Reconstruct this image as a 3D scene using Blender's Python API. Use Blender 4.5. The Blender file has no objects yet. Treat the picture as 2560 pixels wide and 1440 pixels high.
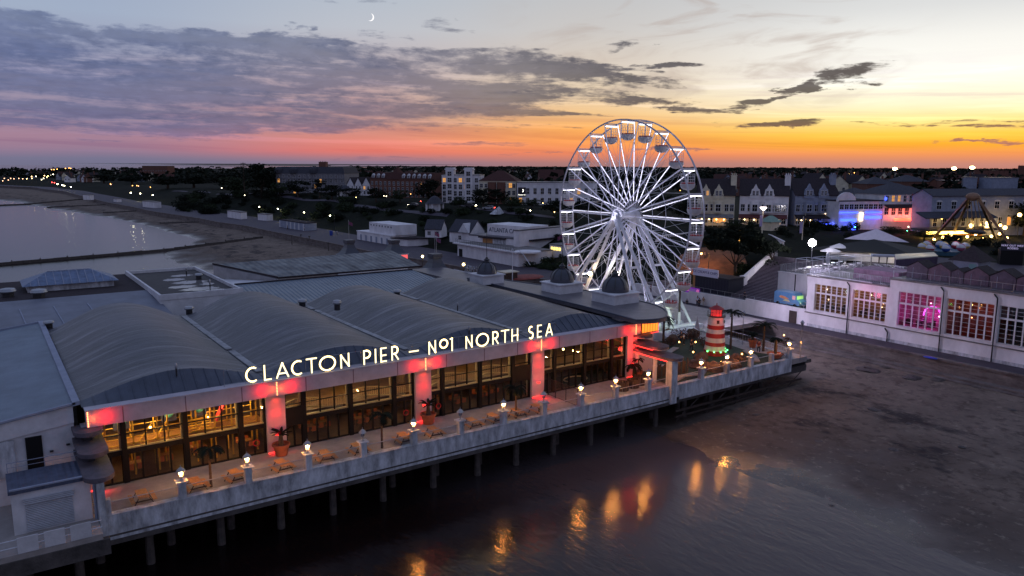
import bpy, math, random
from math import pi, sin, cos, tan, radians, atan2, sqrt
from mathutils import Vector, Matrix
rnd = random.Random(7)
sc = bpy.context.scene
COL = sc.collection
# ------------------------------------------------------------------ camera model
# World: x runs inland along the pier front, y runs along the coast, z up. Sea level 0, pier deck 5.
F, CX, CY, CZ = 1900.0, 1280, 720, 30.0
PITCH = math.atan((720-411)/F); ROLL = radians(0.22); YAW = radians(35)
_cp, _sp = cos(PITCH), sin(PITCH); _cr, _sr = cos(ROLL), sin(ROLL); _c, _s = cos(YAW), sin(YAW)
def ray(px, py):
    a = (px-CX)/F; b = (CY-py)/F
    a, b = a*_cr-b*_sr, a*_sr+b*_cr
    X, Y, Z = a, _cp+b*_sp, -_sp+b*_cp
    return (X*_c+Y*_s, -X*_s+Y*_c, Z)
def at(px, py, z):
    """survey helper: the ground point of height z seen at a pixel of the photograph"""
    d = ray(px, py); t = (z-CZ)/d[2]
    return (d[0]*t, d[1]*t)
def zat(px, py, x, y):
    """height at ground position (x,y) for image row py"""
    d = ray(px, py); f = d[0]*_s+d[1]*_c
    return CZ+d[2]*(x*_s+y*_c)/f
# ------------------------------------------------------------------ mesh builder
class MB:
    def __init__(s): s.v = []; s.f = []; s.m = []; s.cur = 0
    def add(s, vs, fs):
        o = len(s.v); s.v += [tuple(p) for p in vs]
        for f in fs: s.f.append(tuple(i+o for i in f)); s.m.append(s.cur)
        return s
    def mat(s, i): s.cur = i; return s
    def box(s, x0, x1, y0, y1, z0, z1):
        v = [(x, y, z) for z in (z0, z1) for y in (y0, y1) for x in (x0, x1)]
        return s.add(v, [(0,2,3,1),(4,5,7,6),(0,1,5,4),(1,3,7,5),(3,2,6,7),(2,0,4,6)])
    def obox(s, c, X, Y, Z):
        c, X, Y, Z = map(Vector, (c, X, Y, Z))
        v = [c+X*i+Y*j+Z*k for k in (-.5,.5) for j in (-.5,.5) for i in (-.5,.5)]
        return s.add(v, [(0,2,3,1),(4,5,7,6),(0,1,5,4),(1,3,7,5),(3,2,6,7),(2,0,4,6)])
    def bar(s, p, q, w, h=None):
        """square bar from p to q"""
        p, q = Vector(p), Vector(q); d = q-p
        if d.length < 1e-6: return s
        up = Vector((0,0,1)) if abs(d.normalized().z) < .95 else Vector((1,0,0))
        X = d.cross(up).normalized(); Z = X.cross(d).normalized()
        return s.obox((p+q)/2, d, X*w, Z*(h or w))
    def tube(s, p, q, r, r2=None, n=6, cap=True):
        p, q = Vector(p), Vector(q); d = (q-p)
        if d.length < 1e-6: return s
        r2 = r if r2 is None else r2
        d.normalize(); up = Vector((0,0,1)) if abs(d.z) < .95 else Vector((1,0,0))
        X = d.cross(up).normalized(); Y = d.cross(X)
        v = []
        for c, rr in ((p, r), (q, r2)):
            v += [c+X*cos(2*pi*k/n)*rr+Y*sin(2*pi*k/n)*rr for k in range(n)]
        f = [(k, (k+1) % n, n+(k+1) % n, n+k) for k in range(n)]
        if cap: f += [tuple(range(n))[::-1], tuple(range(n, 2*n))]
        return s.add(v, f)
    def path(s, pts, r, n=5):
        for a, b in zip(pts, pts[1:]): s.tube(a, b, r, n=n)
        return s
    def lathe(s, x, y, prof, n=16):
        v = []; f = []
        for r, z in prof: v += [(x+r*cos(2*pi*k/n), y+r*sin(2*pi*k/n), z) for k in range(n)]
        for i in range(len(prof)-1):
            for k in range(n):
                f.append((i*n+k, i*n+(k+1) % n, (i+1)*n+(k+1) % n, (i+1)*n+k))
        if prof[0][0] > 1e-4: f.append(tuple(range(n))[::-1])
        if prof[-1][0] > 1e-4: f.append(tuple(range((len(prof)-1)*n, len(prof)*n)))
        return s.add(v, f)
    def prism(s, poly, z0, z1):
        """polygon in xy, z0 to z1"""
        n = len(poly)
        v = [(x, y, z0) for x, y in poly]+[(x, y, z1) for x, y in poly]
        return s.add(v, [tuple(range(n))[::-1], tuple(range(n, 2*n))]+[(k, (k+1) % n, n+(k+1) % n, n+k) for k in range(n)])
    def prismy(s, poly, y0, y1):
        """polygon in xz, y0 to y1"""
        n = len(poly)
        v = [(x, y0, z) for x, z in poly]+[(x, y1, z) for x, z in poly]
        return s.add(v, [tuple(range(n)), tuple(range(n, 2*n))[::-1]]+[(k, n+k, n+(k+1) % n, (k+1) % n) for k in range(n)])
    def prismx(s, poly, x0, x1):
        """polygon in yz, x0 to x1"""
        n = len(poly)
        v = [(x0, y, z) for y, z in poly]+[(x1, y, z) for y, z in poly]
        return s.add(v, [tuple(range(n))[::-1], tuple(range(n, 2*n))]+[(k, (k+1) % n, n+(k+1) % n, n+k) for k in range(n)])
    def ball(s, c, r, nu=12, nv=7, sx=1, sy=1, sz=1):
        prof = [(max(1e-5, r*sin(pi*i/nv)), -r*cos(pi*i/nv)) for i in range(nv+1)]
        o = len(s.v); s.lathe(0, 0, prof, nu)
        for i in range(o, len(s.v)):
            x, y, z = s.v[i]; s.v[i] = (c[0]+x*sx, c[1]+y*sy, c[2]+z*sz)
        return s
    def grid(s, nx, ny, fn):
        v = [fn(i, j) for j in range(ny+1) for i in range(nx+1)]
        return s.add(v, [(j*(nx+1)+i, j*(nx+1)+i+1, (j+1)*(nx+1)+i+1, (j+1)*(nx+1)+i) for j in range(ny) for i in range(nx)])
    def build(s, name, mats, parent=None, smooth=False, base=None):
        me = bpy.data.meshes.new(name)
        o = Vector((0,0,0))
        if parent is not None:
            p = parent
            while p is not None: o += Vector(p.location); p = p.parent
            org = o; loc = Vector((0,0,0))
        else:
            if base is None:
                xs = [p[0] for p in s.v]; ys = [p[1] for p in s.v]; zs = [p[2] for p in s.v]
                base = ((min(xs)+max(xs))/2, (min(ys)+max(ys))/2, min(zs))
            org = loc = Vector(base)
        if parent is not None and parent.get('_loc'): org = Vector((0,0,0))
        me.from_pydata([(x-org.x, y-org.y, z-org.z) for x, y, z in s.v], [], s.f)
        if not isinstance(mats, (list, tuple)): mats = [mats]
        for m in mats: me.materials.append(m)
        if len(mats) > 1: me.polygons.foreach_set('material_index', s.m)
        if smooth:
            me.polygons.foreach_set('use_smooth', [True]*len(me.polygons))
            me.set_sharp_from_angle(angle=radians(38))
        me.update()
        ob = bpy.data.objects.new(name, me); COL.objects.link(ob); ob.location = loc
        if parent is not None: ob.parent = parent
        return ob
def tag(o, label=None, cat=None, group=None, kind=None):
    if label: o['label'] = label
    if cat: o['category'] = cat
    if group: o['group'] = group
    if kind: o['kind'] = kind
    return o
def thing(name, label, cat, loc=(0,0,0), group=None, local=False, rz=0):
    """Empty at a thing's base that parents its parts; local=True: the parts are built in the thing's own frame"""
    o = bpy.data.objects.new(name, None); COL.objects.link(o); o.location = loc; o.empty_display_size = .3
    o.rotation_euler = (0, 0, rz)
    if local: o['_loc'] = 1
    return tag(o, label, cat, group)
def copy_tree(o, parent=None):
    c = o.copy(); COL.objects.link(c)
    if parent is not None: c.parent = parent
    for ch in list(o.children): copy_tree(ch, c)
    return c
def place(src, used, loc, rz=0, label=None, scale=None):
    """first call moves the source itself, later calls copy the thing with its parts"""
    o = src if not used else copy_tree(src)
    o.location = loc; o.rotation_euler = (0, 0, rz)
    if scale: o.scale = scale if isinstance(scale, tuple) else (scale,)*3
    if label: o['label'] = label
    return o
NTH = 'first second third fourth fifth sixth seventh eighth ninth tenth eleventh twelfth thirteenth fourteenth fifteenth sixteenth seventeenth eighteenth nineteenth twentieth'.split()
# ------------------------------------------------------------------ materials
def L(r, g=None, b=None):
    if g is None: r, g, b = (int(r[i:i+2], 16) for i in (0, 2, 4))
    return tuple(((c/255)/12.92 if c/255 <= .04045 else ((c/255+.055)/1.055)**2.4) for c in (r, g, b))
def mat(name, col, rough=.7, metal=0., var=.25, scale=1.5, bump=0., bscale=20., stretch=(1,1,1), col2=None, spec=.5, detail=5):
    """principled with noise-driven colour variation (dirt, weather) and optional bump"""
    m = bpy.data.materials.new(name); m.use_nodes = True
    nt = m.node_tree; N = nt.nodes; P = N['Principled BSDF']; lk = nt.links.new
    P.inputs['Roughness'].default_value = rough; P.inputs['Metallic'].default_value = metal
    P.inputs['Specular IOR Level'].default_value = spec
    P.inputs['Base Color'].default_value = (*col, 1)
    if var or bump:
        g = N.new('ShaderNodeNewGeometry'); mp = N.new('ShaderNodeMapping'); mp.inputs['Scale'].default_value = stretch
        lk(g.outputs['Position'], mp.inputs['Vector'])
    if var:
        n = N.new('ShaderNodeTexNoise'); n.inputs['Scale'].default_value = scale; n.inputs['Detail'].default_value = detail; n.inputs['Roughness'].default_value = .65
        lk(mp.outputs[0], n.inputs['Vector'])
        r = N.new('ShaderNodeValToRGB'); r.color_ramp.elements[0].position = .32; r.color_ramp.elements[1].position = .68
        c2 = col2 or tuple(max(0, c*(1-var)) for c in col)
        c1 = col if col2 else tuple(min(1, c*(1+var*.6)) for c in col)
        r.color_ramp.elements[0].color = (*c2, 1); r.color_ramp.elements[1].color = (*c1, 1)
        lk(n.outputs['Fac'], r.inputs[0]); lk(r.outputs[0], P.inputs['Base Color'])
    if bump:
        b = N.new('ShaderNodeTexNoise'); b.inputs['Scale'].default_value = bscale; b.inputs['Detail'].default_value = 4
        lk(mp.outputs[0], b.inputs['Vector'])
        bp = N.new('ShaderNodeBump'); bp.inputs['Strength'].default_value = bump; bp.inputs['Distance'].default_value = .1
        lk(b.outputs['Fac'], bp.inputs['Height']); lk(bp.outputs[0], P.inputs['Normal'])
    return m
def ribs(m, axis, period, depth=.04, sharp=False):
    """adds ribs (corrugation, boards, seams) along one world axis as bump"""
    nt = m.node_tree; N = nt.nodes; lk = nt.links.new; P = N['Principled BSDF']
    g = N.new('ShaderNodeNewGeometry'); sx = N.new('ShaderNodeSeparateXYZ'); lk(g.outputs['Position'], sx.inputs[0])
    a = N.new('ShaderNodeMath'); a.operation = 'MULTIPLY'; a.inputs[1].default_value = (1 if sharp else 2*pi)/period; lk(sx.outputs[axis], a.inputs[0])
    b = N.new('ShaderNodeMath'); b.operation = 'FRACT' if sharp else 'SINE'; lk(a.outputs[0], b.inputs[0])
    out = b
    if sharp:
        c = N.new('ShaderNodeMath'); c.operation = 'LESS_THAN'; c.inputs[1].default_value = .12; lk(b.outputs[0], c.inputs[0]); out = c
    bp = N.new('ShaderNodeBump'); bp.inputs['Strength'].default_value = 1; bp.inputs['Distance'].default_value = depth
    lk(out.outputs[0], bp.inputs['Height'])
    old = P.inputs['Normal'].links
    if old: lk(old[0].from_socket, bp.inputs['Normal'])
    lk(bp.outputs[0], P.inputs['Normal'])
    return m
def emis(name, col, st):
    m = bpy.data.materials.new(name); m.use_nodes = True
    nt = m.node_tree; N = nt.nodes; P = N['Principled BSDF']
    P.inputs['Base Color'].default_value = (*[min(1, c) for c in col], 1)
    P.inputs['Emission Color'].default_value = (*col, 1); P.inputs['Emission Strength'].default_value = st
    return m
def glass(name, tint=(1,1,1), refl=.12, rough=.03):
    m = bpy.data.materials.new(name); m.use_nodes = True
    nt = m.node_tree; N = nt.nodes; N.remove(N['Principled BSDF'])
    t = N.new('ShaderNodeBsdfTransparent'); t.inputs[0].default_value = (*tint, 1)
    g = N.new('ShaderNodeBsdfGlossy'); g.inputs['Roughness'].default_value = rough
    fr = N.new('ShaderNodeLayerWeight'); fr.inputs[0].default_value = .5
    pw = N.new('ShaderNodeMath'); pw.operation = 'POWER'; pw.inputs[1].default_value = 4.5; nt.links.new(fr.outputs['Facing'], pw.inputs[0])
    ad = N.new('ShaderNodeMath'); ad.operation = 'MULTIPLY_ADD'; ad.inputs[1].default_value = .8; ad.inputs[2].default_value = refl*.6
    mx = N.new('ShaderNodeMixShader'); nt.links.new(pw.outputs[0], ad.inputs[0]); nt.links.new(ad.outputs[0], mx.inputs[0])
    nt.links.new(t.outputs[0], mx.inputs[1]); nt.links.new(g.outputs[0], mx.inputs[2])
    nt.links.new(mx.outputs[0], N['Material Output'].inputs[0])
    return m
def lamp(name, loc, col, power, radius=.1, kind='POINT', aim=None, angle=60, blend=.5, size=None):
    d = bpy.data.lights.new(name, kind); d.energy = power; d.color = col
    if kind == 'AREA':
        d.shape = 'RECTANGLE'; d.size, d.size_y = size
    else: d.shadow_soft_size = radius
    if kind == 'SPOT': d.spot_size = radians(angle); d.spot_blend = blend
    o = bpy.data.objects.new(name, d); COL.objects.link(o); o.location = loc
    if aim: o.rotation_euler = (Vector(aim)-Vector(loc)).to_track_quat('-Z', 'Y').to_euler()
    return o
def text_mesh(name, txt, size, ext, m, parent, loc, rot, align='CENTER', sx=1.0):
    cu = bpy.data.curves.new(name, 'FONT'); cu.body = txt; cu.size = size; cu.extrude = ext; cu.align_x = align; cu.resolution_u = 3
    ob = bpy.data.objects.new(name, cu); COL.objects.link(ob)
    dg = bpy.context.evaluated_depsgraph_get()
    me = bpy.data.meshes.new_from_object(ob.evaluated_get(dg)); bpy.data.objects.remove(ob)
    me.materials.clear(); me.materials.append(m)
    o = bpy.data.objects.new(name, me); COL.objects.link(o); o.location = loc; o.rotation_euler = rot; o.scale = (sx, 1, 1)
    if parent is not None: o.parent = parent
    return o
# ------------------------------------------------------------------ camera, film
cam = bpy.data.cameras.new('camera'); camo = bpy.data.objects.new('camera', cam); COL.objects.link(camo)
cam.sensor_fit = 'HORIZONTAL'; cam.sensor_width = 36; cam.lens = F/2560*36; cam.clip_start = .5; cam.clip_end = 60000
_fw = Vector((_s*_cp, _c*_cp, -_sp)); _up0 = Vector((_s*_sp, _c*_sp, _cp)); _rt0 = Vector((_c, -_s, 0))
_rt = _rt0*_cr+_up0*_sr; _up = _up0*_cr-_rt0*_sr
camo.matrix_world = Matrix(((_rt.x, _up.x, -_fw.x, 0), (_rt.y, _up.y, -_fw.y, 0), (_rt.z, _up.z, -_fw.z, CZ), (0, 0, 0, 1)))
sc.camera = camo
sc.view_settings.view_transform = 'Standard'; sc.view_settings.look = 'None'; sc.view_settings.exposure = 0; sc.view_settings.gamma = 1
sc.cycles.use_denoising = True
try: sc.cycles.denoiser = 'OPENIMAGEDENOISE'
except Exception: pass
sc.cycles.max_bounces = 8; sc.cycles.diffuse_bounces = 3; sc.cycles.glossy_bounces = 3; sc.cycles.transparent_max_bounces = 24
sc.cycles.sample_clamp_indirect = 4; sc.cycles.caustics_reflective = False; sc.cycles.caustics_refractive = False
# ------------------------------------------------------------------ dusk sky (direction-based, infinitely far)
W = bpy.data.worlds.new('World'); sc.world = W; W.use_nodes = True
nt = W.node_tree; N = nt.nodes; lk = nt.links.new
def sock(x, i):
    if isinstance(x, (int, float)): i.default_value = x
    else: lk(x, i)
def mt(op, a, b=0, c=0):
    n = N.new('ShaderNodeMath'); n.operation = op
    for x, i in zip((a, b, c), n.inputs): sock(x, i)
    return n.outputs[0]
def mr(x, a, b, c=0, d=1, smooth=True):
    n = N.new('ShaderNodeMapRange'); n.interpolation_type = 'SMOOTHSTEP' if smooth else 'LINEAR'; n.clamp = True
    for v, i in zip((x, a, b, c, d), n.inputs): sock(v, i)
    return n.outputs[0]
def mixc(f, a, b, mode='MIX'):
    n = N.new('ShaderNodeMix'); n.data_type = 'RGBA'; n.blend_type = mode
    sock(f, n.inputs[0])
    for v, i in ((a, n.inputs[6]), (b, n.inputs[7])):
        if isinstance(v, tuple): i.default_value = (*v, 1)
        else: lk(v, i)
    return n.outputs[2]
def ramp(x, stops, lo, hi):
    n = N.new('ShaderNodeValToRGB'); e = n.color_ramp.elements
    while len(e) < len(stops): e.new(.5)
    for k, (p, c) in enumerate(stops):
        e[k].position = (p-lo)/(hi-lo)
        e[k].color = (c, c, c, 1) if isinstance(c, (int, float)) else (*L(*c), 1)
    lk(mr(x, lo, hi, smooth=False), n.inputs[0]); return n.outputs[0]
tc = N.new('ShaderNodeTexCoord'); sp = N.new('ShaderNodeSeparateXYZ'); lk(tc.outputs['Generated'], sp.inputs[0])
X, Y, Z = sp.outputs
fwd = mt('ADD', mt('MULTIPLY', X, _s), mt('MULTIPLY', Y, _c)); rgt = mt('SUBTRACT', mt('MULTIPLY', X, _c), mt('MULTIPLY', Y, _s))
A = mt('MULTIPLY', mt('ARCTAN2', rgt, fwd), 180/pi)          # azimuth from the pier's axis, degrees
Ee = mt('MULTIPLY', mt('ARCSINE', Z), 180/pi)                  # elevation, degrees
# clear-sky gradients at five azimuths
LO, HI = -2, 40
R_L = ramp(Ee, [(-2,(95,98,120)),(.3,(118,116,143)),(1,(152,124,148)),(1.7,(162,128,150)),(3,(150,134,158)),(6,(152,150,176)),(9.5,(158,172,196)),(20,(140,152,184)),(40,(124,142,186))], LO, HI)
R_M = ramp(Ee, [(-2,(110,100,115)),(.1,(136,118,140)),(.45,(176,122,130)),(.9,(228,120,108)),(1.7,(222,134,120)),(3,(190,142,138)),(5.5,(186,160,164)),(9.5,(186,190,200)),(12,(176,186,200)),(20,(150,160,188)),(40,(126,142,186))], LO, HI)
R_C = ramp(Ee, [(-2,(130,100,105)),(.1,(172,122,118)),(.4,(202,128,112)),(.8,(236,136,98)),(1.7,(250,160,88)),(2.6,(248,172,94)),(3.6,(244,196,136)),(5,(232,208,174)),(7,(214,200,186)),(9.5,(200,196,194)),(12,(190,191,194)),(20,(160,166,188)),(40,(130,144,186))], LO, HI)
R_R = ramp(Ee, [(-2,(150,110,105)),(.1,(196,136,122)),(.35,(210,140,112)),(.75,(238,150,92)),(1.4,(252,176,52)),(2.1,(255,208,80)),(3.0,(255,234,150)),(4.0,(255,248,210)),(6,(255,254,246)),(8,(244,243,238)),(10,(220,221,221)),(12,(206,208,210)),(20,(172,176,190)),(40,(134,146,186))], LO, HI)
R_B = ramp(Ee, [(-2,(100,96,122)),(1,(138,128,150)),(6,(146,142,172)),(15,(140,148,182)),(40,(126,142,178))], LO, HI)
sky = mixc(mr(A, -29, -9), R_L, R_M)
sky = mixc(mr(A, -12, 6.5), sky, R_C)
sky = mixc(mr(A, 4, 27), sky, R_R)
sky = mixc(mr(mt('ABSOLUTE', mt('SUBTRACT', A, 8)), 50, 105), sky, R_B)
# clouds
def noise(vx, vy, scale, detail=6, rough=.6, dist=.2, seed=0):
    c = N.new('ShaderNodeCombineXYZ'); sock(vx, c.inputs[0]); sock(vy, c.inputs[1]); c.inputs[2].default_value = seed
    n = N.new('ShaderNodeTexNoise'); n.inputs['Scale'].default_value = scale; n.inputs['Detail'].default_value = detail
    n.inputs['Roughness'].default_value = rough; n.inputs['Distortion'].default_value = dist
    lk(c.outputs[0], n.inputs['Vector']); return n.outputs['Fac']
Ec = mt('ADD', mt('MULTIPLY', A, .022), Ee)                    # streaks dip slightly to the right
pers = mt('DIVIDE', 1, mt('ADD', mt('MAXIMUM', Ee, 0), 5))     # flatter towards the horizon
nx = mt('MULTIPLY', A, .105); ny = mt('MULTIPLY', mt('LOGARITHM', mt('ADD', mt('MAXIMUM', Ec, -1), 3), 2.718), 8.5)
n1 = noise(nx, ny, 1.0, 8, .64, .35, 3.7)
n2 = noise(mt('MULTIPLY', A, .3), mt('MULTIPLY', ny, .9), 2.2, 6, .62, .15, 9.1)
n3 = noise(mt('MULTIPLY', A, .055), mt('MULTIPLY', Ec, .42), 1.5, 5, .55, .5, 14.2)
nn = mt('ADD', mt('ADD', mt('MULTIPLY', n1, .46), mt('MULTIPLY', n2, .2)), mt('MULTIPLY', n3, .34))
nn = mt('ADD', .5, mt('MULTIPLY', mt('SUBTRACT', nn, .5), 1.55))
w1 = noise(mt('MULTIPLY', A, .16), mt('MULTIPLY', Ee, .55), 1.0, 6, .6, .3, 31); w2 = noise(mt('MULTIPLY', A, .22), mt('MULTIPLY', Ee, .8), 1.0, 6, .62, .3, 47)
Aw = mt('ADD', A, mt('MULTIPLY', mt('SUBTRACT', w1, .5), 14)); Ew = mt('ADD', Ee, mt('MULTIPLY', mt('SUBTRACT', w2, .5), 3.0))
up = ramp(Aw, [(-60,.8),(-40,.82),(-34,.81),(-25,.785),(-14,.775),(-3,.755),(4,.71),(9,.64),(13,.55),(16,.40),(60,.3)], -60, 60)
lw = ramp(Aw, [(-60,.08),(-34,.13),(-20,.09),(-13,.11),(-10,.17),(-4,.18),(0,.21),(10,.27),(15,.36),(60,.4)], -60, 60)
dn = ramp(A, [(-60,.9),(-32,.90),(-24,.93),(-14,.90),(-6,.84),(2,.79),(9,.78),(14,.66),(60,.5)], -60, 60)
E12 = mt('DIVIDE', Ew, 12)
band = mt('MULTIPLY', mr(mt('SUBTRACT', up, E12), -.02, .09), mr(mt('SUBTRACT', E12, lw), -.06, .13))
dens = mt('MULTIPLY', band, dn)
def blob(a0, e0, ra, re, w, tilt=0.):
    da = mt('SUBTRACT', Aw, a0); de = mt('SUBTRACT', mt('SUBTRACT', mt('ADD', mt('MULTIPLY', Ee, .5), mt('MULTIPLY', Ew, .5)), e0), mt('MULTIPLY', da, tilt))
    q = mt('ADD', mt('POWER', mt('DIVIDE', mt('ABSOLUTE', da), ra), 2), mt('POWER', mt('DIVIDE', mt('ABSOLUTE', de), re), 2))
    return mt('MULTIPLY', mt('MAXIMUM', mt('SUBTRACT', 1, q), 0), w)
for b in [(23.4,6.1,4.6,1.15,1.0,.06),(20.8,5.4,2.6,.95,.98,.16),(17.2,4.22,4.8,.55,.92,.07),(20,4.75,2.0,.6,.92,.2),(19,2.95,8,.46,.90,.03),(30,2.75,9,.40,.90,-.0),(35,2.4,7,.34,1.0,0),(31,1.6,6,.24,.92,0),(33,1.05,5,.18,.9,0),(12,1.2,6,.2,.8,0),
          (9.5,4.6,5,1.0,.76,-.03),(7.5,8.3,4.2,.75,.84,.12),(11.8,6.9,4.2,.5,.84,.02),(12.8,4.0,3.2,.8,.82,-.1),(4,2.9,9,.5,.74,.0),(-2,1.5,8,.34,.76,.0),(-9,.40,7,.26,.95,0),(2,.75,6,.2,.7,0),
          (-21,11.3,5,.8,.92,0),(-4,9.8,2.6,.9,.80,-.15),(-15.8,9.25,1.6,.4,.76,.1),(-11,11.2,3,.4,.72,-.05),(-36,10.9,4,1.,.8,0)]:
    dens = mt('MAXIMUM', dens, blob(*b))
fac = mr(mt('SUBTRACT', nn, mt('SUBTRACT', .86, mt('MULTIPLY', dens, .50))), mr(A, -10, 12, -.10, -.05), mr(A, -10, 12, .12, .07))
# high thin cirrus on the right
ci = noise(mt('ADD', mt('MULTIPLY', A, .10), mt('MULTIPLY', Ee, .05)), mt('SUBTRACT', mt('MULTIPLY', Ee, .42), mt('MULTIPLY', A, .03)), 1.3, 7, .55, 1.2, 21)
cir = mt('MULTIPLY', mr(ci, .47, .72), mt('MULTIPLY', mr(A, -4, 10), mt('MULTIPLY', mr(Ee, 3, 5.5), mr(A, 30, 20))))
n4 = noise(mt('MULTIPLY', A, .045), mt('ADD', mt('MULTIPLY', Ee, 1.25), mt('MULTIPLY', A, .03)), 1.0, 6, .6, .6, 63)
st_m = mt('MULTIPLY', mr(Ee, .4, 1.4), mr(Ee, 8, 4))
sky = mixc(mt('MULTIPLY', st_m, mr(n4, .5, .68)), sky, mixc(1.0, sky, (1.13, 1.16, 1.28), 'MULTIPLY'))
sky = mixc(mt('MULTIPLY', st_m, mr(n4, .5, .34)), sky, mixc(1.0, sky, (.88, .83, .90), 'MULTIPLY'))
sky = mixc(mt('MULTIPLY', cir, .55), sky, L(176,158,150))
ccol = ramp(A, [(-60,(100,110,146)),(-30,(80,95,136)),(-14,(78,90,124)),(-4,(76,80,106)),(6,(68,68,86)),(14,(66,62,74)),(24,(56,54,62)),(36,(92,78,76)),(60,(110,110,146))], -60, 60)
warm = mixc(mr(Ee, 3.4, .6), ccol, mixc(mr(A, -32, 8), L(104,104,146), L(176,118,110)))
clo = mixc(mr(mt('ADD', n2, mt('MULTIPLY', n1, .5)), .55, 1.0), mixc(1.0, warm, (1.22, 1.2, 1.2), 'MULTIPLY'), mixc(1.0, warm, (.86, .87, .9), 'MULTIPLY'))
edge = mt('MULTIPLY', mt('MULTIPLY', fac, mt('SUBTRACT', 1, fac)), mt('MULTIPLY', mr(A, -30, 4), 1.0))
sky = mixc(mt('MULTIPLY', mt('MULTIPLY', fac, mr(n1, .36, .60, 1.0, mr(A, -6, 10, .74, .95))), ramp(A, [(-60,.9),(-16,.93),(0,.93),(24,.97),(60,.9)], -60, 60)), sky, clo)
sky = mixc(mt('MULTIPLY', edge, .5), sky, L(250,225,190), 'ADD') if False else sky
bg = N['Background']; lk(sky, bg.inputs[0]); bg.inputs[1].default_value = 1.0
# physical twilight sky added underneath, sun just below the horizon to the right of the wheel
ts = N.new('ShaderNodeTexSky'); ts.sky_type = 'NISHITA'; ts.sun_disc = False; ts.sun_elevation = radians(-1.5); ts.sun_rotation = YAW+radians(34)
b2 = N.new('ShaderNodeBackground'); lk(ts.outputs[0], b2.inputs[0]); b2.inputs[1].default_value = .05
ad = N.new('ShaderNodeAddShader'); lk(bg.outputs[0], ad.inputs[0]); lk(b2.outputs[0], ad.inputs[1]); lk(ad.outputs[0], N['World Output'].inputs[0])
W.cycles.sampling_method = 'MANUAL'; W.cycles.sample_map_resolution = 512
# the last glow of the sun
_az = YAW+radians(34); _el = radians(2.0)
_sd = Vector((sin(_az)*cos(_el), cos(_az)*cos(_el), sin(_el)))
sun = bpy.data.lights.new('sun', 'SUN'); sun.energy = .08; sun.angle = radians(15); sun.color = (1, .62, .35)
so = bpy.data.objects.new('sun', sun); COL.objects.link(so); so.rotation_euler = (-_sd).to_track_quat('-Z', 'Y').to_euler(); so.location = (0, 0, 80)
# ------------------------------------------------------------------ shared materials
M = {}
M['white'] = mat('white_paint', L(205,203,206), .6, var=.22, scale=.55, bump=.15, bscale=6)
M['whiteweather'] = mat('weathered_white_paint', L(184,185,190), .65, var=.55, scale=1.6, bump=.3, bscale=9, stretch=(1,1,.35))
M['render'] = mat('white_render', L(222,217,219), .8, var=.2, scale=.4, bump=.2, bscale=14, stretch=(1,1,.5))
M['dark'] = mat('dark_metal', L(38,36,40), .5, var=.2)
M['black'] = mat('black_paint', L(12,12,14), .6, var=.2, spec=.25)
M['steel'] = mat('galvanised_steel', L(150,152,158), .4, .7, var=.15)
M['whitesteel'] = mat('white_steel', L(214,214,222), .35, var=.12, scale=2)
M['sand'] = None
M['concrete'] = mat('concrete', L(120,114,112), .85, var=.35, scale=.6, bump=.4, bscale=12)
M['deckconc'] = mat('terrace_paving', L(150,142,138), .8, var=.2, scale=.9, bump=.15, bscale=15)
M['beam'] = mat('stained_concrete', L(78,72,70), .9, var=.5, scale=.8, bump=.5, bscale=8)
M['pile'] = mat('wet_timber', L(76,68,64), .7, var=.5, scale=2, bump=.5, bscale=10)
M['felt'] = mat('grey_roof_felt', L(62,61,69), .40, var=.62, scale=.42, bump=.35, bscale=5, stretch=(.35,2.2,1), detail=9, spec=.5)
def streaks(m, col, st, scale, lo, hi, amt):
    """pale dust, droppings and run-off marks on top of a material's own colour"""
    nt = m.node_tree; N = nt.nodes; lk = nt.links.new; P = N['Principled BSDF']; old = P.inputs['Base Color'].links[0].from_socket
    g = N.new('ShaderNodeNewGeometry'); mp = N.new('ShaderNodeMapping'); mp.inputs['Scale'].default_value = st; lk(g.outputs['Position'], mp.inputs[0])
    n = N.new('ShaderNodeTexNoise'); n.inputs['Scale'].default_value = scale; n.inputs['Detail'].default_value = 9; n.inputs['Roughness'].default_value = .68; lk(mp.outputs[0], n.inputs['Vector'])
    r = N.new('ShaderNodeMapRange'); r.inputs[1].default_value = lo; r.inputs[2].default_value = hi; r.inputs[4].default_value = amt; lk(n.outputs['Fac'], r.inputs[0])
    x = N.new('ShaderNodeMix'); x.data_type = 'RGBA'; x.inputs[7].default_value = (*col, 1); lk(r.outputs[0], x.inputs[0]); lk(old, x.inputs[6]); lk(x.outputs[2], P.inputs['Base Color']); return m
M['felt'] = ribs(M['felt'], 1, 1.35, .06, True)
streaks(M['felt'], L(122,120,126), (.10,1.5,.4), .9, .50, .66, .75); streaks(M['felt'], L(34,34,38), (.3,.9,.3), .5, .54, .72, .8); streaks(M['felt'], L(150,148,146), (1,1,1), 1.6, .68, .74, .6)
M['seamroof'] = ribs(mat('seamed_lead', L(64,70,84), .5, var=.25, scale=.8), 0, .85, .05, True)
M['flatroof'] = mat('bitumen_roof', L(92,88,94), .42, var=.35, scale=.7, bump=.25, bscale=3)
M['tiles'] = mat('dark_roof_tiles', L(52,44,48), .85, spec=.2, var=.4, scale=2.5, bump=.4, bscale=7)
M['redtiles'] = mat('red_brown_tiles', L(76,48,44), .85, spec=.2, var=.4, scale=2.5, bump=.4, bscale=7)
M['slate'] = mat('grey_slate', L(66,66,74), .8, spec=.2, var=.3, scale=2, bump=.3, bscale=7)
M['brick'] = mat('red_brick', L(110,72,60), .85, var=.35, scale=3, bump=.2)
M['cream'] = mat('cream_render', L(208,198,174), .8, var=.2, scale=.6)
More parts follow.
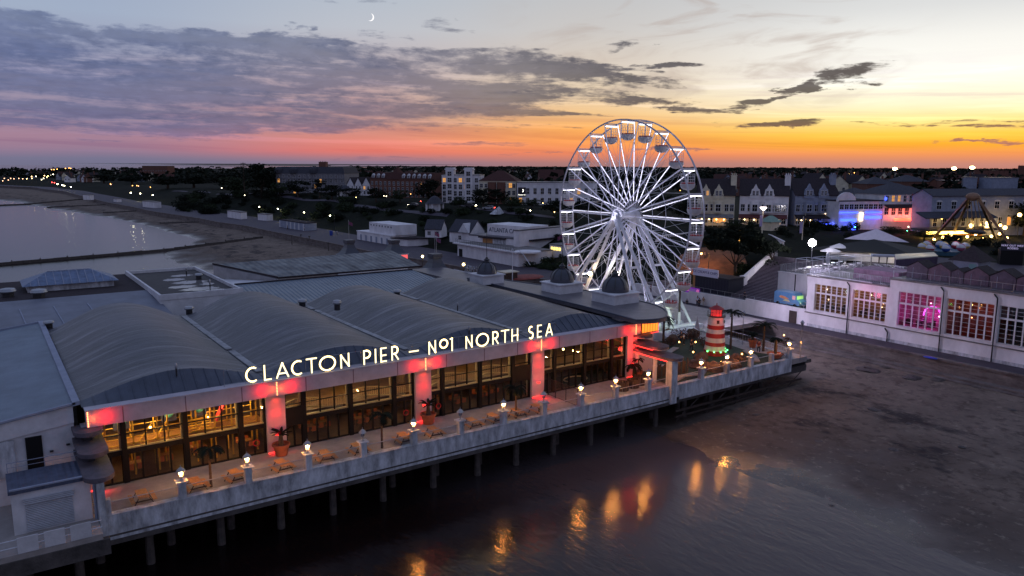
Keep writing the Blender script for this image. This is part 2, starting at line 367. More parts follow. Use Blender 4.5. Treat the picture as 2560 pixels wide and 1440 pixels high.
M['greypaint'] = mat('grey_blue_paint', L(138,144,162), .7, var=.2, scale=.8)
M['win'] = mat('dark_window_glass', L(24,26,32), .08, var=.3, scale=.5, spec=.8)
M['litwin'] = emis('lit_window', L(255,178,84), .62)
M['wood'] = mat('oiled_pine', L(176,124,74), .6, var=.3, scale=6, stretch=(3,.5,1))
M['darkwood'] = mat('dark_timber', L(56,42,36), .7, var=.4, scale=4)
M['glass'] = glass('clear_glass', (.93,.95,.95), .10)
M['railglass'] = glass('balustrade_glass', (.93,.95,.96), .07)
M['warm'] = emis('warm_bulb', (1, .62, .22), 28)
M['lantern'] = emis('lantern_glow', (1, .52, .13), 6.5)
M['letter'] = emis('letter_neon', (1, .86, .52), 1.75)
M['letterside'] = mat('letter_casing', L(36,34,36), .5)
M['redled'] = emis('red_led', (1, .035, .03), 2.6)
M['reddot'] = emis('red_led_dot', (1, .28, .10), 7)
M['redpaint'] = mat('red_paint', L(170,30,28), .5, var=.15)
M['terracotta'] = mat('terracotta', L(150,84,58), .8, var=.25)
M['grassy'] = mat('grass', L(30,34,24), .95, spec=.08, var=.45, scale=.25, bump=.6, bscale=3, col2=L(17,20,15))
M['turf'] = mat('artificial_turf', L(34,50,32), .9, var=.3, scale=1.5, bump=.4, bscale=30)
M['leaf'] = mat('leaf', L(46,56,36), .8, spec=.15, var=.5, scale=.8)
M['leafdark'] = mat('dark_leaf', L(30,36,27), .85, spec=.1, var=.5, scale=.6)
M['bark'] = mat('bark', L(70,56,46), .9, var=.4, scale=4)
M['asphalt'] = mat('asphalt', L(66,62,66), .8, var=.3, scale=.8, bump=.3, bscale=20)
M['paving'] = mat('promenade_paving', L(64,55,66), .75, var=.3, scale=.5, bump=.3, bscale=10)
M['skin'] = mat('skin', L(176,128,104), .6, var=0)
# ------------------------------------------------------------------ terrain
def lerp(tab, v):
    if v <= tab[0][0]: return tab[0][1]
    for (a, x), (b, y) in zip(tab, tab[1:]):
        if v <= b:
            t = (v-a)/(b-a); t = t*t*(3-2*t); return x+(y-x)*t
    return tab[-1][1]
UC = [(-400,104.7),(125,104.7),(165,99),(215,94.5),(320,91),(360,86),(470,76),(600,69),(780,66),(925,52),(1100,0),(1300,-60),(1800,-120),(2600,-50),(3600,600),(5000,2800),(60000,40000)]
UW = [(-400,60),(10,61),(60,60.5),(120,62),(200,55),(247,49),(273,49),(300,65),(323,70),(400,67),(459,62),(530,50),(600,38),(660,31),(720,20),(780,-5),(925,-40),(1100,-90),(1300,-140),(1800,-210),(2600,-130),(3600,580),(5000,2770)]
UH = [(-400,110),(100,113),(160,113),(240,112),(360,110),(470,96),(600,88),(780,82),(925,68),(1100,16),(1300,-44),(1800,-104),(2600,-34),(3600,620),(5000,2820),(60000,40020)]   # foot of the grass slope
HZ = [(-400,10.6),(94,10.6),(114,12.6),(200,14),(360,14),(600,11),(925,7.5),(1500,6),(5000,6)]
def sandz(u, v):
    uw, uc = lerp(UW, v), lerp(UC, v)
    if u < uw: return max(-4, (u-uw)*.035)
    t = (u-uw)/(uc-uw); return 2.1*t**.85
def landz(u, v):
    u0 = lerp(UH, v); w = 42 if v > 150 else 26
    t = min(1, max(0, (u-u0)/w)); t = t*t*(3-2*t)
    z0 = 4.1
    n = .5*sin(u*.11+v*.07)+.4*sin(v*.13-u*.05)
    return z0+(lerp(HZ, v)-z0)*t+n*t*.7
def curv(u, v): return max(0, (u*u+v*v)/1.42e7-.02)   # fall of the earth's surface with distance
def H(u, v):
    return sandz(u, v) if u < lerp(UC, v) else landz(u, v)
def hit(px, py, extra=0):
    """where the sight line of a surveyed pixel meets the land"""
    d = ray(px, py); t = 40.
    while t < 9000:
        x, y, z = d[0]*t, d[1]*t, CZ+d[2]*t
        if z <= H(x, y)+extra: return (x, y, H(x, y))
        t += max(.4, t*.002)
    return (x, y, H(x, y))
# sand material: pale dry sand, dark wet band near the water, dark weed drifts along the tide line
def sandmat():
    m = mat('beach_sand', L(118,104,94), .95, spec=.2, var=.30, scale=.16, bump=.9, bscale=1.3, detail=10)
    nt = m.node_tree; N = nt.nodes; lk = nt.links.new; P = N['Principled BSDF']
    old = P.inputs['Base Color'].links[0].from_socket
    g = N.new('ShaderNodeNewGeometry'); sp = N.new('ShaderNodeSeparateXYZ'); lk(g.outputs['Position'], sp.inputs[0])
    no = N.new('ShaderNodeTexNoise'); no.inputs['Scale'].default_value = .09; no.inputs['Detail'].default_value = 6; lk(g.outputs['Position'], no.inputs['Vector'])
    ad = N.new('ShaderNodeMath'); ad.operation = 'MULTIPLY_ADD'; ad.inputs[1].default_value = 1.6; lk(no.outputs['Fac'], ad.inputs[0]); lk(sp.outputs[2], ad.inputs[2])
    mr_ = N.new('ShaderNodeMapRange'); mr_.interpolation_type = 'SMOOTHSTEP'; mr_.inputs[1].default_value = .75; mr_.inputs[2].default_value = 2.1
    lk(ad.outputs[0], mr_.inputs[0])
    mx = N.new('ShaderNodeMix'); mx.data_type = 'RGBA'; mx.inputs[6].default_value = (*L(66,53,47), 1); lk(mr_.outputs[0], mx.inputs[0]); lk(old, mx.inputs[7])
    # weed
    w = N.new('ShaderNodeTexNoise'); w.inputs['Scale'].default_value = .28; w.inputs['Detail'].default_value = 5; w.inputs['Roughness'].default_value = .55
    mp = N.new('ShaderNodeMapping'); mp.inputs['Scale'].default_value = (1, .55, 1); lk(g.outputs['Position'], mp.inputs[0]); lk(mp.outputs[0], w.inputs['Vector'])
    bandn = N.new('ShaderNodeValToRGB'); e = bandn.color_ramp.elements
    while len(e) < 7: e.new(.5)
    for k, (p, c) in enumerate([(0,0),(.30,0),(.42,.9),(.50,.35),(.56,.85),(.72,.1),(1,.0)]): e[k].position = p; e[k].color = (c,c,c,1)
    d2 = N.new('ShaderNodeMath'); d2.operation = 'MULTIPLY_ADD'; d2.inputs[1].default_value = 1/2.4; d2.inputs[2].default_value = 0.02
    lk(sp.outputs[2], d2.inputs[0]); lk(d2.outputs[0], bandn.inputs[0])
    wm = N.new('ShaderNodeMath'); wm.operation = 'MULTIPLY_ADD'; wm.inputs[1].default_value = .17; lk(bandn.outputs[0], wm.inputs[0]); lk(w.outputs['Fac'], wm.inputs[2])
    wr = N.new('ShaderNodeMapRange'); wr.interpolation_type = 'SMOOTHSTEP'; wr.inputs[1].default_value = .62; wr.inputs[2].default_value = .76; wr.inputs[4].default_value = .75
    lk(wm.outputs[0], wr.inputs[0])
    m2 = N.new('ShaderNodeMix'); m2.data_type = 'RGBA'; m2.inputs[7].default_value = (*L(34,32,38), 1); lk(wr.outputs[0], m2.inputs[0]); lk(mx.outputs[2], m2.inputs[6])
    lk(m2.outputs[2], P.inputs['Base Color'])
    r2 = N.new('ShaderNodeMapRange'); r2.inputs[1].default_value = .3; r2.inputs[2].default_value = 1.2; r2.inputs[3].default_value = .28; r2.inputs[4].default_value = .95
    r2.inputs[1].default_value = .75; r2.inputs[2].default_value = 1.5; r2.inputs[3].default_value = .16
    lk(ad.outputs[0], r2.inputs[0]); lk(r2.outputs[0], P.inputs['Roughness'])
    bs = N.new('ShaderNodeMapRange'); bs.inputs[1].default_value = .75; bs.inputs[2].default_value = 1.6; bs.inputs[3].default_value = .12; bs.inputs[4].default_value = .9; lk(ad.outputs[0], bs.inputs[0]); lk(bs.outputs[0], N['Bump'].inputs['Strength'])
    sp3 = N.new('ShaderNodeMapRange'); sp3.inputs[1].default_value = .75; sp3.inputs[2].default_value = 1.6; sp3.inputs[3].default_value = .5; sp3.inputs[4].default_value = .15; lk(ad.outputs[0], sp3.inputs[0]); lk(sp3.outputs[0], P.inputs['Specular IOR Level'])
    return m
M['sand'] = sandmat()
streaks(M['sand'], L(58,48,44), (1,.7,1), .9, .5, .68, .75); streaks(M['sand'], L(160,146,130), (1,.8,1), 1.3, .56, .72, .5)
VS = [-300,-150,-80,-40]+list(range(-20,112,2))+list(range(112,150,4))+list(range(150,380,8))+list(range(380,960,25))+[1000,1100,1250,1500,1800,2100,2500,2900,3300,3700,4200,5000,12000,60000]
b = MB()
NB = 110
def fs(i, j):
    v = VS[j]; uw, uc = lerp(UW, v), lerp(UC, v); t = i/NB
    u = (uw-90)+(uc+.3-uw+90)*(t**.7 if t else 0)
    return (u, v, sandz(min(u, uc), v)+.035*sin(u*.9+v*.37)+.03*sin(u*1.7-v*.9+sin(v*.31)*2)+.05*sin(v*.17+u*.05)*sin(v*.053+1)+.02*sin(u*3.1+v*2.3))
b.grid(NB, len(VS)-1, fs); tag(b.build('beach', M['sand'], smooth=True), kind='structure')
# promenade strip
b = MB(); b.grid(3, len(VS)-1, lambda i, j: (lerp(UC, VS[j])-.15+(lerp(UH, VS[j])+1.5-lerp(UC, VS[j]))*i/3, VS[j], 4.12+.02*i))
tag(b.build('promenade', M['paving']), kind='structure')
# grass slope and the flat land beyond, out to the horizon
b = MB()
SS = [0,.05,.1,.16,.23,.3,.37,.44,.5,.56,.63,.7,.78,.86,.93,1]
TT = [1.1,1.3,1.7,2.3,3.2,5,9,18,45,120,500,1500]
def fl(i, j):
    v = VS[j]; u0 = lerp(UH, v); w = 42 if v > 150 else 26
    t = SS[i] if i < len(SS) else TT[i-len(SS)]
    u = u0+1.2+w*t; return (u, v, landz(u, v)-curv(u, v))
b.grid(len(SS)+len(TT)-1, len(VS)-1, fl)
tag(b.build('ground', M['grassy'], smooth=True), kind='structure')
# sea
def seamat():
    m = bpy.data.materials.new('sea_water'); m.use_nodes = True
    nt = m.node_tree; N = nt.nodes; lk = nt.links.new; P = N['Principled BSDF']
    P.inputs['Base Color'].default_value = (*L(60,50,52), 1); P.inputs['Roughness'].default_value = .17; P.inputs['IOR'].default_value = 1.333
    P.inputs['Specular IOR Level'].default_value = .5
    g = N.new('ShaderNodeNewGeometry')
    def nz(sc, st, rot=0):
        mp = N.new('ShaderNodeMapping'); mp.inputs['Scale'].default_value = st; mp.inputs['Rotation'].default_value = (0, 0, rot); lk(g.outputs['Position'], mp.inputs[0])
        n = N.new('ShaderNodeTexNoise'); n.inputs['Scale'].default_value = sc; n.inputs['Detail'].default_value = 4; n.inputs['Distortion'].default_value = .4; lk(mp.outputs[0], n.inputs['Vector']); return n.outputs['Fac']
    a = nz(1.7, (1, .4, 1), .25); c = nz(.42, (1, .4, 1), -.15)
    ad = N.new('ShaderNodeMath'); ad.operation = 'MULTIPLY_ADD'; ad.inputs[1].default_value = 2.2; lk(c, ad.inputs[0]); lk(a, ad.inputs[2])
    bp = N.new('ShaderNodeBump'); bp.inputs['Strength'].default_value = .5; bp.inputs['Distance'].default_value = .16; lk(ad.outputs[0], bp.inputs['Height'])
    # pier's dark reflection put into the offshore colour, cloudy sandy shallows along the beach
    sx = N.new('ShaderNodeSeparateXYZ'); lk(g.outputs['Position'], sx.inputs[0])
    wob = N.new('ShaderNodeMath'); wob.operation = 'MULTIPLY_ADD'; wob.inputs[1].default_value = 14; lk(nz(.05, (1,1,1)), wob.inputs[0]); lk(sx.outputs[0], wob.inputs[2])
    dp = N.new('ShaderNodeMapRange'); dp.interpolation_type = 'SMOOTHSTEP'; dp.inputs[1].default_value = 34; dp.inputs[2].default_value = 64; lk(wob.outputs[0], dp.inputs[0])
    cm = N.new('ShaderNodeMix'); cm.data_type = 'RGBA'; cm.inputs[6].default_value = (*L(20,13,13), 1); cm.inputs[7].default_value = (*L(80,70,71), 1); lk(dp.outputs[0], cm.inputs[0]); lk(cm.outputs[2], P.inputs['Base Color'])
    # ripples die out with distance from the shore of the pier, as the calm bay does
    ln = N.new('ShaderNodeVectorMath'); ln.operation = 'LENGTH'; lk(g.outputs['Position'], ln.inputs[0])
    mr_ = N.new('ShaderNodeMapRange'); mr_.inputs[1].default_value = 60; mr_.inputs[2].default_value = 300; mr_.inputs[3].default_value = .22; mr_.inputs[4].default_value = .05
    lk(ln.outputs['Value'], mr_.inputs[0]); lk(mr_.outputs[0], bp.inputs['Strength'])
    lk(bp.outputs[0], P.inputs['Normal']); return m
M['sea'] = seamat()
XS = [-40000,-20000,-12000,-7000,-4000,-2000,-900,-300,0,200,900,1800,3500]; YS = [-3000,-500,0,200,500,900,1500,2500,4000,6000,9000,13000,18000,25000,40000]
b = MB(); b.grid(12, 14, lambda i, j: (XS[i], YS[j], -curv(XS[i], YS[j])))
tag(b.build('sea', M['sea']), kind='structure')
b = MB(); b.grid(12, 14, lambda i, j: (XS[i]*1.02, YS[j], -4.5-curv(XS[i], YS[j])))
tag(b.build('seabed', M['sand']), kind='structure')
# sea wall below the promenade
b = MB()
for v0, v1 in zip(VS, VS[1:]):
    if v1 < -50 or v0 > 1500: continue
    for (d0, d1, z0, z1) in ((0, .9, -.5, 4.1), (-.12, .5, 4.0, 4.32), (-1.3, 0, -.5, 2.5), (-2.0, -1.3, -.5, 2.2)):
        if d0 < -1 and v0 > 130: continue
        a, c = lerp(UC, v0), lerp(UC, v1)
        vv = [(a+d0, v0, z0), (a+d1, v0, z0), (c+d1, v1, z0), (c+d0, v1, z0), (a+d0, v0, z1), (a+d1, v0, z1), (c+d1, v1, z1), (c+d0, v1, z1)]
        b.add(vv, [(0,1,2,3)[::-1],(4,5,6,7),(0,1,5,4),(1,2,6,5),(2,3,7,6),(3,0,4,7)])
tag(b.build('sea_wall', streaks(mat('sea_wall_concrete', L(112,102,98), .9, var=.4, scale=.5, bump=.4, bscale=8), L(64,48,44), (.4,.4,3), .8, .48, .64, .7)), 'long stained concrete sea wall with stepped foot between promenade and sand', 'sea wall')
# timber breakwaters running down the beach into the water
GRO = [((-8,266),(88,292),1.3,.75),((-2,640),(75,672),1.2,.6),((38,600),(74,570),.9,.5),((60,505),(86,480),.9,.5),((72,402),(91,372),.9,.5)]
for k, (p, q, h, w) in enumerate(GRO):
    b = MB(); n = 26
    for i in range(n):
        t0, t1 = i/n, (i+1)/n
        x0, y0 = p[0]+(q[0]-p[0])*t0, p[1]+(q[1]-p[1])*t0; x1, y1 = p[0]+(q[0]-p[0])*t1, p[1]+(q[1]-p[1])*t1
        z = max(0, sandz((x0+x1)/2, (y0+y1)/2))
        b.bar((x0, y0, z+h*.2), (x1, y1, z+h*.2), w, h*(.8+.25*rnd.random())); 
        if i % 2 == 0: b.box(x0-.15, x0+.15, y0-.15, y0+.15, z-1, z+h*.95)
    tag(b.build('breakwater', M['pile']), ['long dark breakwater crossing the water behind the pier roofs', 'dark breakwater between the two far pools of water', 'short dark breakwater on the far sand beside the small pool', 'low dark breakwater halfway along the far beach', 'low dark breakwater running down from the white beach kiosk'][k], 'breakwater', 'breakwaters on the far beach')
# rocks and weed clumps on the near beach
for k in range(16):
    px = rnd.uniform(1880, 2540); py = rnd.uniform(1020, 1300)
    if k < 6: px, py = [(2215,918),(2280,945),(2345,950),(2450,968),(2170,925),(2330,940)][k]
    x, y, z = hit(px, py)
    s = rnd.uniform(.25, .6) if k >= 6 else rnd.uniform(.6, 1.1)
    b = MB(); b.ball((x, y, z), s, 14, 8, 1.3, rnd.uniform(.9, 1.8), .10 if k >= 6 else .25)
    b.v = [(p[0]+rnd.uniform(-.16,.16)*s, p[1]+rnd.uniform(-.16,.16)*s, p[2]+rnd.uniform(-.05,.05)*s) for p in b.v]
    tag(b.build('weed_clump', M['pile'], smooth=True), 'low dark clump of weed washed up on the near sand' if k >= 6 else 'dark rock lying on the sand below the sea wall', 'rock' if k < 6 else 'seaweed', 'rocks below the sea wall' if k < 6 else 'weed clumps on the near sand')
# ------------------------------------------------------------------ pier deck and piles
pd = thing('pier_deck', 'long pier deck on dark piles carrying the white pavilion', 'pier', (40, 90, 4.2))
b = MB(); b.box(-60, 5, 55.7, 150, 4.35, 5); b.box(5.02, 80, 58.0, 150, 4.3, 4.99); b.box(80, 104, 76, 118, 4.3, 4.985); b.box(80.0, 88.5, 58, 76, 4.3, 4.987)
b.build('deck_slab', M['deckconc'], pd)
b = MB()
b.box(-60, 5.4, 55.55, 56.1, 3.5, 4.6); b.box(5.42, 64, 57.9, 58.5, 3.0, 3.75); b.box(64.02, 89, 58.3, 58.9, 2.9, 3.75)
b.box(88.4, 89.6, 58.9, 76, 3.2, 4.4); b.box(88.6, 90.0, 58.3, 60.5, 3.9, 4.35)
for v in range(62, 120, 7): b.box(-60, 86, v, v+.5, 3.55, 4.3)
b.build('edge_beam', M['beam'], pd)
b = MB()
for k in range(5): b.tube((64.5+5*k, 58.6, 0.6), (68.5+5*k, 58.6, 2.9), .09, n=4)
b.bar((64, 58.35, 1.9), (88, 58.35, 1.9), .2, .25); b.bar((64, 58.35, 1.2), (88, 58.35, 1.2), .16, .2)
b.build('cross_brace', M['darkwood'], pd)
pb = MB(); pb.lathe(0, 0, [(.36,-5.2),(.34,-1.5),(.29,3.2),(.40,3.25),(.40,3.6)], 8); pb.box(-.5,.5,-.2,.2,3.3,3.6)
pile = None
for r, v in enumerate((59.6, 61.9, 64.6, 68.5, 74)):
    for k in range(20 if r < 3 else 14):
        u = -11+4.86*k+(1.7 if r % 2 else 0)+rnd.uniform(-.3,.3)
        if u > 88: continue
        if pile is None:
            pile = pb.build('pier_pile', M['pile'], base=(0,0,-5)); pile['group'] = 'piles under the pier'; pile['category'] = 'pile'; o = pile
        else: o = copy_tree(pile)
        o.location = (u, v, -4.9)
        z0 = sandz(u, v)
        o['label'] = ('round dark pile in the front row under the terrace wall, %s from the left end' % NTH[k]) if r == 0 else 'slim dark pile standing in the shadow behind the front row'
# parapet and lanterns
pw = thing('terrace_wall', 'long low white wall with stained paint along the pier edge', 'wall', (34, 58.3, 3.4))
b = MB(); b.box(5.2, 62.35, 57.95, 58.45, 3.5, 5.18); b.box(5.2, 62.35, 57.9, 58.52, 5.18, 5.26); b.box(5.1, 62.35, 57.88, 58.0, 3.4, 3.62)
b.build('wall', M['whiteweather'], pw)
b = MB(); b.box(63.3, 85.1, 57.9, 58.4, 3.4, 5.14); b.box(63.3, 85.1, 57.85, 58.47, 5.14, 5.22); b.build('wall', M['whiteweather'], pw)
b = MB(); b.box(62.36, 63.3, 57.6, 58.5, 3.2, 8.1); b.build('tall_post', M['whiteweather'], pw)
PU = [5.62]+[10.63+4.86*k for k in range(11)]; PU2 = [67.9, 72.5, 77.0, 81.1, 84.75]
lit = [1,2,3,5,7,9,10,11]
pp = MB(); pp.box(-.26,.26,-.25,.25,0,1.22); pp.box(-.42,.42,-.40,.40,1.22,1.33)
ppb = MB(); ppb.box(-.24,.24,-.24,.24,0,1.15)
post0 = None
lt = thing('lantern', '', 'lantern', (0,0,-50), 'lanterns on the terrace posts', local=True)
b = MB(); b.lathe(0,0,[(.16,0),(.10,.06),(.05,.12),(.05,.28),(.12,.34),(.17,.38)],10); b.build('stem', M['steel'], lt)
b = MB(); b.lathe(0,0,[(.13,.38),(.20,.50),(.22,.66),(.20,.75)],10); lg_lit = b.build('globe', glass('amber_lantern_glass', (1,.80,.52), .06), lt, smooth=True)
b = MB(); b.ball((0,0,.58),.105,10,7); b.build('bulb', emis('lantern_bulb', (1,.46,.13), 900), lt, smooth=True)
b = MB(); b.lathe(0,0,[(1e-5,.75),(.35,.74),(.30,.82),(.12,1.0),(.03,1.05),(.03,1.2),(1e-5,1.22)],10)
for k in range(6):
    a = k*pi/3; b.bar((.15*cos(a),.15*sin(a),.38),(.25*cos(a),.25*sin(a),.75),.02)
b.build('cap', M['steel'], lt)
lt2 = copy_tree(lt)
clearm = glass('unlit_lantern_glass', (.75,.78,.85), .25)
for ch in list(lt2.children):
    if ch.name.startswith('bulb'): bpy.data.objects.remove(ch); continue
    if ch.name.startswith('globe'): ch.data = ch.data.copy(); ch.data.materials[0] = clearm
used = [0, 0]
for i, u in enumerate(PU+PU2):
    right = i >= len(PU); j = i-len(PU)
    z = 5.22 if right else 5.26
    me = pp if not (right and j == 3) and i > 0 else ppb
    o = MB(); o.v, o.f, o.m = list(me.v), list(me.f), list(me.m)
    ob = o.build('wall_post', M['whiteweather'] , pw)
    ob.location = (u-34, (58.18 if not right else 58.15)-58.3, z-3.4)
    ob.data.transform(Matrix.Translation(Vector((34, 58.3, 3.4))))
    if i == 0 or (right and j == 3): continue
    on = right or i in lit
    src = lt if on else lt2; q = 0 if on else 1
    nm = ('%s lantern from the left corner of the terrace wall, %s' % (NTH[i-1], 'glowing yellow' if on else 'unlit grey')) if not right else 'glowing yellow lantern on the garden wall, %s from the tall white post' % NTH[j if j < 4 else 3]
    place(src, used[q], (u, 58.18, z+1.33), 0, nm); used[q] = 1
# glass balustrade with top rail between the posts
for i, (a, c) in enumerate(list(zip(PU, PU[1:]+[62.4]))+list(zip([63.3]+PU2, PU2))):
    w0, w1 = a+.3, c-.3
    t = thing('glass_balustrade', ('glass balustrade panel with thin top rail, bay %s from the left corner post' % NTH[i]) if i < 12 else 'glass balustrade panel of the garden wall, %s from the tall white post' % NTH[i-12], 'balustrade', ((w0+w1)/2, 58.18, 5.26), 'glass panels along the terrace wall')
    b = MB(); b.box(w0, w1, 58.17, 58.19, 5.27, 6.12); b.build('pane', M['railglass'], t)
    b = MB(); b.tube((w0, 58.18, 6.15), (w1, 58.18, 6.15), .035, n=6)
    b.build('top_rail', M['steel'], t)
# ------------------------------------------------------------------ pier pavilion
pav = thing('pier_pavilion', 'long white pier pavilion with glass front, four grey vaulted roofs and red column lights', 'pavilion', (34, 64.2, 5))
COLS = [(4.9,5.75),(18.85,20.5),(33.3,35.05),(47.4,49.05),(61.4,63.0)]
for a, c in COLS:
    b = MB(); b.box(a, c, 63.85, 64.9, 5, 10.22)
    for z in (6.7, 8.2): b.box(a-.012, c+.012, 63.838, 64.8, z, z+.03)
    o = b.build('column', mat('column_paint', L(176,166,172), .6, var=.15, scale=.7) if a < 5 else bpy.data.materials['column_paint'], pav)
    cx = (a+c)/2
    b = MB(); b.box(cx-.14, cx+.14, 63.66, 63.85, 6.55, 6.68); b.build('wall_light', M['redled'], pav)
    b = MB(); b.box(a, c, 63.72, 63.84, 5.0, 5.06); b.build('foot_light', M['redled'], pav)
# fascia with panel joints and lights
b = MB(); b.box(5.25, 63.0, 63.35, 64.3, 10.22, 11.5); b.box(5.2, 63.05, 63.3, 64.4, 11.5, 11.6)
b.build('fascia', mat('fascia_paint', L(176,168,176), .6, var=.18, scale=.7), pav)
b = MB()
for u in (7.75,12.3,16.74,22.26,26.71,31.17,36.5,40.95,45.11,50.72,55.08,59.2): b.box(u-.04, u+.04, 63.335, 63.36, 10.22, 11.5)
b.build('panel_joint', mat('panel_joint', L(120,96,104), .6, var=.1), pav)
for u in (5.35,19.68,34.17,48.22,62.2):
    b = MB()
    for k in range(9): b.ball((u, 63.30, 10.34+k*.135), .042, 6, 4)
    b.build('dot_light_strip', M['reddot'], pav)
    for sg in (-1, 1):
        if u < 6 and sg < 0: continue
        lamp('fascia_light', (u+sg*.35, 62.95, 10.86), (1, .10, .02), 28, .05, 'SPOT', (u+sg*.45, 63.36, 10.86), 150, 1.0); lamp('fascia_light', (u+sg*1.1, 62.7, 10.86), (1, .002, .003), 90, .05, 'SPOT', (u+sg*1.3, 63.36, 10.86), 150, 1.0)
    if u > 6: 
        lamp('column_light', (u, 63.3, 9.75), (1, .04, .008), 34, .08, 'SPOT', (u, 63.85, 9.3), 140, .9); lamp('column_light', (u, 62.9, 8.7), (1, .002, .006), 88, .1, 'SPOT', (u, 63.85, 8.3), 120, 1.0); lamp('column_light', (u, 62.9, 7.0), (1, .002, .006), 34, .1, 'SPOT', (u, 63.85, 6.9), 120, 1.0)
        lamp('column_foot_light', (u, 63.62, 5.7), (1, .01, .01), 200, .2, 'SPOT', (u, 62.9, 5.0), 140, .6)
lamp('left_end_light', (5.6, 63.3, 10.0), (1,.05,.05), 50, .1, 'SPOT', (5.0, 63.2, 8.2), 90, .8)
lamp('left_foot_light', (5.9, 63.4, 5.5), (1,.05,.05), 60, .2, 'SPOT', (6.6, 62.6, 5.0), 130, .6)
# window walls, one per bay
fm = M['black']
sill = mat('cream_sill', L(208,186,140), .6, var=.15)
POSTS = [(7.75,12.3,16.74),(22.26,26.71,31.17),(36.5,40.95,45.11),(50.72,55.08,59.2)]
paneM = glass('facade_glass', (.90,.92,.90), .07)
for bay, (posts, l, r) in enumerate(zip(POSTS, [c[1] for c in COLS[:-1]], [c[0] for c in COLS[1:]])):
    b = MB()
    xs = [l]+list(posts)+[r]
    for p in posts: b.box(p-.19, p+.19, 64.05, 64.55, 5, 10.22)
    b.box(l, r, 64.22, 64.42, 7.28, 7.66); b.box(l, r, 64.2, 64.4, 10.1, 10.22)
    b.box(l, l+.14, 64.15, 64.5, 5, 10.22); b.box(r-.14, r, 64.15, 64.5, 5, 10.22)
    fr = b.build('window_wall', fm, pav)
    b = MB(); b.box(l, r, 64.30, 64.6, 7.665, 7.76)
    for p in xs[1:]: b.box(p-.33, p-.2, 64.35, 64.6, 7.78, 10.1)
    b.build('inner_sill', sill, fr)
    for a, c in zip(xs, xs[1:]):
        a2 = a+(.19 if a in posts else .14); c2 = c-(.19 if c in posts else .14)
        n = 3 if c-a > 3.5 else 1
        b = MB()
        for k in range(1, n): u = a2+(c2-a2)*k/n; b.box(u-.05, u+.05, 64.2, 64.34, 7.78, 10.1)
        b.box(a2, c2, 64.21, 64.33, 8.92, 8.99)
        b.build('glazing_bar', fm, fr)
        b = MB(); b.box(a2, c2, 64.26, 64.28, 7.67, 10.1); b.build('pane', paneM, fr)
        m = 4 if c-a > 3.5 else 2
        b = MB()
        for k in range(0, m+1): u = a2+(c2-a2)*k/m; b.box(u-.07, u+.07, 64.2, 64.36, 5.0, 7.28)
        b.box(a2, c2, 64.19, 64.37, 5.0, 5.1)
        b.build('door_frame', fm, fr)
        b = MB(); b.box(a2, c2, 64.27, 64.29, 5.1, 7.28); b.build('door_pane', paneM, fr)
# solid dark door panels seen in two narrow bays
for a, c in ((20.6, 22.05), (45.3, 47.3)):
    b = MB(); b.box(a, c, 64.02, 64.2, 7.05, 8.75); b.build('blank_panel', M['black'], pav)
# vaulted roofs
def vault(a, c, first):
    z0, v0, v1 = 11.62, 66.2, 96.5
    n = 18
    b = MB()
    hm_ = 2.45 if a < 30 else 1.95
    def arc(t, v=66.2):
        q = min(1, max(0, (v-v0)/16)); q = q*q*(3-2*q); return z0+(1.42+(hm_-1.42)*q)*sin(pi*t)**1.2
    vs = [v0, v0+.15]+[v0+(v1-v0)*k/14 for k in range(1, 15)]
    b.grid(n, len(vs)-1, lambda i, j: (a+.25+(c-a-.5)*i/n, vs[j], arc(i/n, vs[j])+.02*sin(vs[j]*1.9)*sin(pi*i/n)))
    # back apron sloping down
    b.grid(n, 3, lambda i, j: (a+.25+(c-a-.5)*i/n, v1+1.5*j/3, z0+(arc(i/n, v1)-z0)*cos(j/3*pi/2)))
    rf = b.build('vault_roof', M['felt'], pav, smooth=True)
    b = MB()
    b.grid(n*2, 3, lambda i, j: (a+.2+(c-a-.4)*i/(2*n), 64.35+(v0-64.35)*j/3, 11.6+(arc(i/(2*n))+.012-11.6)*(j/3)))
    ap = b.build('front_apron', M['seamroof'], rf)
    b = MB()
    for k in range(1, 15):
        u = a+.2+(c-a-.4)*k/15; zt = arc((u-a-.2)/(c-a-.4)); b.bar((u, 64.36, 11.63), (u, v0, zt+.035), .05, .05)
    b.build('standing_seam', M['seamroof'], ap)
    return rf
VE = [4.9, 19.3, 33.9, 48.2, 61.9]
for i, (a, c) in enumerate(zip(VE, VE[1:])):
    rf = vault(a, c, i == 0)
    # flat gutter between this vault and the next, walkway boards laid in it
    b = MB(); b.box(c-.27, c+.27, 64.5, 98.2, 11.4, 11.66); b.build('gutter', M['felt'], rf)
    if i < 3:
        b = MB(); v = 66.5+rnd.random()
        while v < 96:
            l = rnd.uniform(1.2, 4.5); b.box(c-.38, c+.22, v, min(96.5, v+l), 11.68, 11.74+rnd.uniform(0,.05)); v += l+rnd.choice((.05,.1,.1,1.0))
        b.build('roof_walkway', mat('pale_boards', L(150,150,152), .7, var=.35, scale=1), rf)
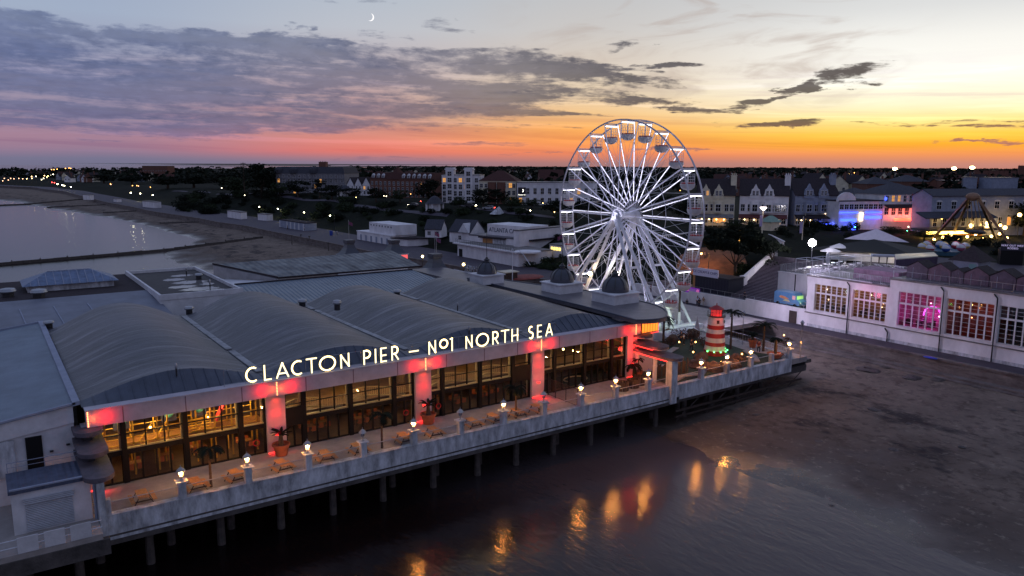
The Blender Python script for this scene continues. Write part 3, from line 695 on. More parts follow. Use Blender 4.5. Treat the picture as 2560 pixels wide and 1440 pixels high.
# small roof vents
def cowl(px, py, z, r, h, lab, m=None, tall=False):
    x, y = at(px, py, z)
    t = thing('roof_vent', lab, 'vent', (x, y, z-.3), 'vents on the pier roofs')
    b = MB(); b.lathe(x, y, [(r*.7, z-.35),(r*.7, z+h*.45)], 10); b.build('shaft', M['dark'], t)
    b = MB(); b.lathe(x, y, [(r*.9, z+h*.42),(r*1.05, z+h*.6),(r*.9, z+h*.9),(r*.3, z+h),(1e-5,z+h)], 12); b.build('hood', m or M['steel'], t, smooth=True)
for a in [(122,814,11.9,.55,.6,'round grey vent at the back left corner of the first vault'),(473,779,11.9,.55,.7,'round grey vent between the first and second vaults'),
          (756,762,11.9,.6,.8,'round grey vent between the second and third vaults'),(843,768,13.2,.5,.9,'dark vent standing on top of the third vault'),(993,736,11.9,.55,.7,'round grey vent between the third and fourth vaults'),
          (441,930,13.0,.10,.75,'thin dark pipe vent on the front of the first vault'),(1173,833,12.9,.10,.75,'thin dark pipe vent on the front of the third vault'),(1144,770,13.4,.09,.7,'thin pipe vent on the fourth vault'),
          (20,740,12.2,1.0,1.1,'large grey mushroom vent at the far left of the back roofs'),(98,742,12.2,1.0,1.1,'large pale mushroom vent in front of the hipped lantern roof')]: cowl(*a)
# entrance roof with rounded end
def bez(p0, p1, p2, n=10): return [tuple((1-t)**2*a+2*t*(1-t)*b_+t*t*c_ for a, b_, c_ in zip(p0, p1, p2)) for t in [k/n for k in range(n+1)]]
poly = [(61.2,99.5),(60.9,72),(60.3,61.6)]+bez((60.3,61.4),(62.6,59.7),(64.8,61.0),6)+bez((65.0,61.3),(69.3,64.5),(69.3,70.5),10)+[(69.4,77),(68.6,82),(66.6,88),(64.6,96.5)]
b = MB(); b.prism(poly, 12.1, 12.55); ent = b.build('entrance_roof', M['flatroof'], pav)
b = MB()
for p, q in zip(poly, poly[1:]+poly[:1]): b.bar((*p, 12.56), (*q, 12.56), .22, .16)
b.build('roof_edge', M['seamroof'], ent)
b = MB(); b.prism([(63.1,99),(63.1,66),(66.0,64.2),(68.0,70),(68.0,80),(66,87),(63.9,96)], 5, 12.1)
b.build('entrance_wall', M['white'], pav)
b = MB(); b.box(61.2, 63.09, 64.92, 66.4, 10.2, 12.1); b.build('corner_wall', M['white'], pav)
for k, (px, py, s) in enumerate(((1217,700,3.7),(1405,722,4.1),(1538,747,4.3))):
    x, y = at(px, py, 12.9)
    b = MB(); b.box(x-s/2, x+s/2, y-s/2, y+s/2, 12.5, 13.75); b.box(x-s/2-.18, x+s/2+.18, y-s/2-.18, y+s/2+.18, 13.75, 13.9)
    base = b.build('dome_base', M['white'], pav)
    b = MB(); r = s*.39
    b.lathe(x, y, [(r*1.04,13.9),(r*1.03,14.3)]+[(r*cos(a), 14.3+r*.95*sin(a)) for a in [i*pi/2/9 for i in range(1, 9)]]+[(.32,14.25+r),(.30,14.5+r)], 24)
    d = b.build('dome', mat('dark_lead_dome', L(50,52,64), .42, var=.25, scale=1.2, spec=.6), base, smooth=True)
    b = MB()
    for i in range(8):
        a = i*pi/4; b.path([(x+r*1.02*cos(a)*cos(e), y+r*1.02*sin(a)*cos(e), 14.3+r*.97*sin(e)) for e in [q*pi/16 for q in range(8)]], .05, 4)
    b.lathe(x, y, [(.42,14.4+r),(.5,14.5+r),(.25,14.7+r),(.15,14.9+r)], 8); b.tube((x, y, 14.6+r), (x, y, 18.6+r), .05, .03, n=5)
    f = b.build('finial', M['dark'], base)
    if k == 1:
        b = MB(); b.grid(6, 1, lambda i, j: (x-.05-.9*i/6, y+.14*sin(i), 18.3+r+.55*j-.25*i/6)); b.build('flag', mat('red_flag', L(140,50,56), .8, var=.5, scale=5, col2=L(60,60,110)), base)
# upper shop window and red light under the rounded roof
b = MB(); b.box(63.5, 66.3, 63.75, 64.15, 10.1, 11.4); sw = b.build('corner_window', M['black'], pav)
b = MB()
for k in range(6): b.box(63.6+.45*k, 63.95+.45*k, 63.70, 63.76, 10.2, 11.3)
b.build('lit_pane', emis('amber_pane', L(255,150,50), 1.2), sw)
b = MB(); b.box(66.3, 66.4, 63.8, 63.9, 10.1, 12.0); b.box(63.5, 66.3, 63.62, 63.7, 10.0, 10.05); b.build('corner_light_strip', M['redled'], pav)
for u, v in ((64.0,63.4),(65.7,63.3)): lamp('soffit_light', (u, v, 12.0), (1,.16,.06), 110, .1, 'SPOT', (u, 64.2, 10.2), 90, .7)
# stepped entrance canopies, right end; matching pair at the left end
def canopy(u0, u1, tiers, lights, lab):
    for k, (v0, v1, z, du) in enumerate(tiers):
        a, c = u0-du*0, u1
        rr = (c-a)/2
        pl = [(a, v1), (a, v0+rr)]+[(a+rr-rr*cos(t), v0+rr-rr*sin(t)*1.0) for t in [i*pi/10 for i in range(1, 10)]]+[(c, v0+rr), (c, v1)]
        b = MB(); b.prism(pl, z, z+.30); cn = b.build('canopy', mat('canopy_felt', L(88,80,88), .7, var=.35, scale=1.5, bump=.3, bscale=6) if k == 0 else M['canopy'], pav)
        if k == 0: M['canopy'] = cn.data.materials[0]
        b = MB(); b.prism([(x_+(.06 if x_ < (a+c)/2 else -.06), y_+.03) for x_, y_ in pl], z-.06, z); b.build('soffit', M['white'] if lights else M['canopy'], cn)
        if lights:
            b = MB(); b.box(a-.03, a+.02, v0+rr*.9, v1-.1, z-.14, z-.06); b.build('led_line', M['redled'], cn)
canopy(62.3, 64.6, [(57.3,64.9,8.15,0),(59.6,64.9,9.0,0),(62.3,64.9,9.85,0)], True, '')
canopy(4.3, 6.3, [(57.4,64.6,8.02,0),(59.9,64.6,8.98,0),(62.2,64.6,9.88,0)], False, '')
for v, z in ((60.5,8.9),(63.2,9.75),(63.0,8.1)): lamp('canopy_light', (61.9, v, z), (1,.05,.04), 45, .3, 'POINT')
lamp('canopy_under', (63.4, 61.5, 7.7), (1,.06,.05), 45, .4, 'POINT')
for v in (60.3, 63.2): b = MB(); b.box(62.4, 62.75, v, v+.33, 5, 8.1); b.build('canopy_post', M['white'], pav)
b = MB(); b.box(4.9, 5.5, 63.3, 64.5, 8.3, 9.88); b.box(5.0, 5.4, 61.2, 63.29, 8.3, 8.98); b.build('canopy_core', M['dark'], pav)
# ------------------------------------------------------------------ inside the glass front
bw = mat('interior_wall', L(96,70,40), .85, var=.45, scale=.9)
bfl = mat('interior_floor', L(112,82,52), .55, var=.35, scale=1.2)
b = MB(); b.box(5.8, 62, 78, 78.3, 5, 11.4); b.box(5.8, 6, 64.9, 78, 5, 11.4); b.box(61.7, 61.95, 64.9, 78, 5, 11.4); b.box(19.6, 19.8, 65.4, 78, 5, 11.4); b.box(34.1, 34.3, 68, 78, 5, 11.4)
b.build('inner_wall', bw, pav)
b = MB(); b.box(5.8, 61.9, 64.6, 78, 5.0, 5.04); b.box(5.8, 19.6, 67.2, 78, 7.45, 7.65); b.box(19.8, 61.9, 69.5, 78, 7.45, 7.65); b.build('inner_floor', bfl, pav)
b = MB(); b.box(5.8, 61.9, 64.45, 78, 11.35, 11.4)
for u in range(7, 62, 3): b.box(u, u+.2, 64.5, 78, 10.95, 11.33)
b.build('ceiling', mat('ceiling_boards', L(86,66,44), .8, var=.3), pav)
# soft-play frame in the first bay: amber-lit padded poles, nets, slide and round windows
yp = mat('yellow_padding', L(226,178,64), .5, var=.2)
sp_ = thing('play_frame', 'yellow padded soft play frame with netting behind the first glass bay', 'play frame', (12, 67, 5))
b = MB()
for u in (6.6,8.6,10.4,11.2,13.4,14.9,16.3,18.4):
    for v in (65.4, 67.0): b.tube((u, v, 5), (u, v, 10.6), .07, n=6)
for z in (7.7, 8.7, 9.9):
    b.tube((6.6,65.4,z),(18.4,65.4,z),.05,n=5); b.tube((6.6,67.0,z),(18.4,67.0,z),.05,n=5)
for u, q in ((9,10.2),(10.2,11.4),(13.6,14.6)): b.tube((u,65.4,7.75),(q,66.8,8.6),.06,n=5)
b.build('pole', yp, sp_)
b = MB(); b.box(6.2,19,65.2,67.2,7.45,7.6); b.build('platform', M['wood'], sp_)
b = MB()
for k in range(5): b.box(13.0, 14.6, 65.3+.25*k, 65.5+.25*k, 7.7+.17*k, 7.78+.17*k)
b.build('step', yp, sp_)
b = MB(); b.obox((15.6, 66.1, 9.0), (.9, 0, 1.7), (0, .8, 0), (-.1, 0, .05)); b.build('slide', mat('pink_slide', L(224,70,80), .4, var=.1), sp_)
blue = mat('blue_panel', L(52,56,96), .6, var=.2); teal = mat('teal_ball', L(70,150,160), .5, var=.2)
for u in (8.0, 11.6, 14.0):
    b = MB(); b.box(u-.6, u+.6, 66.9, 66.96, 8.5, 10.2); bp_ = b.build('panel', blue, sp_)
    b = MB(); b.ball((u, 66.85, 9.2), .38, 12, 8, 1, .3, 1); b.build('bubble_window', teal, bp_)
for u, v, z, p in ((10.6,65.9,9.9,330),(15.2,65.9,10.0,330),(7.2,65.9,9.6,170),(17.8,66.2,9.8,150),(12.8,67.5,6.9,40),(8,67,6.8,30),(16.5,66.2,6.9,60)): lamp('play_light', (u, v, z), (1,.62,.20), p, .25)
for k, (u0, n, pw_) in enumerate(((20.5,5,110),(35.3,5,75),(49.3,5,24))):
    for i in range(n):
        u = u0+1.2+i*2.6
        lamp('hall_light', (u, 67.2+1.2*(i % 2), 9.9), (1,.66,.30), pw_*1.6, .25)
        if i % 2 == 0: lamp('hall_low_light', (u, 66.8, 6.9), (1,.64,.28), pw_*.22, .25)
# hanging bulbs
bulb = None
for k, (u, v, z) in enumerate(((10.2,65.6,9.75),(14.9,65.7,9.75),(17.7,65.8,9.8),(24.3,66.3,9.9),(25.6,67,9.6),(30.3,66.6,9.6),(37.2,66.4,9.9),(41.6,66.4,9.75),(43.9,66.8,9.7),(51.9,66.2,9.85),(54.6,65.6,8.9),(53.8,66.5,9.0),(58.3,67,9.8))):
    if bulb is None:
        bulb = thing('pendant_lamp', '', 'lamp', (0,0,-60), 'bulbs hanging behind the glass front', local=True)
        c = MB(); c.ball((0,0,0), .11, 8, 6); c.build('bulb', M['warm'], bulb, smooth=True)
        c = MB(); c.tube((0,0,.1),(0,0,1.3),.015,n=4); c.build('cord', M['dark'], bulb)
    place(bulb, k > 0, (u, v, z), 0, 'bare glowing bulb hanging behind the pavilion glass, %s from the left' % NTH[k])
# tables, chairs, sofas and railings seen through the glass
wb = mat('white_railing', L(200,182,140), .5, var=.1)
for k, (a, c) in enumerate(((21,26.3),(27,32.8),(36,41.5),(42,46.5))):
    b = MB(); n = int((c-a)/.18)
    for i in range(n+1):
        u = a+(c-a)*i/n; v = 66.0+.9*sin((u-a)/(c-a)*pi*1.5); b.tube((u, v, 7.7), (u, v, 8.5), .018, n=4)
    pts = [(a+(c-a)*i/24, 66.0+.9*sin(i/24*pi*1.5), 8.52) for i in range(25)]
    b.path(pts, .05, 5); b.path([(x, y, 7.68) for x, y, z in pts], .08, 5)
    tag(b.build('balcony_railing', wb), 'curved cream railing of the upper floor behind the %s glass bay' % ('second', 'second', 'third', 'third')[k]+(' at left', ' at right')[k % 2], 'railing', 'railings of the upper floor')
b = MB(); b.box(20, 61.5, 65.6, 69.6, 7.45, 7.64); b.build('upper_floor', bfl, pav)
ch = thing('cafe_table', '', 'table', (0,0,-60), 'cafe tables behind the glass', local=True)
b = MB(); b.box(-.6,.6,-.38,.38,.72,.77); b.build('tabletop', M['wood'], ch)
b = MB()
for x in (-.5,.5):
    for y in (-.3,.3): b.tube((x,y,0),(x,y,.72),.03,n=4)
b.build('leg', M['dark'], ch)
osm = mat('orange_seat', L(190,104,50), .6, var=.2)
for x in (-.35,.35):
    for s in (-1,1):
        b = MB(); b.prismx([(s*.42,.42),(s*.42,.47),(s*.80,.47),(s*.80,.9),(s*.84,.9),(s*.84,.42)] if s < 0 else [(s*.42,.42),(s*.84,.42),(s*.84,.9),(s*.80,.9),(s*.80,.47),(s*.42,.47)], x-.2, x+.2); b.build('seat', osm, ch)
k = 0
for u in (8.6,11,13.8,17.5,23.4,25,28.5,30.3,37.5,39.4,42.6,44.2):
    place(ch, k > 0, (u, 66.2+(k % 3)*.5, 5.05), 0, 'small wooden cafe table with orange seats behind the ground floor glass, %s from the left' % NTH[k]); k += 1
b = MB(); b.path([(55.8+1.6*cos(t), 66.6+1.0*sin(t), 5.12) for t in [i*.35-1.2 for i in range(15)]], .08, 5); tag(b.build('golf_kerb', wb), 'curved pale kerb of an indoor crazy golf hole', 'kerb')
b = MB(); b.box(49.6, 61, 64.8, 68.5, 5.045, 5.06); tag(b.build('golf_turf', M['turf']), kind='structure')
rg = MB()
for i in range(18):
    a, c = i*2*pi/18, (i+1)*2*pi/18; rg.tube((.26*cos(a),0,.26*sin(a)),(.26*cos(c),0,.26*sin(c)),.05,n=5)
rgo = None
for k, u in enumerate((17.9, 32.3, 35.9)):
    if rgo is None: rgo = rg.build('lifebuoy', M['redpaint'], base=(0,0,0)); o = rgo
    else: o = copy_tree(rgo)
    o.location = (u, 64.0, 6.15); tag(o, 'round red lifebuoy on the glass doors, %s from the left' % NTH[k], 'lifebuoy', 'lifebuoys on the doors')
# ------------------------------------------------------------------ rooftop letters
sg = thing('rooftop_sign', 'long row of glowing white letters reading CLACTON PIER - No1 NORTH SEA along the roof edge', 'sign', (34, 63.7, 11.6))
def arcp(cx, cz, rx, rz, a0, a1, n=14): return [(cx+rx*cos(radians(a0+(a1-a0)*k/n)), cz+rz*sin(radians(a0+(a1-a0)*k/n))) for k in range(n+1)]
GL = {'C': [arcp(.62,.5,.6,.48,62,298)], 'L': [[(.1,1),(.1,0),(.95,0)]], 'A': [[(0,0),(.5,1),(1,0)],[(.16,.28),(.84,.28)]], 'T': [[(0,1),(1,1)],[(.5,1),(.5,0)]],
 'O': [arcp(.5,.5,.5,.5,0,360,24)], 'N': [[(.05,0),(.05,.93),(.95,.07),(.95,1)]], 'P': [[(.05,0),(.05,1)]+[(.35,1)]+arcp(.42,.73,.5,.27,90,-90,9)+[(.05,.46)]], 'I': [[(.5,0),(.5,1)]],
 'E': [[(.95,1),(.05,1),(.05,0),(.95,0)],[(.05,.46),(.9,.46)]], 'R': [[(.05,0),(.05,1),(.35,1)]+arcp(.42,.73,.5,.27,90,-90,9)+[(.05,.46)],[(.45,.46),(.98,0)]], '-': [[(0,.42),(1,.42)]],
 'o': [arcp(.5,.66,.5,.33,0,360,20)], '1': [[(0,.95),(.9,.99),(.9,0)]], 'H': [[(.05,0),(.05,1)],[(.95,0),(.95,1)],[(.05,.46),(.95,.46)]],
 'S': [arcp(.5,.76,.42,.24,55,262,9)+arcp(.5,.25,.46,.26,85,-130,9)]}
SP = [('C',17.2,18.12),('L',18.7,19.32),('A',19.8,20.8),('C',21.12,22.05),('T',22.46,23.35),('O',23.66,25.08),('N',25.62,26.43),('P',27.86,28.55),('I',28.97,29.11),('E',29.57,30.15),('R',30.7,31.37),('-',32.56,33.5),('N',34.66,35.42),('o',35.9,36.74),('1',37.08,37.3),
      ('N',38.88,39.62),('O',40.14,41.55),('R',42.1,42.78),('T',43.18,44.1),('H',44.5,45.27),('S',46.68,47.26),('E',47.84,48.38),('A',49.0,49.85)]
for chn, u0, u1 in SP:
    z0, hh = 11.74, 1.26; r = .068
    face = MB(); case = MB()
    for st in GL[chn]:
        pts = [(u0+x*(u1-u0), z0+z*hh) for x, z in st]
        for (x0, za), (x1, zb) in zip(pts, pts[1:]):
            d = Vector((x1-x0, 0, zb-za)); l = d.length
            if l < 1e-5: continue
            d /= l; Nn = Vector((-d.z, 0, d.x)); c = Vector(((x0+x1)/2, 63.55, (za+zb)/2))
            face.obox(c, d*(l+.10), Vector((0,.05,0)), Nn*(2*r)); case.obox(c+Vector((0,.09,0)), d*(l+.16), Vector((0,.12,0)), Nn*(2*r+.06))
    q = face.build('letter', M['letter'], sg); case.build('letter_case', M['letterside'], q)
b = MB()
b.tube((15.5,63.9,12.95),(50.5,63.9,12.95),.025,n=4); b.tube((15.5,63.9,11.75),(50.5,63.9,11.75),.03,n=4)
u = 15.5
while u <= 50.6: b.tube((u,63.9,11.55),(u,63.9,12.95),.022,n=4); u += 1.75
b.build('support_rail', M['steel'], sg)
# ------------------------------------------------------------------ left end annexe
ax = thing('pier_annexe', 'white annexe with corrugated sloping roof at the left end of the pavilion', 'annexe', (0, 64, 5))
M['corr'] = ribs(mat('corrugated_roof', L(112,126,140), .45, .1, var=.22, scale=.4), 1, .28, .035)
b = MB(); b.add([(-24,64.4,8.3),(4.6,64.4,11.95),(4.6,101.5,11.75),(-24,101.5,8.2),(-24,64.4,8.2),(4.6,64.4,11.85),(4.6,101.5,11.65),(-24,101.5,8.1)], [(0,1,2,3),(7,6,5,4),(0,4,5,1),(1,5,6,2),(2,6,7,3),(3,7,4,0)])
r_ = b.build('corrugated_roof', M['corr'], ax)
b = MB(); b.bar((-24,64.36,8.34),(4.7,64.36,12.02),.22,.16); b.obox((4.75,83,11.9),(.5,0,.05),(0,37.5,-.2),(0,0,.3)); b.bar((-24,101.6,8.3),(4.7,101.6,11.85),.2,.2); b.build('gutter', M['greypaint'], r_)
b = MB(); b.prismy([(-24,5),(4.5,5),(4.5,11.83),(-24,8.18)], 64.62, 64.9); b.prismy([(-24,7.4),(4.52,10.5),(4.52,11.84),(-24,8.2)], 64.45, 64.6); b.build('wall', M['white'], ax)
b = MB(); b.box(1.3, 2.35, 64.42, 64.618, 6.9, 9.9); b.build('doorway', M['black'], ax); 
b = MB(); b.box(-1.0, .6, 64.3, 64.6, 7.2, 9.9); b.build('side_panel', M['whiteweather'], ax)
for k, (u, z) in enumerate(((2.9,8.5),(4.0,8.8))): c = MB(); c.box(u-.12,u+.12,64.4,64.61,z,z+.1); c.build('wall_lamp', M['dark'], ax)
ks = thing('shuttered_kiosk', 'white flat roofed kiosk with closed roller shutter at the left pier corner', 'kiosk', (2.3, 60.4, 5))
b = MB(); b.box(.05, 4.75, 58.75, 62.2, 5, 7.95); b.build('wall', M['white'], ks)
b = MB(); b.box(-.1, 4.9, 58.6, 62.4, 7.95, 8.2); b.build('roof', ribs(mat('kiosk_roof', L(74,80,100), .6, var=.3), 0, .4, .03), ks)
b = MB(); b.box(.0, 4.8, 58.56, 58.75, 8.2, 8.3); b.build('roof_edge', M['greypaint'], ks)
b = MB(); b.tube((.0,62.3,8.95),(4.6,62.3,8.95),.03,n=5); b.tube((.0,62.3,8.6),(4.6,62.3,8.6),.02,n=5)
for u in (.02, 2.3, 4.6): b.tube((u,62.3,8.2),(u,62.3,8.97),.03,n=5)
b.build('roof_railing', M['greypaint'], ks)
b = MB(); b.box(.8, 3.6, 58.68, 58.748, 5.1, 7.1); b.box(.7, 3.7, 58.56, 58.74, 7.1, 7.45); b.build('shutter', ribs(mat('roller_shutter', L(186,188,196), .5, var=.15), 2, .12, .03), ks)
b = MB(); b.tube((4.95,58.5,5),(4.95,58.5,7.9),.10,n=8); b.tube((4.95,58.5,7.5),(5.3,58.3,8.0),.10,n=8); b.build('drainpipe', M['greypaint'], ks)
b = MB(); b.box(5.05, 5.5, 57.5, 58.6, 3.6, 8.05); b.build('corner_pier', M['whiteweather'], ks)
for k, (a, c) in enumerate(((.12,1.28),(1.62,2.8),(3.12,4.33))):
    b = MB(); b.box(a, c, 55.70, 55.78, 4.98, 6.08)
    tag(b.build('barrier_board', M['white']), 'scuffed white board fixed to the pier edge railing, %s from the left' % NTH[k], 'board', 'white boards on the pier edge')
er = thing('edge_railing', 'white tubular railing along the pier edge below the kiosk', 'railing', (0, 55.9, 5))
b = MB()
for z in (5.45, 5.95): b.tube((-14,55.86,z),(5.0,55.86,z),.03,n=5)
for u in range(-14, 6, 3): b.tube((u-.3,55.86,4.99),(u-.3,55.86,5.97),.03,n=5)
b.build('rail', M['whitesteel'], er)
# ------------------------------------------------------------------ terrace furniture
pt = thing('picnic_table', '', 'picnic table', (0,0,-60), 'picnic tables on the terrace', local=True)
b = MB()
for k in range(5): b.box(-.38+.155*k, -.24+.155*k, -.9, .9, .72, .76)
b.build('tabletop', M['wood'], pt)
for s in (-1, 1):
    b = MB()
    for k in range(2): b.box(s*.74-.14+.15*k, s*.74-.01+.15*k, -.9, .9, .43, .47)
    b.build('bench', M['wood'], pt)
    b = MB(); y = s*.62
    b.bar((-.3,y,.72),(-.72,y,0),.09,.05); b.bar((.3,y,.72),(.72,y,0),.09,.05); b.bar((-.85,y,.40),(.85,y,.40),.06,.09); b.bar((-.38,y,.69),(.38,y,.69),.06,.07)
    b.build('leg', M['darkwood'], pt)
TU = [8.1,11.9,14.9,18.6,22.3,25.3,29.8,32.8,37.1,39.6,42.4,44.9]
for k, u in enumerate(TU):
    place(pt, k > 0, (u, 59.42+rnd.uniform(-.05,.1), 5.0), rnd.uniform(-.12,.12), 'wooden picnic table on the terrace behind the white wall, %s from the left corner' % NTH[k])
def frond(b, base, az, el, ln, droop, wd=.28, n=9):
    x, y, z = base; pts = []; e = el
    for i in range(n+1):
        pts.append((x, y, z)); s = ln/n; x += cos(az)*cos(e)*s; y += sin(az)*cos(e)*s; z += sin(e)*s; e -= droop/n
    sx, sy = -sin(az), cos(az)
    for i in range(n):
        p, q = Vector(pts[i]), Vector(pts[i+1]); b.bar(p, q, .035)
        w = wd*(sin(pi*(i+.7)/(n+.6)))**.6
        for h in (0, .5):
            c = p.lerp(q, h); d = (q-p).normalized()
            for s in (-1, 1):
                t = c+Vector((sx*s*w, sy*s*w, -w*.35))+d*w*.9
                b.add([c-d*.05, c+d*.07, t], [(0,1,2)])
def palm(name, lab, loc, h, nf, ln, el, droop, r=.13, lean=0., group=None, pot=None, wd=.36, leafm=None):
    t = thing(name, lab, 'palm', loc, group); x, y, z = loc
    z1 = z+(pot[1] if pot else 0)*.85
    b = MB(); n = 6; pp = [(x+lean*(i/n)**2, y, z1+h*i/n) for i in range(n+1)]
    for i in range(n): b.tube(pp[i], pp[i+1], r*(1.25-.5*i/n), r*(1.2-.55*(i+1)/n)*.9, 8)
    b.build('trunk', M['bark'], t)
    b = MB()
    for k in range(nf): frond(b, pp[-1], k*2.4+rnd.uniform(-.2,.2), el+rnd.uniform(-.35,.25), ln*rnd.uniform(.8,1.1), droop*rnd.uniform(.8,1.2), wd)
    b.build('crown', leafm or M['leafdark'], t)
    if pot:
        R_, hh = pot; b = MB(); b.lathe(x, y, [(R_*.68,z),(R_*.95,z+hh*.85),(R_*1.08,z+hh*.86),(R_*1.08,z+hh),(R_*.93,z+hh),(R_*.9,z+hh*.82),(1e-5,z+hh*.8)], 18); b.build('pot', M['terracotta'], t, smooth=True)
    return t
for k, u in enumerate((13.0, 27.6, 42.2)):
    palm('palm_tree', ['slim tall palm on the terrace between the second and third picnic tables', 'slim tall palm on the terrace left of the second red pot plant', 'slim tall palm on the terrace in front of the third red column'][k], (u, 59.5, 5), 3.1, 11, 1.5, .6, 2.0, .1, group='palms on the terrace')
palm('potted_palm', 'spiky palm in a large terracotta pot before the first red-lit column', (19.7, 62.95, 5), .95, 16, 1.0, .85, .9, .22, pot=(.72,1.05), group='potted palms on the terrace', wd=.16)
palm('potted_palm', 'spiky palm in a large terracotta pot before the second red-lit column', (34.15, 62.9, 5), .95, 16, 1.0, .85, .9, .22, pot=(.72,1.05), group='potted palms on the terrace', wd=.16)
palm('palm_tree', 'drooping dark palm beside the red-lit entrance canopy', (60.9, 62.2, 5), 1.9, 12, 1.5, .5, 2.2, .14)
palm('potted_palm', 'small dark potted palm under the entrance canopy', (62.6, 63.2, 5), 1.5, 10, .9, .6, 1.6, .12, pot=(.6,.8), wd=.2)
# fence screens and timber tubs beside the third column and the entrance
t = thing('mesh_fence', 'dark reddish mesh fence crossing the terrace at the third column', 'fence', (49.6, 61, 5))
b = MB()
for v in (58.7, 60.6, 62.4, 63.7): b.tube((49.5,v,5),(49.5,v,7.0),.05,n=6)
b.build('post', M['dark'], t)
b = MB(); b.tube((49.5,58.7,6.9),(49.5,63.7,6.9),.03,n=4); b.tube((49.5,58.7,5.1),(49.5,63.7,5.1),.03,n=4)
for k in range(34): b.bar((49.5,58.8+.145*k,5.1),(49.5,58.8+.145*k,6.9),.025)
b.build('mesh_panel', M['darkwood'], t)
for j, (u, v) in enumerate(((57.5,60.4),(59.3,60.6),(60.8,61.0))):
    b = MB()
    for k in range(12):
        a = k*pi/6; b.obox((u+.65*cos(a), v+.65*sin(a), 5.5), (-.3*sin(a),.3*cos(a),0), (.06*cos(a),.06*sin(a),0), (0,0,1.0))
    tag(b.build('timber_tub', M['darkwood']), 'round tub of dark timber slats by the entrance, %s from the left' % NTH[j], 'tub', 'timber tubs')
t = thing('slat_gate', 'tall fence of uneven reddish timber slats below the entrance canopy', 'fence', (63.5, 60.4, 5))
for k in range(22):
    u = 63.0+.28*k; b = MB(); b.box(u, u+.16, 61.2+.06*(k % 3), 61.26+.06*(k % 3), 5, 6.5+.5*rnd.random()); b.build('slat', M['darkwood'], t)
# ------------------------------------------------------------------ adventure garden
b = MB(); b.grid(16, 12, lambda i, j: (63.2+21.2*i/16, 58.6+16*j/12, 5.02+.12*sin(i*1.3)*sin(j*1.1)+.1)); tag(b.build('garden_turf', M['turf'], smooth=True), kind='structure')
b = MB()
for pts in ([(64.5,59.3),(67,60.2),(69.5,59.5),(72,61),(75,60.1)], [(66,66),(69,64.5),(72,66.5),(73.5,69),(77,70.5)], [(80,59.5),(82,61.5),(83.5,64)]):
    for (x0,y0),(x1,y1) in zip(pts, pts[1:]): b.bar((x0,y0,5.2),(x1,y1,5.2),.8,.14)
tag(b.build('path', M['deckconc']), kind='structure')
lx, ly = 79.1, 65.6
lh = thing('lighthouse', 'small red and white striped lighthouse glowing red at top and green at foot', 'lighthouse', (lx, ly, 5))
lw, lr = mat('lighthouse_white', L(206,196,190), .6, var=.15), mat('lighthouse_red', L(158,28,30), .55, var=.15)
def rad(z): return 1.42-.40*min(1, (z-5)/5)
for k, (a, c) in enumerate(((5.0,5.68),(5.68,6.3),(6.3,6.8),(6.8,7.4),(7.4,8.0),(8.0,8.55),(8.55,9.1),(9.1,10.2))):
    b = MB(); e = .09 if k == 0 else 0; b.lathe(lx, ly, [(rad(a)+e, a), (rad(c)+e, c)], 28)
    q = b.build('tower_band', lr if k in (0, 2, 4, 6) else lw, lh, smooth=True)
for a in (-1.1, -2.2, .2):
    b = MB(); b.obox((lx+1.04*cos(a), ly+1.04*sin(a), 9.6), (-.34*sin(a),.34*cos(a),0), (.12*cos(a),.12*sin(a),0), (0,0,.45)); b.build('window', M['darkwood'], lh)
b = MB(); b.lathe(lx, ly, [(1.0,10.15),(1.22,10.2),(1.22,10.3),(.8,10.3)], 28)
for k in range(14):
    a = k*2*pi/14; b.tube((lx+1.18*cos(a), ly+1.18*sin(a), 10.3), (lx+1.18*cos(a), ly+1.18*sin(a), 10.85), .02, n=4)
b.path([(lx+1.18*cos(k*pi/12), ly+1.18*sin(k*pi/12), 10.85) for k in range(25)], .025, 4); b.build('gallery', M['dark'], lh)
b = MB(); b.lathe(lx, ly, [(.72,10.3),(.72,11.2)], 10); b.build('lantern_room', emis('red_lantern_glass', (.9,.05,.05), .55), lh)
b = MB()
for k in range(10):
    a = k*2*pi/10; b.tube((lx+.74*cos(a), ly+.74*sin(a), 10.3), (lx+.74*cos(a), ly+.74*sin(a), 11.2), .045, n=4)
b.lathe(lx, ly, [(1.0,11.18),(.95,11.26),(.35,11.6),(.08,11.68),(.06,11.95),(1e-5,12.0)], 20); b.build('cap', lr, lh)
lamp('lighthouse_red', (lx-.9, ly-1.6, 10.6), (1,.05,.05), 60, .2, 'SPOT', (lx-.3, ly-.3, 9.3), 100, .8)
for k in range(7):
    a = radians(-175+k*32)
    x, y = lx+1.62*cos(a), ly+1.62*sin(a)
    b = MB(); b.lathe(x, y, [(.08,5.6),(.1,5.72),(1e-5,5.73)], 8); b.build('uplight', emis('green_lens', (.1,1,.2), 8), lh)
    lamp('green_uplight', (x, y, 5.76), (.12,1,.25), 7, .03, 'SPOT', (lx+1.25*cos(a), ly+1.25*sin(a), 6.9), 55, .6)
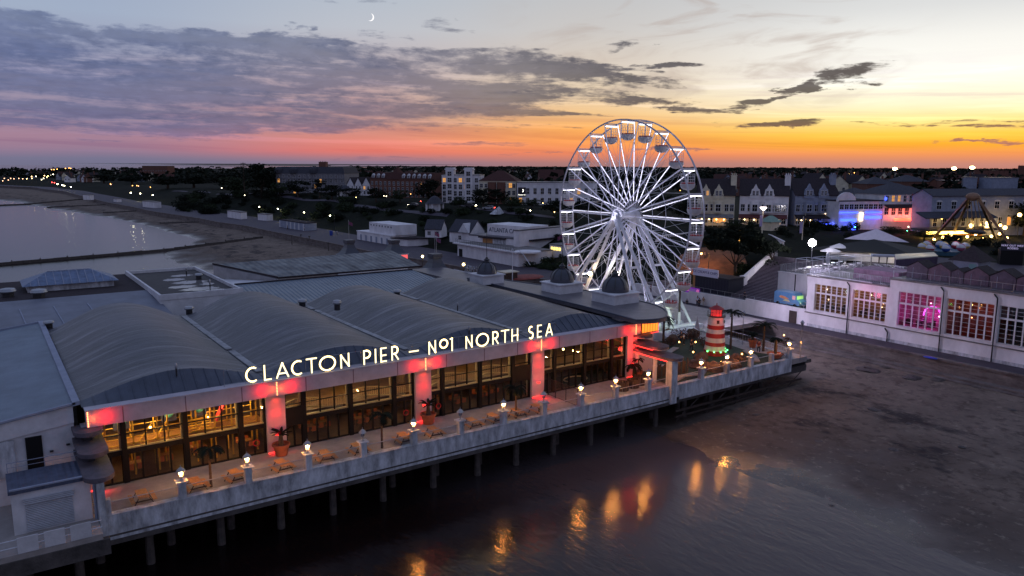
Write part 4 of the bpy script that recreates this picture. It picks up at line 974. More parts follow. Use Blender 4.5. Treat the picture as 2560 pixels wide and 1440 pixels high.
for k, (px, py, s) in enumerate(((1745,915,1.1),(1762,922,1.0),(1785,925,1.15),(1812,918,.95),(1835,915,.9),(1752,895,.9),(1838,898,.8),(1727,838,1.2),(1700,842,1.0),(1680,850,.9),(1668,833,.8))):
    x, y = at(px, py, 5.2); b = MB(); b.ball((x, y, 5.25), s, 12, 8, 1.1, 1, .8)
    b.v = [(p[0]+.16*s*sin(p[2]*7+k), p[1]+.16*s*sin(p[0]*6), p[2]+.14*s*sin(p[1]*5+k)) for p in b.v]
    tag(b.build('boulder', mat('brown_rock', L(98,74,58), .9, var=.45, scale=2, bump=.6, bscale=5) if k == 0 else bpy.data.materials['brown_rock'], smooth=True), 'brown boulder at the foot of the lighthouse' if k < 7 else 'brown boulder among dry shrubs behind the garden', 'boulder', 'boulders in the adventure garden')
palm('palm_tree', 'tall slender palm just right of the lighthouse', (*at(1826,872,5.1), 5.1), 4.9, 13, 2.1, .75, 1.8, .15)
palm('palm_tree', 'palm with spread fronds behind the second garden lantern from the end', (*at(1908,878,5.1), 5.1), 3.5, 11, 2.0, .75, 1.6, .15)
palm('palm_tree', 'palm left of the lighthouse in front of the white ballast block', (*at(1658,862,5.1), 5.1), 3.7, 12, 2.1, .5, 1.8, .17)
palm('potted_palm', 'palm in a wide low bowl at the end of the garden wall', (83.9,59.6,5.1), 2.0, 12, 1.0, .5, 1.9, .2, pot=(1.0,.6))
palm('potted_palm', 'bushy round palm in a tall clay pot behind the garden', (*at(1881,868,5.1), 5.1), .9, 22, .85, .7, 1.5, .2, pot=(.6,1.1), wd=.2)
def person_mesh(pose='stand'):
    """one continuous skinned figure, facing -y, feet at z 0"""
    J = {'pel':(0,0,.93),'wai':(0,0,1.08),'che':(0,.01,1.32),'nec':(0,.01,1.49),'hed':(0,-.02,1.60),'top':(0,-.01,1.72)}
    Ed = [('pel','wai'),('wai','che'),('che','nec'),('nec','hed'),('hed','top')]
    Rr = {'pel':.135,'wai':.125,'che':.145,'nec':.055,'hed':.095,'top':.06}
    for s, q in ((-1,'l'),(1,'r')):
        if pose == 'stand': leg = ((.09*s,0,.86),(.10*s,-.02+.03*s,.48),(.10*s,.02*s,.09),(.11*s,-.14+.02*s,.04)); arm = ((.19*s,.01,1.40),(.25*s,.03,1.12),(.26*s,-.06,.88),(.26*s,-.09,.79))
        elif pose == 'walk': leg = ((.09*s,0,.86),(.10*s,-.16*s-.06,.50),(.10*s,-.14*s+.10,.10),(.11*s,-.14*s-.05,.05)); arm = ((.19*s,.01,1.40),(.25*s,.12*s,1.14),(.25*s,.16*s-.14,.92),(.25*s,.18*s-.2,.85))
        else: leg = ((.09*s,0,.88),(.11*s,-.42,.90),(.11*s,-.42,.46),(.11*s,-.56,.42)); arm = ((.19*s,.01,1.40),(.25*s,-.08,1.14),(.20*s,-.30,1.02),(.16*s,-.38,1.0))
        for n_, p, r_ in zip(('hip','kne','ank','toe'), leg, (.095,.065,.042,.035)): J[q+n_] = p; Rr[q+n_] = r_
        for n_, p, r_ in zip(('sho','elb','wri','han'), arm, (.06,.045,.034,.032)): J[q+n_] = p; Rr[q+n_] = r_
        Ed += [('pel',q+'hip'),(q+'hip',q+'kne'),(q+'kne',q+'ank'),(q+'ank',q+'toe'),('che',q+'sho'),(q+'sho',q+'elb'),(q+'elb',q+'wri'),(q+'wri',q+'han')]
    def skin(names, grow):
        ks = [k for k in J if names is None or k in names]; ix = {k: i for i, k in enumerate(ks)}
        me = bpy.data.meshes.new('body'); me.from_pydata([J[k] for k in ks], [(ix[a], ix[c]) for a, c in Ed if a in ix and c in ix], [])
        ob = bpy.data.objects.new('body', me); COL.objects.link(ob); ob.modifiers.new('s', 'SKIN'); ob.modifiers.new('u', 'SUBSURF').levels = 1
        for i, k in enumerate(ks):
            r_ = Rr[k]+grow; me.skin_vertices[0].data[i].radius = (r_*(1.25 if k in ('che','pel','wai') else 1), r_*(.85 if k in ('che','pel','wai') else 1)); me.skin_vertices[0].data[i].use_root = (k == ks[0])
        dg = bpy.context.evaluated_depsgraph_get(); out = bpy.data.meshes.new_from_object(ob.evaluated_get(dg)); bpy.data.objects.remove(ob)
        out.polygons.foreach_set('use_smooth', [True]*len(out.polygons)); return out
    return (skin(None, 0), skin(('pel','wai','che','lsho','lelb','rsho','relb'), .018), skin(('pel','lhip','lkne','lank','rhip','rkne','rank'), .016))
PM = {p: person_mesh(p) for p in ('stand', 'walk', 'sit')}
hairm = MB(); hairm.ball((0,.015,1.665), .108, 10, 7, .95, 1.05, 1); 
cloth = {}
def person(loc, rz, pose, top, leg, lab, group=None, s=1.):
    p = thing('person', lab, 'person', loc, group, local=True, rz=rz); p.scale = (s, s, s)
    for nm, me, c in zip(('body', 'top', 'trousers'), PM[pose], ((176,128,104), top, leg)):
        if c not in cloth: cloth[c] = mat('cloth', L(*c), .8, var=.15)
        m2 = me.copy(); m2.materials.clear(); m2.materials.append(cloth[c]); o = bpy.data.objects.new(nm, m2); COL.objects.link(o); o.parent = p
    hairm.build('hair', M['darkwood'], p, smooth=True)
for a in [(1709,862,'stand',(196,190,190),(40,40,50),'person in a pale top beside the rocks in the garden'),(1728,878,'walk',(30,30,34),(30,30,34),'person in black standing left of the lighthouse'),(1896,882,'walk',(90,26,30),(26,26,32),'person in a dark red jacket in the garden between two palms'),(1702,858,'stand',(60,50,44),(50,50,60),'person in brown crouched among the garden shrubs')]:
    x, y = at(a[0], a[1], 5.15); person((x, y, 5.15), rnd.uniform(0, 6), a[2], a[3], a[4], a[5], 'people in the garden')
for k, (px, py) in enumerate(((1698,855),(1739,855),(1733,880),(1855,885),(1803,905),(1770,918),(1960,838))):
    x, y = at(px, py, 5.6)
    t = thing('garden_light', 'small amber garden light among the rocks near the lighthouse', 'light', (x, y, 5.1), 'amber garden lights')
    b = MB(); b.tube((x,y,5.1),(x,y,5.5),.03,n=5); b.build('spike', M['dark'], t); b = MB(); b.ball((x,y,5.6),.11,8,6); b.build('bulb', emis('amber_bulb', (1,.5,.12), 9) if k == 0 else bpy.data.materials['amber_bulb'], t)
    lamp('garden_glow', (x, y, 5.75), (1,.55,.2), 5, .1)
# dry shrubs in the garden
def leafball(b, c, r, n, s, flat=.7, rz=None):
    for _ in range(n):
        a = rnd.uniform(0, 2*pi); zc = rnd.uniform(-1, 1); q = sqrt(1-zc*zc); rr = r*rnd.uniform(.55, 1)
        p = Vector((c[0]+rr*q*cos(a), c[1]+rr*q*sin(a), c[2]+rr*zc*flat))
        d1 = Vector((rnd.gauss(0,1), rnd.gauss(0,1), rnd.gauss(0,.6))).normalized()*s*rnd.uniform(.6,1.3); d2 = d1.cross(Vector((rnd.gauss(0,1), rnd.gauss(0,1), rnd.gauss(0,1)))).normalized()*s*.5
        b.add([p-d1, p+d2, p+d1, p-d2], [(0,1,2,3)])
for k, (px, py, r) in enumerate(((1690,846,1.2),(1712,848,1.3),(1735,846,1.1),(1760,862,1.0),(1848,905,.8),(1676,862,.9),(1966,862,.9))):
    x, y = at(px, py, 5.2); b = MB(); leafball(b, (x, y, 5.1+r*.6), r, 160, .16); 
    for q in range(5): b.tube((x,y,5.0),(x+rnd.uniform(-.5,.5)*r,y+rnd.uniform(-.5,.5)*r,5.2+r*.8),.03,.01,4)
    tag(b.build('dry_shrub', mat('dry_leaf', L(84,58,44), .8, var=.4, scale=1.2) if k == 0 else bpy.data.materials['dry_leaf']), 'rust brown shrub growing behind the lighthouse garden', 'shrub', 'rust brown garden shrubs')
gf = thing('garden_fence', 'thin white railing on a low white kerb behind the garden', 'fence', (87, 68, 5))
FP = [(85.2,58.3),(86.2,60),(87.6,66),(88.3,72),(88.3,76.0)]
for (x0,y0),(x1,y1) in zip(FP, FP[1:]):
    n = max(2, int(sqrt((x1-x0)**2+(y1-y0)**2)/.45)); b = MB()
    b.bar((x0,y0,5.1),(x1,y1,5.1),.25,.3); b.build('kerb', M['whiteweather'], gf)
    b = MB(); b.tube((x0,y0,6.2),(x1,y1,6.2),.03,n=4); b.tube((x0,y0,5.4),(x1,y1,5.4),.02,n=4)
    for i in range(n): t_ = i/n; b.tube((x0+(x1-x0)*t_, y0+(y1-y0)*t_, 5.2),(x0+(x1-x0)*t_, y0+(y1-y0)*t_, 6.2),.018,n=4)
    b.build('rail', M['steel'], gf)
for k, (px, py, pt_) in enumerate(((1856,862,790),(2000,900,815))):
    x, y = at(px, py, 5); z1 = zat(px, pt_, x, y)
    t = thing('lamp_post', 'slim unlit grey lamp post %s' % ('standing behind the lighthouse palm' if k == 0 else 'at the outer corner of the pier garden'), 'lamp post', (x, y, 4.9), 'slim lamp posts at the pier garden')
    b = MB(); b.tube((x,y,4.9),(x,y,z1),.06,.04,6); b.build('pole', M['steel'], t); b = MB(); b.lathe(x,y,[(.1,z1),(.25,z1+.4),(.3,z1+.45),(.05,z1+.75),(1e-5,z1+.8)],8); b.build('lamp_head', M['steel'], t)
# ------------------------------------------------------------------ observation wheel
wx, wy, wz, WR = 84.3, 89.0, 22.1, 14.85
fw = thing('ferris_wheel', 'tall white observation wheel with lit spokes and red and white caged gondolas', 'ferris wheel', (wx, wy, 5))
led = emis('led_white', (.84,.82,1.0), 2.6); ledlow = emis('led_dim', (.76,.74,1.0), .75)
UN, UF = wx-1.42, wx+1.42; M['rimsteel'] = mat('rim_steel', L(196,194,204), .4, var=.12)
def wp(u, r, a): return (u, wy-r*cos(a), wz+r*sin(a))
for u in (UN, UF):
    b = MB()
    for k in range(72): b.bar(wp(u, WR, k*pi/36), wp(u, WR, (k+1)*pi/36), .19, .19)
    b.build('rim', M['rimsteel'], fw)
    b = MB()
    for k in range(24): b.bar(wp(u, WR*.50, k*pi/12), wp(u, WR*.50, (k+1)*pi/12), .06)
    b.build('inner_ring', M['whitesteel'], fw)
hb = MB(); hb.tube((wx-2.2,wy,wz),(wx+2.7,wy,wz),.55,n=16)
for u in (UN-.3, UF+.3): hb.tube((u-.12,wy,wz),(u+.12,wy,wz),1.15,n=20)
hb.build('hub', M['whitesteel'], fw, smooth=True)
for k in range(24):
    a = pi/2+k*pi/12
    for side, u in ((-1, UN), (1, UF)):
        b = MB(); p, q = wp(u+side*.3, .9, a), wp(u, WR-.1, a)
        d = Vector(q)-Vector(p)
        sd = Vector((0, sin(a), cos(a)))*.09
        b.bar(Vector(p)+sd*1.0, Vector(q)+sd*1.0, .055); b.bar(Vector(p)-sd, Vector(q)-sd, .055)
        for i in range(1, 9): c = Vector(p)+d*i/9; b.bar(c-sd, c+sd, .04)
        sp2 = b.build('spoke', M['whitesteel'], fw)
        upper = side > 0 and sin(a) > -.3
        b = MB(); b.bar(Vector(p).lerp(Vector(q), .10)+Vector((-side*.03,0,0)), Vector(q)+Vector((-side*.03,0,0)), .05 if upper else .034); b.build('led_strip', led if upper else ledlow, sp2)
    b = MB()
    a2 = a+pi/12
    for r0, r1 in ((.30,.5),(.5,.72),(.72,1.0)):
        b.tube(wp(UN, WR*r0, a), wp(UF, WR*r1, a), .022, n=4, cap=False); b.tube(wp(UF, WR*r0, a), wp(UN, WR*r1, a), .022, n=4, cap=False)
    b.tube(wp(UN, WR*.5, a), wp(UN, WR, a2), .02, n=4, cap=False); b.tube(wp(UF, WR*.5, a2), wp(UF, WR, a), .02, n=4, cap=False)
    b.tube(wp(UN, WR*.5, a), wp(UF, WR*.5, a), .03, n=4)
    b.bar(wp(UN, WR, a), wp(UF, WR, a), .16)
    b.build('brace', M['whitesteel'], fw)
# gondola prototype around its pivot
gr = bpy.data.objects.new('gondola', None); COL.objects.link(gr); gr['_loc'] = 1
b = MB(); b.box(-1.0,1.0,-.12,.12,-.30,-.18); roofb = b.build('roof_lamp', emis('gondola_lamp', (.95,.95,1.0), 3.4), gr)
b = MB(); b.box(-1.05,1.05,-.16,.16,-.18,-.05); b.tube((0,0,-.2),(0,0,-2.0),.09,n=6)
for k in range(16):
    a = k*pi/8
    b.tube((.85*cos(a),.85*sin(a),-.62),(.85*cos(a),.85*sin(a),-1.95),.014,n=3,cap=False)
for z in (-.62,-.95,-1.3,-1.62): b.path([(.85*cos(k*pi/8),.85*sin(k*pi/8),z) for k in range(17)], .014, 3)
b.build('cage', M['whitesteel'], gr)
b = MB(); b.lathe(0,0,[(.06,-2.62),(.5,-2.52),(.80,-2.30),(.90,-2.02),(.92,-1.80),(.88,-1.80),(.72,-2.2),(1e-5,-2.25)],18); b.build('tub', M['white'], gr, smooth=True)
for hs in (0, 1):
    b = MB(); pl = [(.76*cos(t),.76*sin(t)) for t in [hs*pi+.25+i*.26 for i in range(11)]]; pl += [(x*.82,y*.82) for x, y in pl[::-1]]
    b.prism(pl, -2.1, -1.66); b.build('seat', M['redpaint'], gr)
for k in range(24):
    a = pi/2+k*pi/12
    g = gr if k == 0 else copy_tree(gr)
    g.parent = fw; g.scale = (1.18,)*3; p = wp(wx, WR-.12, a); g.location = (p[0]-wx, p[1]-wy, p[2]-5)
# A-frame legs, each pair tied by rungs
FT = [((wx-2.1,wy,wz),[(79.3,99.6,5),(83.3,99.6,5)]),((wx-2.1,wy,wz),[(79.3,78.4,5),(83.3,78.4,5)]),((wx+2.6,wy,wz),[(85.9,79.0,5),(89.8,79.0,5)]),((wx+2.6,wy,wz),[(85.9,99.0,5),(89.8,99.0,5)])]
for top, feet in FT:
    for k, f in enumerate(feet):
        b = MB(); T = Vector(top)+Vector((.25 if k else -.25, 0, 0)); f = Vector(f)
        b.tube(T, T.lerp(f, .8), .34, .30, 4); b.tube(T.lerp(f, .8), f, .30, .20, 4); b.build('leg', M['whitesteel'], fw)
    b = MB()
    for q in (.45, .78): b.bar(Vector(top).lerp(Vector(feet[0]), q), Vector(top).lerp(Vector(feet[1]), q), .3)
    b.build('tie_beam', M['whitesteel'], fw)
b = MB(); b.tube((87.3,79.6,5),(87.3,79.6,11.5),.16,n=8); b.build('strut', M['darkwood'], fw)
b = MB(); b.tube((87.3,79.6,5),(87.3,79.6,7.6),.2,n=8); b.build('strut_sleeve', M['whitesteel'], fw)
b = MB(); b.prismx([(74.2,5),(76.6,5),(76.6,5.75),(75.9,6.15),(74.9,6.15),(74.2,5.75)], 78.9, 85.8); b.build('ballast_block', M['white'], fw)
for y_, x0_ in ((78, 84.5), (98, 78)): b = MB(); b.box(x0_, 91, y_, y_+2, 5.0, 5.6); b.build('foot_beam', M['whitesteel'], fw)
b = MB(); b.add([(87.0,76.3,5.0),(87.6,75.6,5.2),(87.4,76.0,7.6),(88.1,76.6,5.1)], [(0,1,2),(1,3,2),(3,0,2),(0,3,1)]); b.build('marker_flag', mat('grey_cover', L(160,150,156), .7, var=.1), fw)
bp_ = thing('boarding_platform', 'white boarding platform and curved hoarding beneath the big wheel', 'platform', (88, 90, 5))
b = MB(); b.box(80.5, 90, 83, 96, 5, 5.7); b.build('floor', M['steel'], bp_)
b = MB(); AR = [(91,82),(92.5,86),(93,91),(92.6,97),(91,101)]
for p, q in zip(AR, AR[1:]): b.bar((*p,5.9),(*q,5.9),.15,1.8)
b.build('hoarding', M['white'], bp_)
b = MB()
for z in (6.2, 6.8):
    b.tube((80.5,83,z),(90,83,z),.03,n=4); b.tube((90,83,z),(90,96,z),.03,n=4); b.tube((80.5,83,z),(80.5,96,z),.03,n=4)
for k in range(14): b.tube((80.5+.73*k,83,5.7),(80.5+.73*k,83,6.8),.025,n=4)
b.build('railing', M['whitesteel'], bp_)
gr2 = thing('crowd_barrier', 'pale greenish barrier fence lit from below in front of the wheel', 'barrier', (86, 77.6, 5))
b = MB()
for k in range(30): b.tube((80+.3*k,77.5,5),(80+.3*k,77.5,6.3),.03,n=4)
for z in (5.2,5.7,6.3): b.tube((80,77.5,z),(89,77.5,z),.03,n=4)
for k in range(16): b.box(80.3+.55*k, 80.75+.55*k, 80.4+(k%3)*.4, 80.6+(k%3)*.4, 5, 5.9)
b.build('railing', M['whitesteel'], gr2)
lamp('platform_green', (84, 79.2, 7.2), (.75,1,.75), 160, .5)
lamp('platform_green', (88.6, 77.9, 7.0), (.75,1,.8), 70, .5)
# the wheel's floodlights: lamps on the hub ends and at the feet
for u in (wx-2.6, wx+3.2):
    lamp('hub_flood', (u, wy, wz-.2), (.80,.77,1.0), 320, .5)
for (x, y, z), c, p in (((86.5,82.5,6.6),(.72,.70,1),2200),((89.5,82,6.6),(.72,.70,1),1500),((87.5,95.5,6.6),(.80,.76,1),1300),((81,94,6.5),(1,.9,.78),600),((81,84,6.5),(1,.86,.72),500)):
    lamp('leg_flood', (x, y, z), c, p, .3, 'SPOT', (wx, wy, wz), 70, .5)
lamp('wheel_wash', (wx+4.2, wy-6, 15), (.78,.68,1.0), 19000, 1.5, 'SPOT', (111, 58, 5), 100, .9)
for k, (px, py, u, c, p) in enumerate(((1475,684,82.0,(1,.72,.36),420),(1541,683,86.0,(1,.93,.85),260))):
    d = ray(px, py); t_ = u/d[0]; x, y, z = u, d[1]*t_, CZ+d[2]*t_
    t = thing('floodlight', 'bright %s floodlight fixed among the wheel legs' % ('yellow', 'white')[k], 'floodlight', (x, y, z))
    b = MB(); b.ball((x,y,z),.42,12,8,.6,1,.8); b.build('lens', emis('flood_lens%d' % k, c, 30), t); b = MB(); b.box(x+.2,x+.5,y-.4,y+.4,z-.3,z+.4); b.build('housing', M['dark'], t)
    lamp('flood', (x-.7, y-.3, z), c, p, .3)
# ------------------------------------------------------------------ roofs behind the vaults
def slab(b, pts, th=.15):
    """sloping roof sheet with thickness from four top corners"""
    n = len(pts); b.add(list(pts)+[(x, y, z-th) for x, y, z in pts], [tuple(range(n)), tuple(range(n, 2*n))[::-1]]+[(k, n+k, n+(k+1) % n, (k+1) % n) for k in range(n)])
plain = mat('blue_grey_roof', L(104,108,122), .55, var=.25, scale=.35, bump=.15, bscale=4)
t = thing('slate_hall', 'long plain blue-grey sloping roof behind the first vault at left', 'hall', (0, 112, 5))
b = MB(); slab(b, [(-40,98.6,10.9),(19.0,98.6,10.9),(19.0,117.3,12.15),(-40,117.3,12.15)]); r_ = b.build('sloping_roof', plain, t)
b = MB()
for u in (3.5, 7.2, 11): b.bar((u,100,11.05),(u-.4,112,11.86),.12,.05)
b.build('roof_joint', M['greypaint'], r_)
b = MB(); b.box(-40, 18.9, 98.7, 117.4, 5, 10.75); b.build('wall', M['white'], t)
b = MB(); b.box(-40, 19.0, 117.42, 137, 11.9, 12.1); b.build('flat_roof', M['tiles'], t)
b = MB(); b.box(-40, 18.95, 117.5, 136.9, 5, 11.9); b.build('rear_wall', M['white'], t)
t = thing('hipped_lantern', 'blue hipped metal roof lantern with ribbed slopes and short walls at the back left', 'roof lantern', (10, 127, 12))
b = MB(); b.box(4.6, 15.4, 124.2, 130.5, 12.1, 13.0); b.build('wall', M['whiteweather'], t)
b = MB(); A_, B_, C_, D_ = (4.0,123.6,13.0),(16.0,123.6,13.0),(16.0,131.1,13.0),(4.0,131.1,13.0); E_, F_ = (7.3,127.3,14.5),(12.8,127.3,14.5)
b.add([A_,B_,C_,D_,E_,F_], [(0,1,5,4),(1,2,5),(2,3,4,5),(3,0,4),(3,2,1,0)]); rr_ = b.build('hipped_roof', mat('blue_metal_roof', L(96,112,140), .5, .1, var=.35, scale=1.2), t)
b = MB()
for k in range(1, 12):
    u = 4+k; z = 14.5 if 7.3 <= u <= 12.8 else (13+1.5*(u-4)/3.3 if u < 7.3 else 13+1.5*(16-u)/3.2); y = 123.6+3.7*(z-13)/1.5; b.bar((u,123.55,13.02),(u,y,z+.03),.1,.06)
b.bar(E_,F_,.2,.15); b.build('rib', M['greypaint'], rr_)
t = thing('puddled_roof_block', 'white walled block with black flat roof holding pale puddles', 'building', (24, 122, 5))
b = MB(); b.box(18.7,29.4,108,136.2,5,12.0); b.build('wall', M['white'], t)
b = MB(); b.box(18.9,29.2,108.2,136,12.0,12.15); rf = b.build('flat_roof', mat('black_bitumen', L(46,40,40), .7, var=.35, scale=.8, bump=.2, bscale=5), t)
b = MB(); b.box(18.6,29.5,107.9,108.2,12.0,12.75); b.box(18.6,29.5,136,136.3,12.0,12.6); b.box(18.6,18.9,108.2,136,12.0,12.75); b.box(29.2,29.5,108.2,136,12.0,12.6); b.build('parapet', M['white'], t)
pud = mat('rain_water', L(120,118,118), .04, var=0, spec=1.0)
for cu, cv, ru, rv in ((25.2,114.2,2.6,1.6),(26.6,112.4,1.3,.7),(23.5,117.5,2.0,1.3),(25.4,121.5,2.4,1.6),(23.9,125.5,1.6,1.4),(27.0,118.6,1.0,1.4),(25.8,129.5,1.6,1.1)):
    b = MB(); n = 22; b.prism([(cu+ru*cos(k*2*pi/n)*(1+.35*sin(3*k+cu)*.5), cv+rv*sin(k*2*pi/n)*(1+.3*sin(2*k+cv)*.6)) for k in range(n)], 12.15, 12.157); b.build('puddle', pud, rf)
for a in [(525,715,12.4,.12,1.0,'thin pipe vent standing in the puddles of the flat roof'),(497,694,12.4,.6,.7,'square grey vent on the puddled flat roof'),(466,683,12.4,.15,.9,'short pipe vent at the back of the puddled flat roof')]: cowl(*a)
t = thing('ribbed_hall', 'wide hall with grey ribbed metal slope and mottled old sheet roof behind it', 'hall', (45, 112, 5))
b = MB(); slab(b, [(29.6,98.8,10.7),(61,98.8,10.7),(58.5,112.6,12.55),(29.6,112.6,12.55)]); b.build('ribbed_roof', ribs(mat('ribbed_metal_roof', L(112,124,136), .45, .2, var=.18, scale=.4), 0, .62, .09), t)
b = MB(); b.box(29.6,60.5,98.9,127,5,10.5); b.build('wall', M['white'], t)
b = MB(); slab(b, [(36.2,113.6,12.9),(60.8,113.6,12.9),(62,127.3,14.2),(30.2,127.3,13.9)]); r_ = b.build('sheet_roof', ribs(mat('mottled_sheet_roof', L(128,132,132), .75, var=.6, scale=.55, bump=.3, bscale=4, stretch=(1,.5,1), col2=L(62,62,66), detail=9), 0, 1.0, .05), t)
b = MB(); b.bar((36.2,113.5,12.9),(60.8,113.5,12.9),.3,.25); b.bar((30.2,127.3,14.0),(36.2,113.6,13.0),.25,.2); b.bar((29.6,112.7,12.6),(58.5,112.7,12.6),.35,.2); b.build('gutter', M['tiles'], r_)
b = MB(); b.add([(30.2,127.2,13.75),(36.2,113.7,12.75),(36.2,113.7,12.3),(30.2,127.2,11.5)], [(0,1,2,3),(3,2,1,0)]); b.add([(29.7,112.7,12.5),(36,112.7,12.5),(30.2,127,11.6)], [(0,1,2)]); b.build('gable_wall', M['white'], t)
# pier-head towers with bell-shaped roofs
def tower(px, py, z, s, hb_, lab, pole, lit, zb=5):
    x, y = at(px, py, z)
    t = thing('bell_roof_tower', lab, 'tower', (x, y, zb), 'bell roofed towers of the pier entrance')
    b = MB(); b.box(x-s, x+s, y-s, y+s, zb, z+.2); b.box(x-s-.2, x+s+.2, y-s-.2, y+s+.2, z+.2, z+.4); b.build('wall', M['white'], t)
    if lit: 
        b = MB(); b.box(x+s+.02, x+s+.06, y-s*.8, y+s*.8, z-1.6, z+.1); b.build('side_glow', emis('pink_side_glow', L(255,100,100), .9) if 'pink_side_glow' not in bpy.data.materials else bpy.data.materials['pink_side_glow'], t)
        b = MB(); b.box(x+s*.3, x+s, y-s-.06, y-s-.02, z-1.4, z+.1); b.build('side_glow', bpy.data.materials['pink_side_glow'], t)  # emissive sheets standing in for pink light on the tower's right side
    b = MB(); n = 4; prof = [(1.0,0),(.82,.25),(.62,.75),(.45,1.4),(.36,2.0),(.36,2.25),(.42,2.3),(.42,2.9),(1e-5,3.0)]
    vv = []; ff = []
    for r, h in prof: vv += [(x+dx*r*(s+.25), y+dy*r*(s+.25), z+.4+h*hb_/3) for dx, dy in ((-1,-1),(1,-1),(1,1),(-1,1))]
    for i in range(len(prof)-1):
        for k in range(4): ff.append((i*4+k, i*4+(k+1) % 4, i*4+4+(k+1) % 4, i*4+4+k))
    b.add(vv, ff); b.build('bell_roof', bpy.data.materials['dark_lead_dome'], t, smooth=False)
    zt = z+.4+hb_
    for k in range(pole):
        b = MB(); b.tube((x+.3*k, y, zt-.2), (x+.3*k, y, zt+4.2-.9*k), .05, .03, 5); b.build('flagpole', M['steel'], t)
        b = MB(); q = zt+3.2-1.1*k; b.grid(6, 2, lambda i, j: (x+.3*k+.14*i, y-.03+.12*sin(i*.9), q+.35*j-.07*i)); b.build('flag', bpy.data.materials['red_flag'], t)
tower(874, 641, 10.2, 2.0, 3.3, 'dark bell-roofed tower with one flagpole at the far left of the pier entrance', 1, True)
tower(985, 637, 10.2, 2.2, 3.0, 'dark bell-roofed tower without flag between the two flagpoles', 0, True)
tower(1088, 682, 10.6, 2.1, 3.2, 'dark bell-roofed tower with two flags nearest the wheel', 2, True)
t = thing('entrance_block', 'low dark flat roofed block between the bell-roofed towers', 'building', (64, 142, 5))
b = MB(); b.box(60,70,139,147,5,9.6); b.build('wall', M['white'], t)
b = MB(); b.box(59.8,70.2,138.8,147.2,9.6,9.8); b.build('flat_roof', M['tiles'], t)
t = thing('arcade_block', 'pale green weathered block with slanting windows behind the fourth vault', 'building', (64, 107, 5))
b = MB(); b.box(61.3,67.0,100.5,118,5,11.6); b.build('wall', M['whiteweather'], t)
b = MB(); b.box(61.0,67.2,100.3,118.2,11.6,11.8); b.build('flat_roof', M['flatroof'], t)
for k in range(4):
    b = MB(); b.box(61.22,61.3,102.3+3.4*k,103.5+3.4*k,10.1,11.1); b.build('window', M['win'], t)
x, y = at(1123, 694, 11.8)
sg2 = thing('entrance_letters', 'row of upright letters along the pier entrance roof seen from behind', 'sign', (68.0, 108, 11.6))
text_mesh('letter', 'THE PIER', 1.7, .08, M['steel'], sg2, (-.4, -.6, .25), (radians(90), 0, radians(90)))
b = MB(); b.box(67.0,68.0,100.8,117.5,11.4,11.6); b.tube((67.4,102,11.8),(67.4,114,11.8),.05,n=4); b.build('ledge', M['white'], sg2)
# lamps standing at the pier entrance
def globe_lamp(x, y, z0, z1, lab, p=60, c=(1,.72,.30), r=.26, st=16, group='lit globe lamps'):
    t = thing('globe_lamp', lab, 'lamp post', (x, y, z0), group)
    b = MB(); b.tube((x,y,z0),(x,y,z1-.2),.08,.05,6); b.build('post', M['dark'], t)
    nm = 'globe_%d_%d' % (int(c[1]*100), st); b = MB(); b.ball((x,y,z1), r, 10, 7); b.build('globe', bpy.data.materials[nm] if nm in bpy.data.materials else emis(nm, c, st), t, smooth=True)
    if p: lamp('globe_light', (x, y, z1-.05-r), c, p, r)
for px, py, u in ((1056,641,80),(1159,661,74)):
    d = ray(px, py); t_ = u/d[0]; globe_lamp(u, d[1]*t_, 5, CZ+d[2]*t_, 'glowing yellow globe lamp %s' % ('left of the two-flag tower' if px < 1100 else 'behind the roof letters of the pier entrance'), 50)
t = thing('arched_lamp', 'tall white lamp post with hooped top behind the first dome', 'lamp post', (80, 118, 5))
x, y = at(1281, 705, 6); z1 = zat(1281, 622, x, y)
b = MB(); b.tube((x,y,4.9),(x,y,z1-.8),.09,.06,6); b.path([(x+.22*cos(a), y, z1-.6+.6*sin(a)) for a in [i*pi/8 for i in range(9)]], .05, 5); b.build('pole', M['whitesteel'], t); t.location = (x, y, 4.9)
for ch in t.children: ch.location = Vector((80,118,5))-Vector((x,y,4.9))
b = MB(); b.ball((*at(1310,690,5.6),5.3), 3.2, 12, 6, 1.6, 1, .16); tag(b.build('canvas_cover', mat('red_canvas', L(130,60,52), .8, var=.3)), 'dull red canvas mound on the deck left of the wheel', 'canvas')
x, y = at(1270,690,6); t = thing('ticket_hut', 'small dark flat-topped hut beside the hooped lamp', 'hut', (x, y, 5)); b = MB(); b.box(x-1.6,x+1.6,y-1.3,y+1.3,5,6.9); b.build('wall', M['darkwood'], t); b = MB(); b.box(x-1.9,x+1.9,y-1.6,y+1.6,6.9,7.1); b.build('roof', M['cream'], t)
# ------------------------------------------------------------------ right-hand promenade: wall, steps, restaurant
t = thing('promenade_wall', 'long white rendered wall along the promenade with a dark doorway', 'wall', (109.5, 90, 4.1))
b = MB()
for (v0, v1, z1) in ((72.4,84.4,6.75),(84.4,97.5,6.35),(97.5,112,5.9)): b.box(109.3, 109.75, v0, v1, 3.9, z1); b.box(109.25, 109.8, v0, v1, z1, z1+.08)
b.build('wall', M['render'], t)
b = MB(); b.box(109.2, 109.31, 74.0, 75.4, 4.1, 6.2); b.build('door', M['darkwood'], t)
b = MB(); b.box(109.8, 118.2, 72.4, 112, 4.5, 5.95); tag(b.build('upper_path', M['paving'], base=(114,92,4.5)), kind='structure')
b = MB(); n = 34
for k in range(n):
    t_ = k/n; b.box(113.8+.58*k, 113.8+.58*(k+1), 78.5+5.5*min(1, t_*3)+1.0*t_, 91.5+5.0*t_, 5.8, 5.98+(k+1)*.165)
tag(b.build('steps', mat('dark_paving_steps', L(82,72,84), .7, var=.35, scale=.9, bump=.4, bscale=8)), kind='structure')
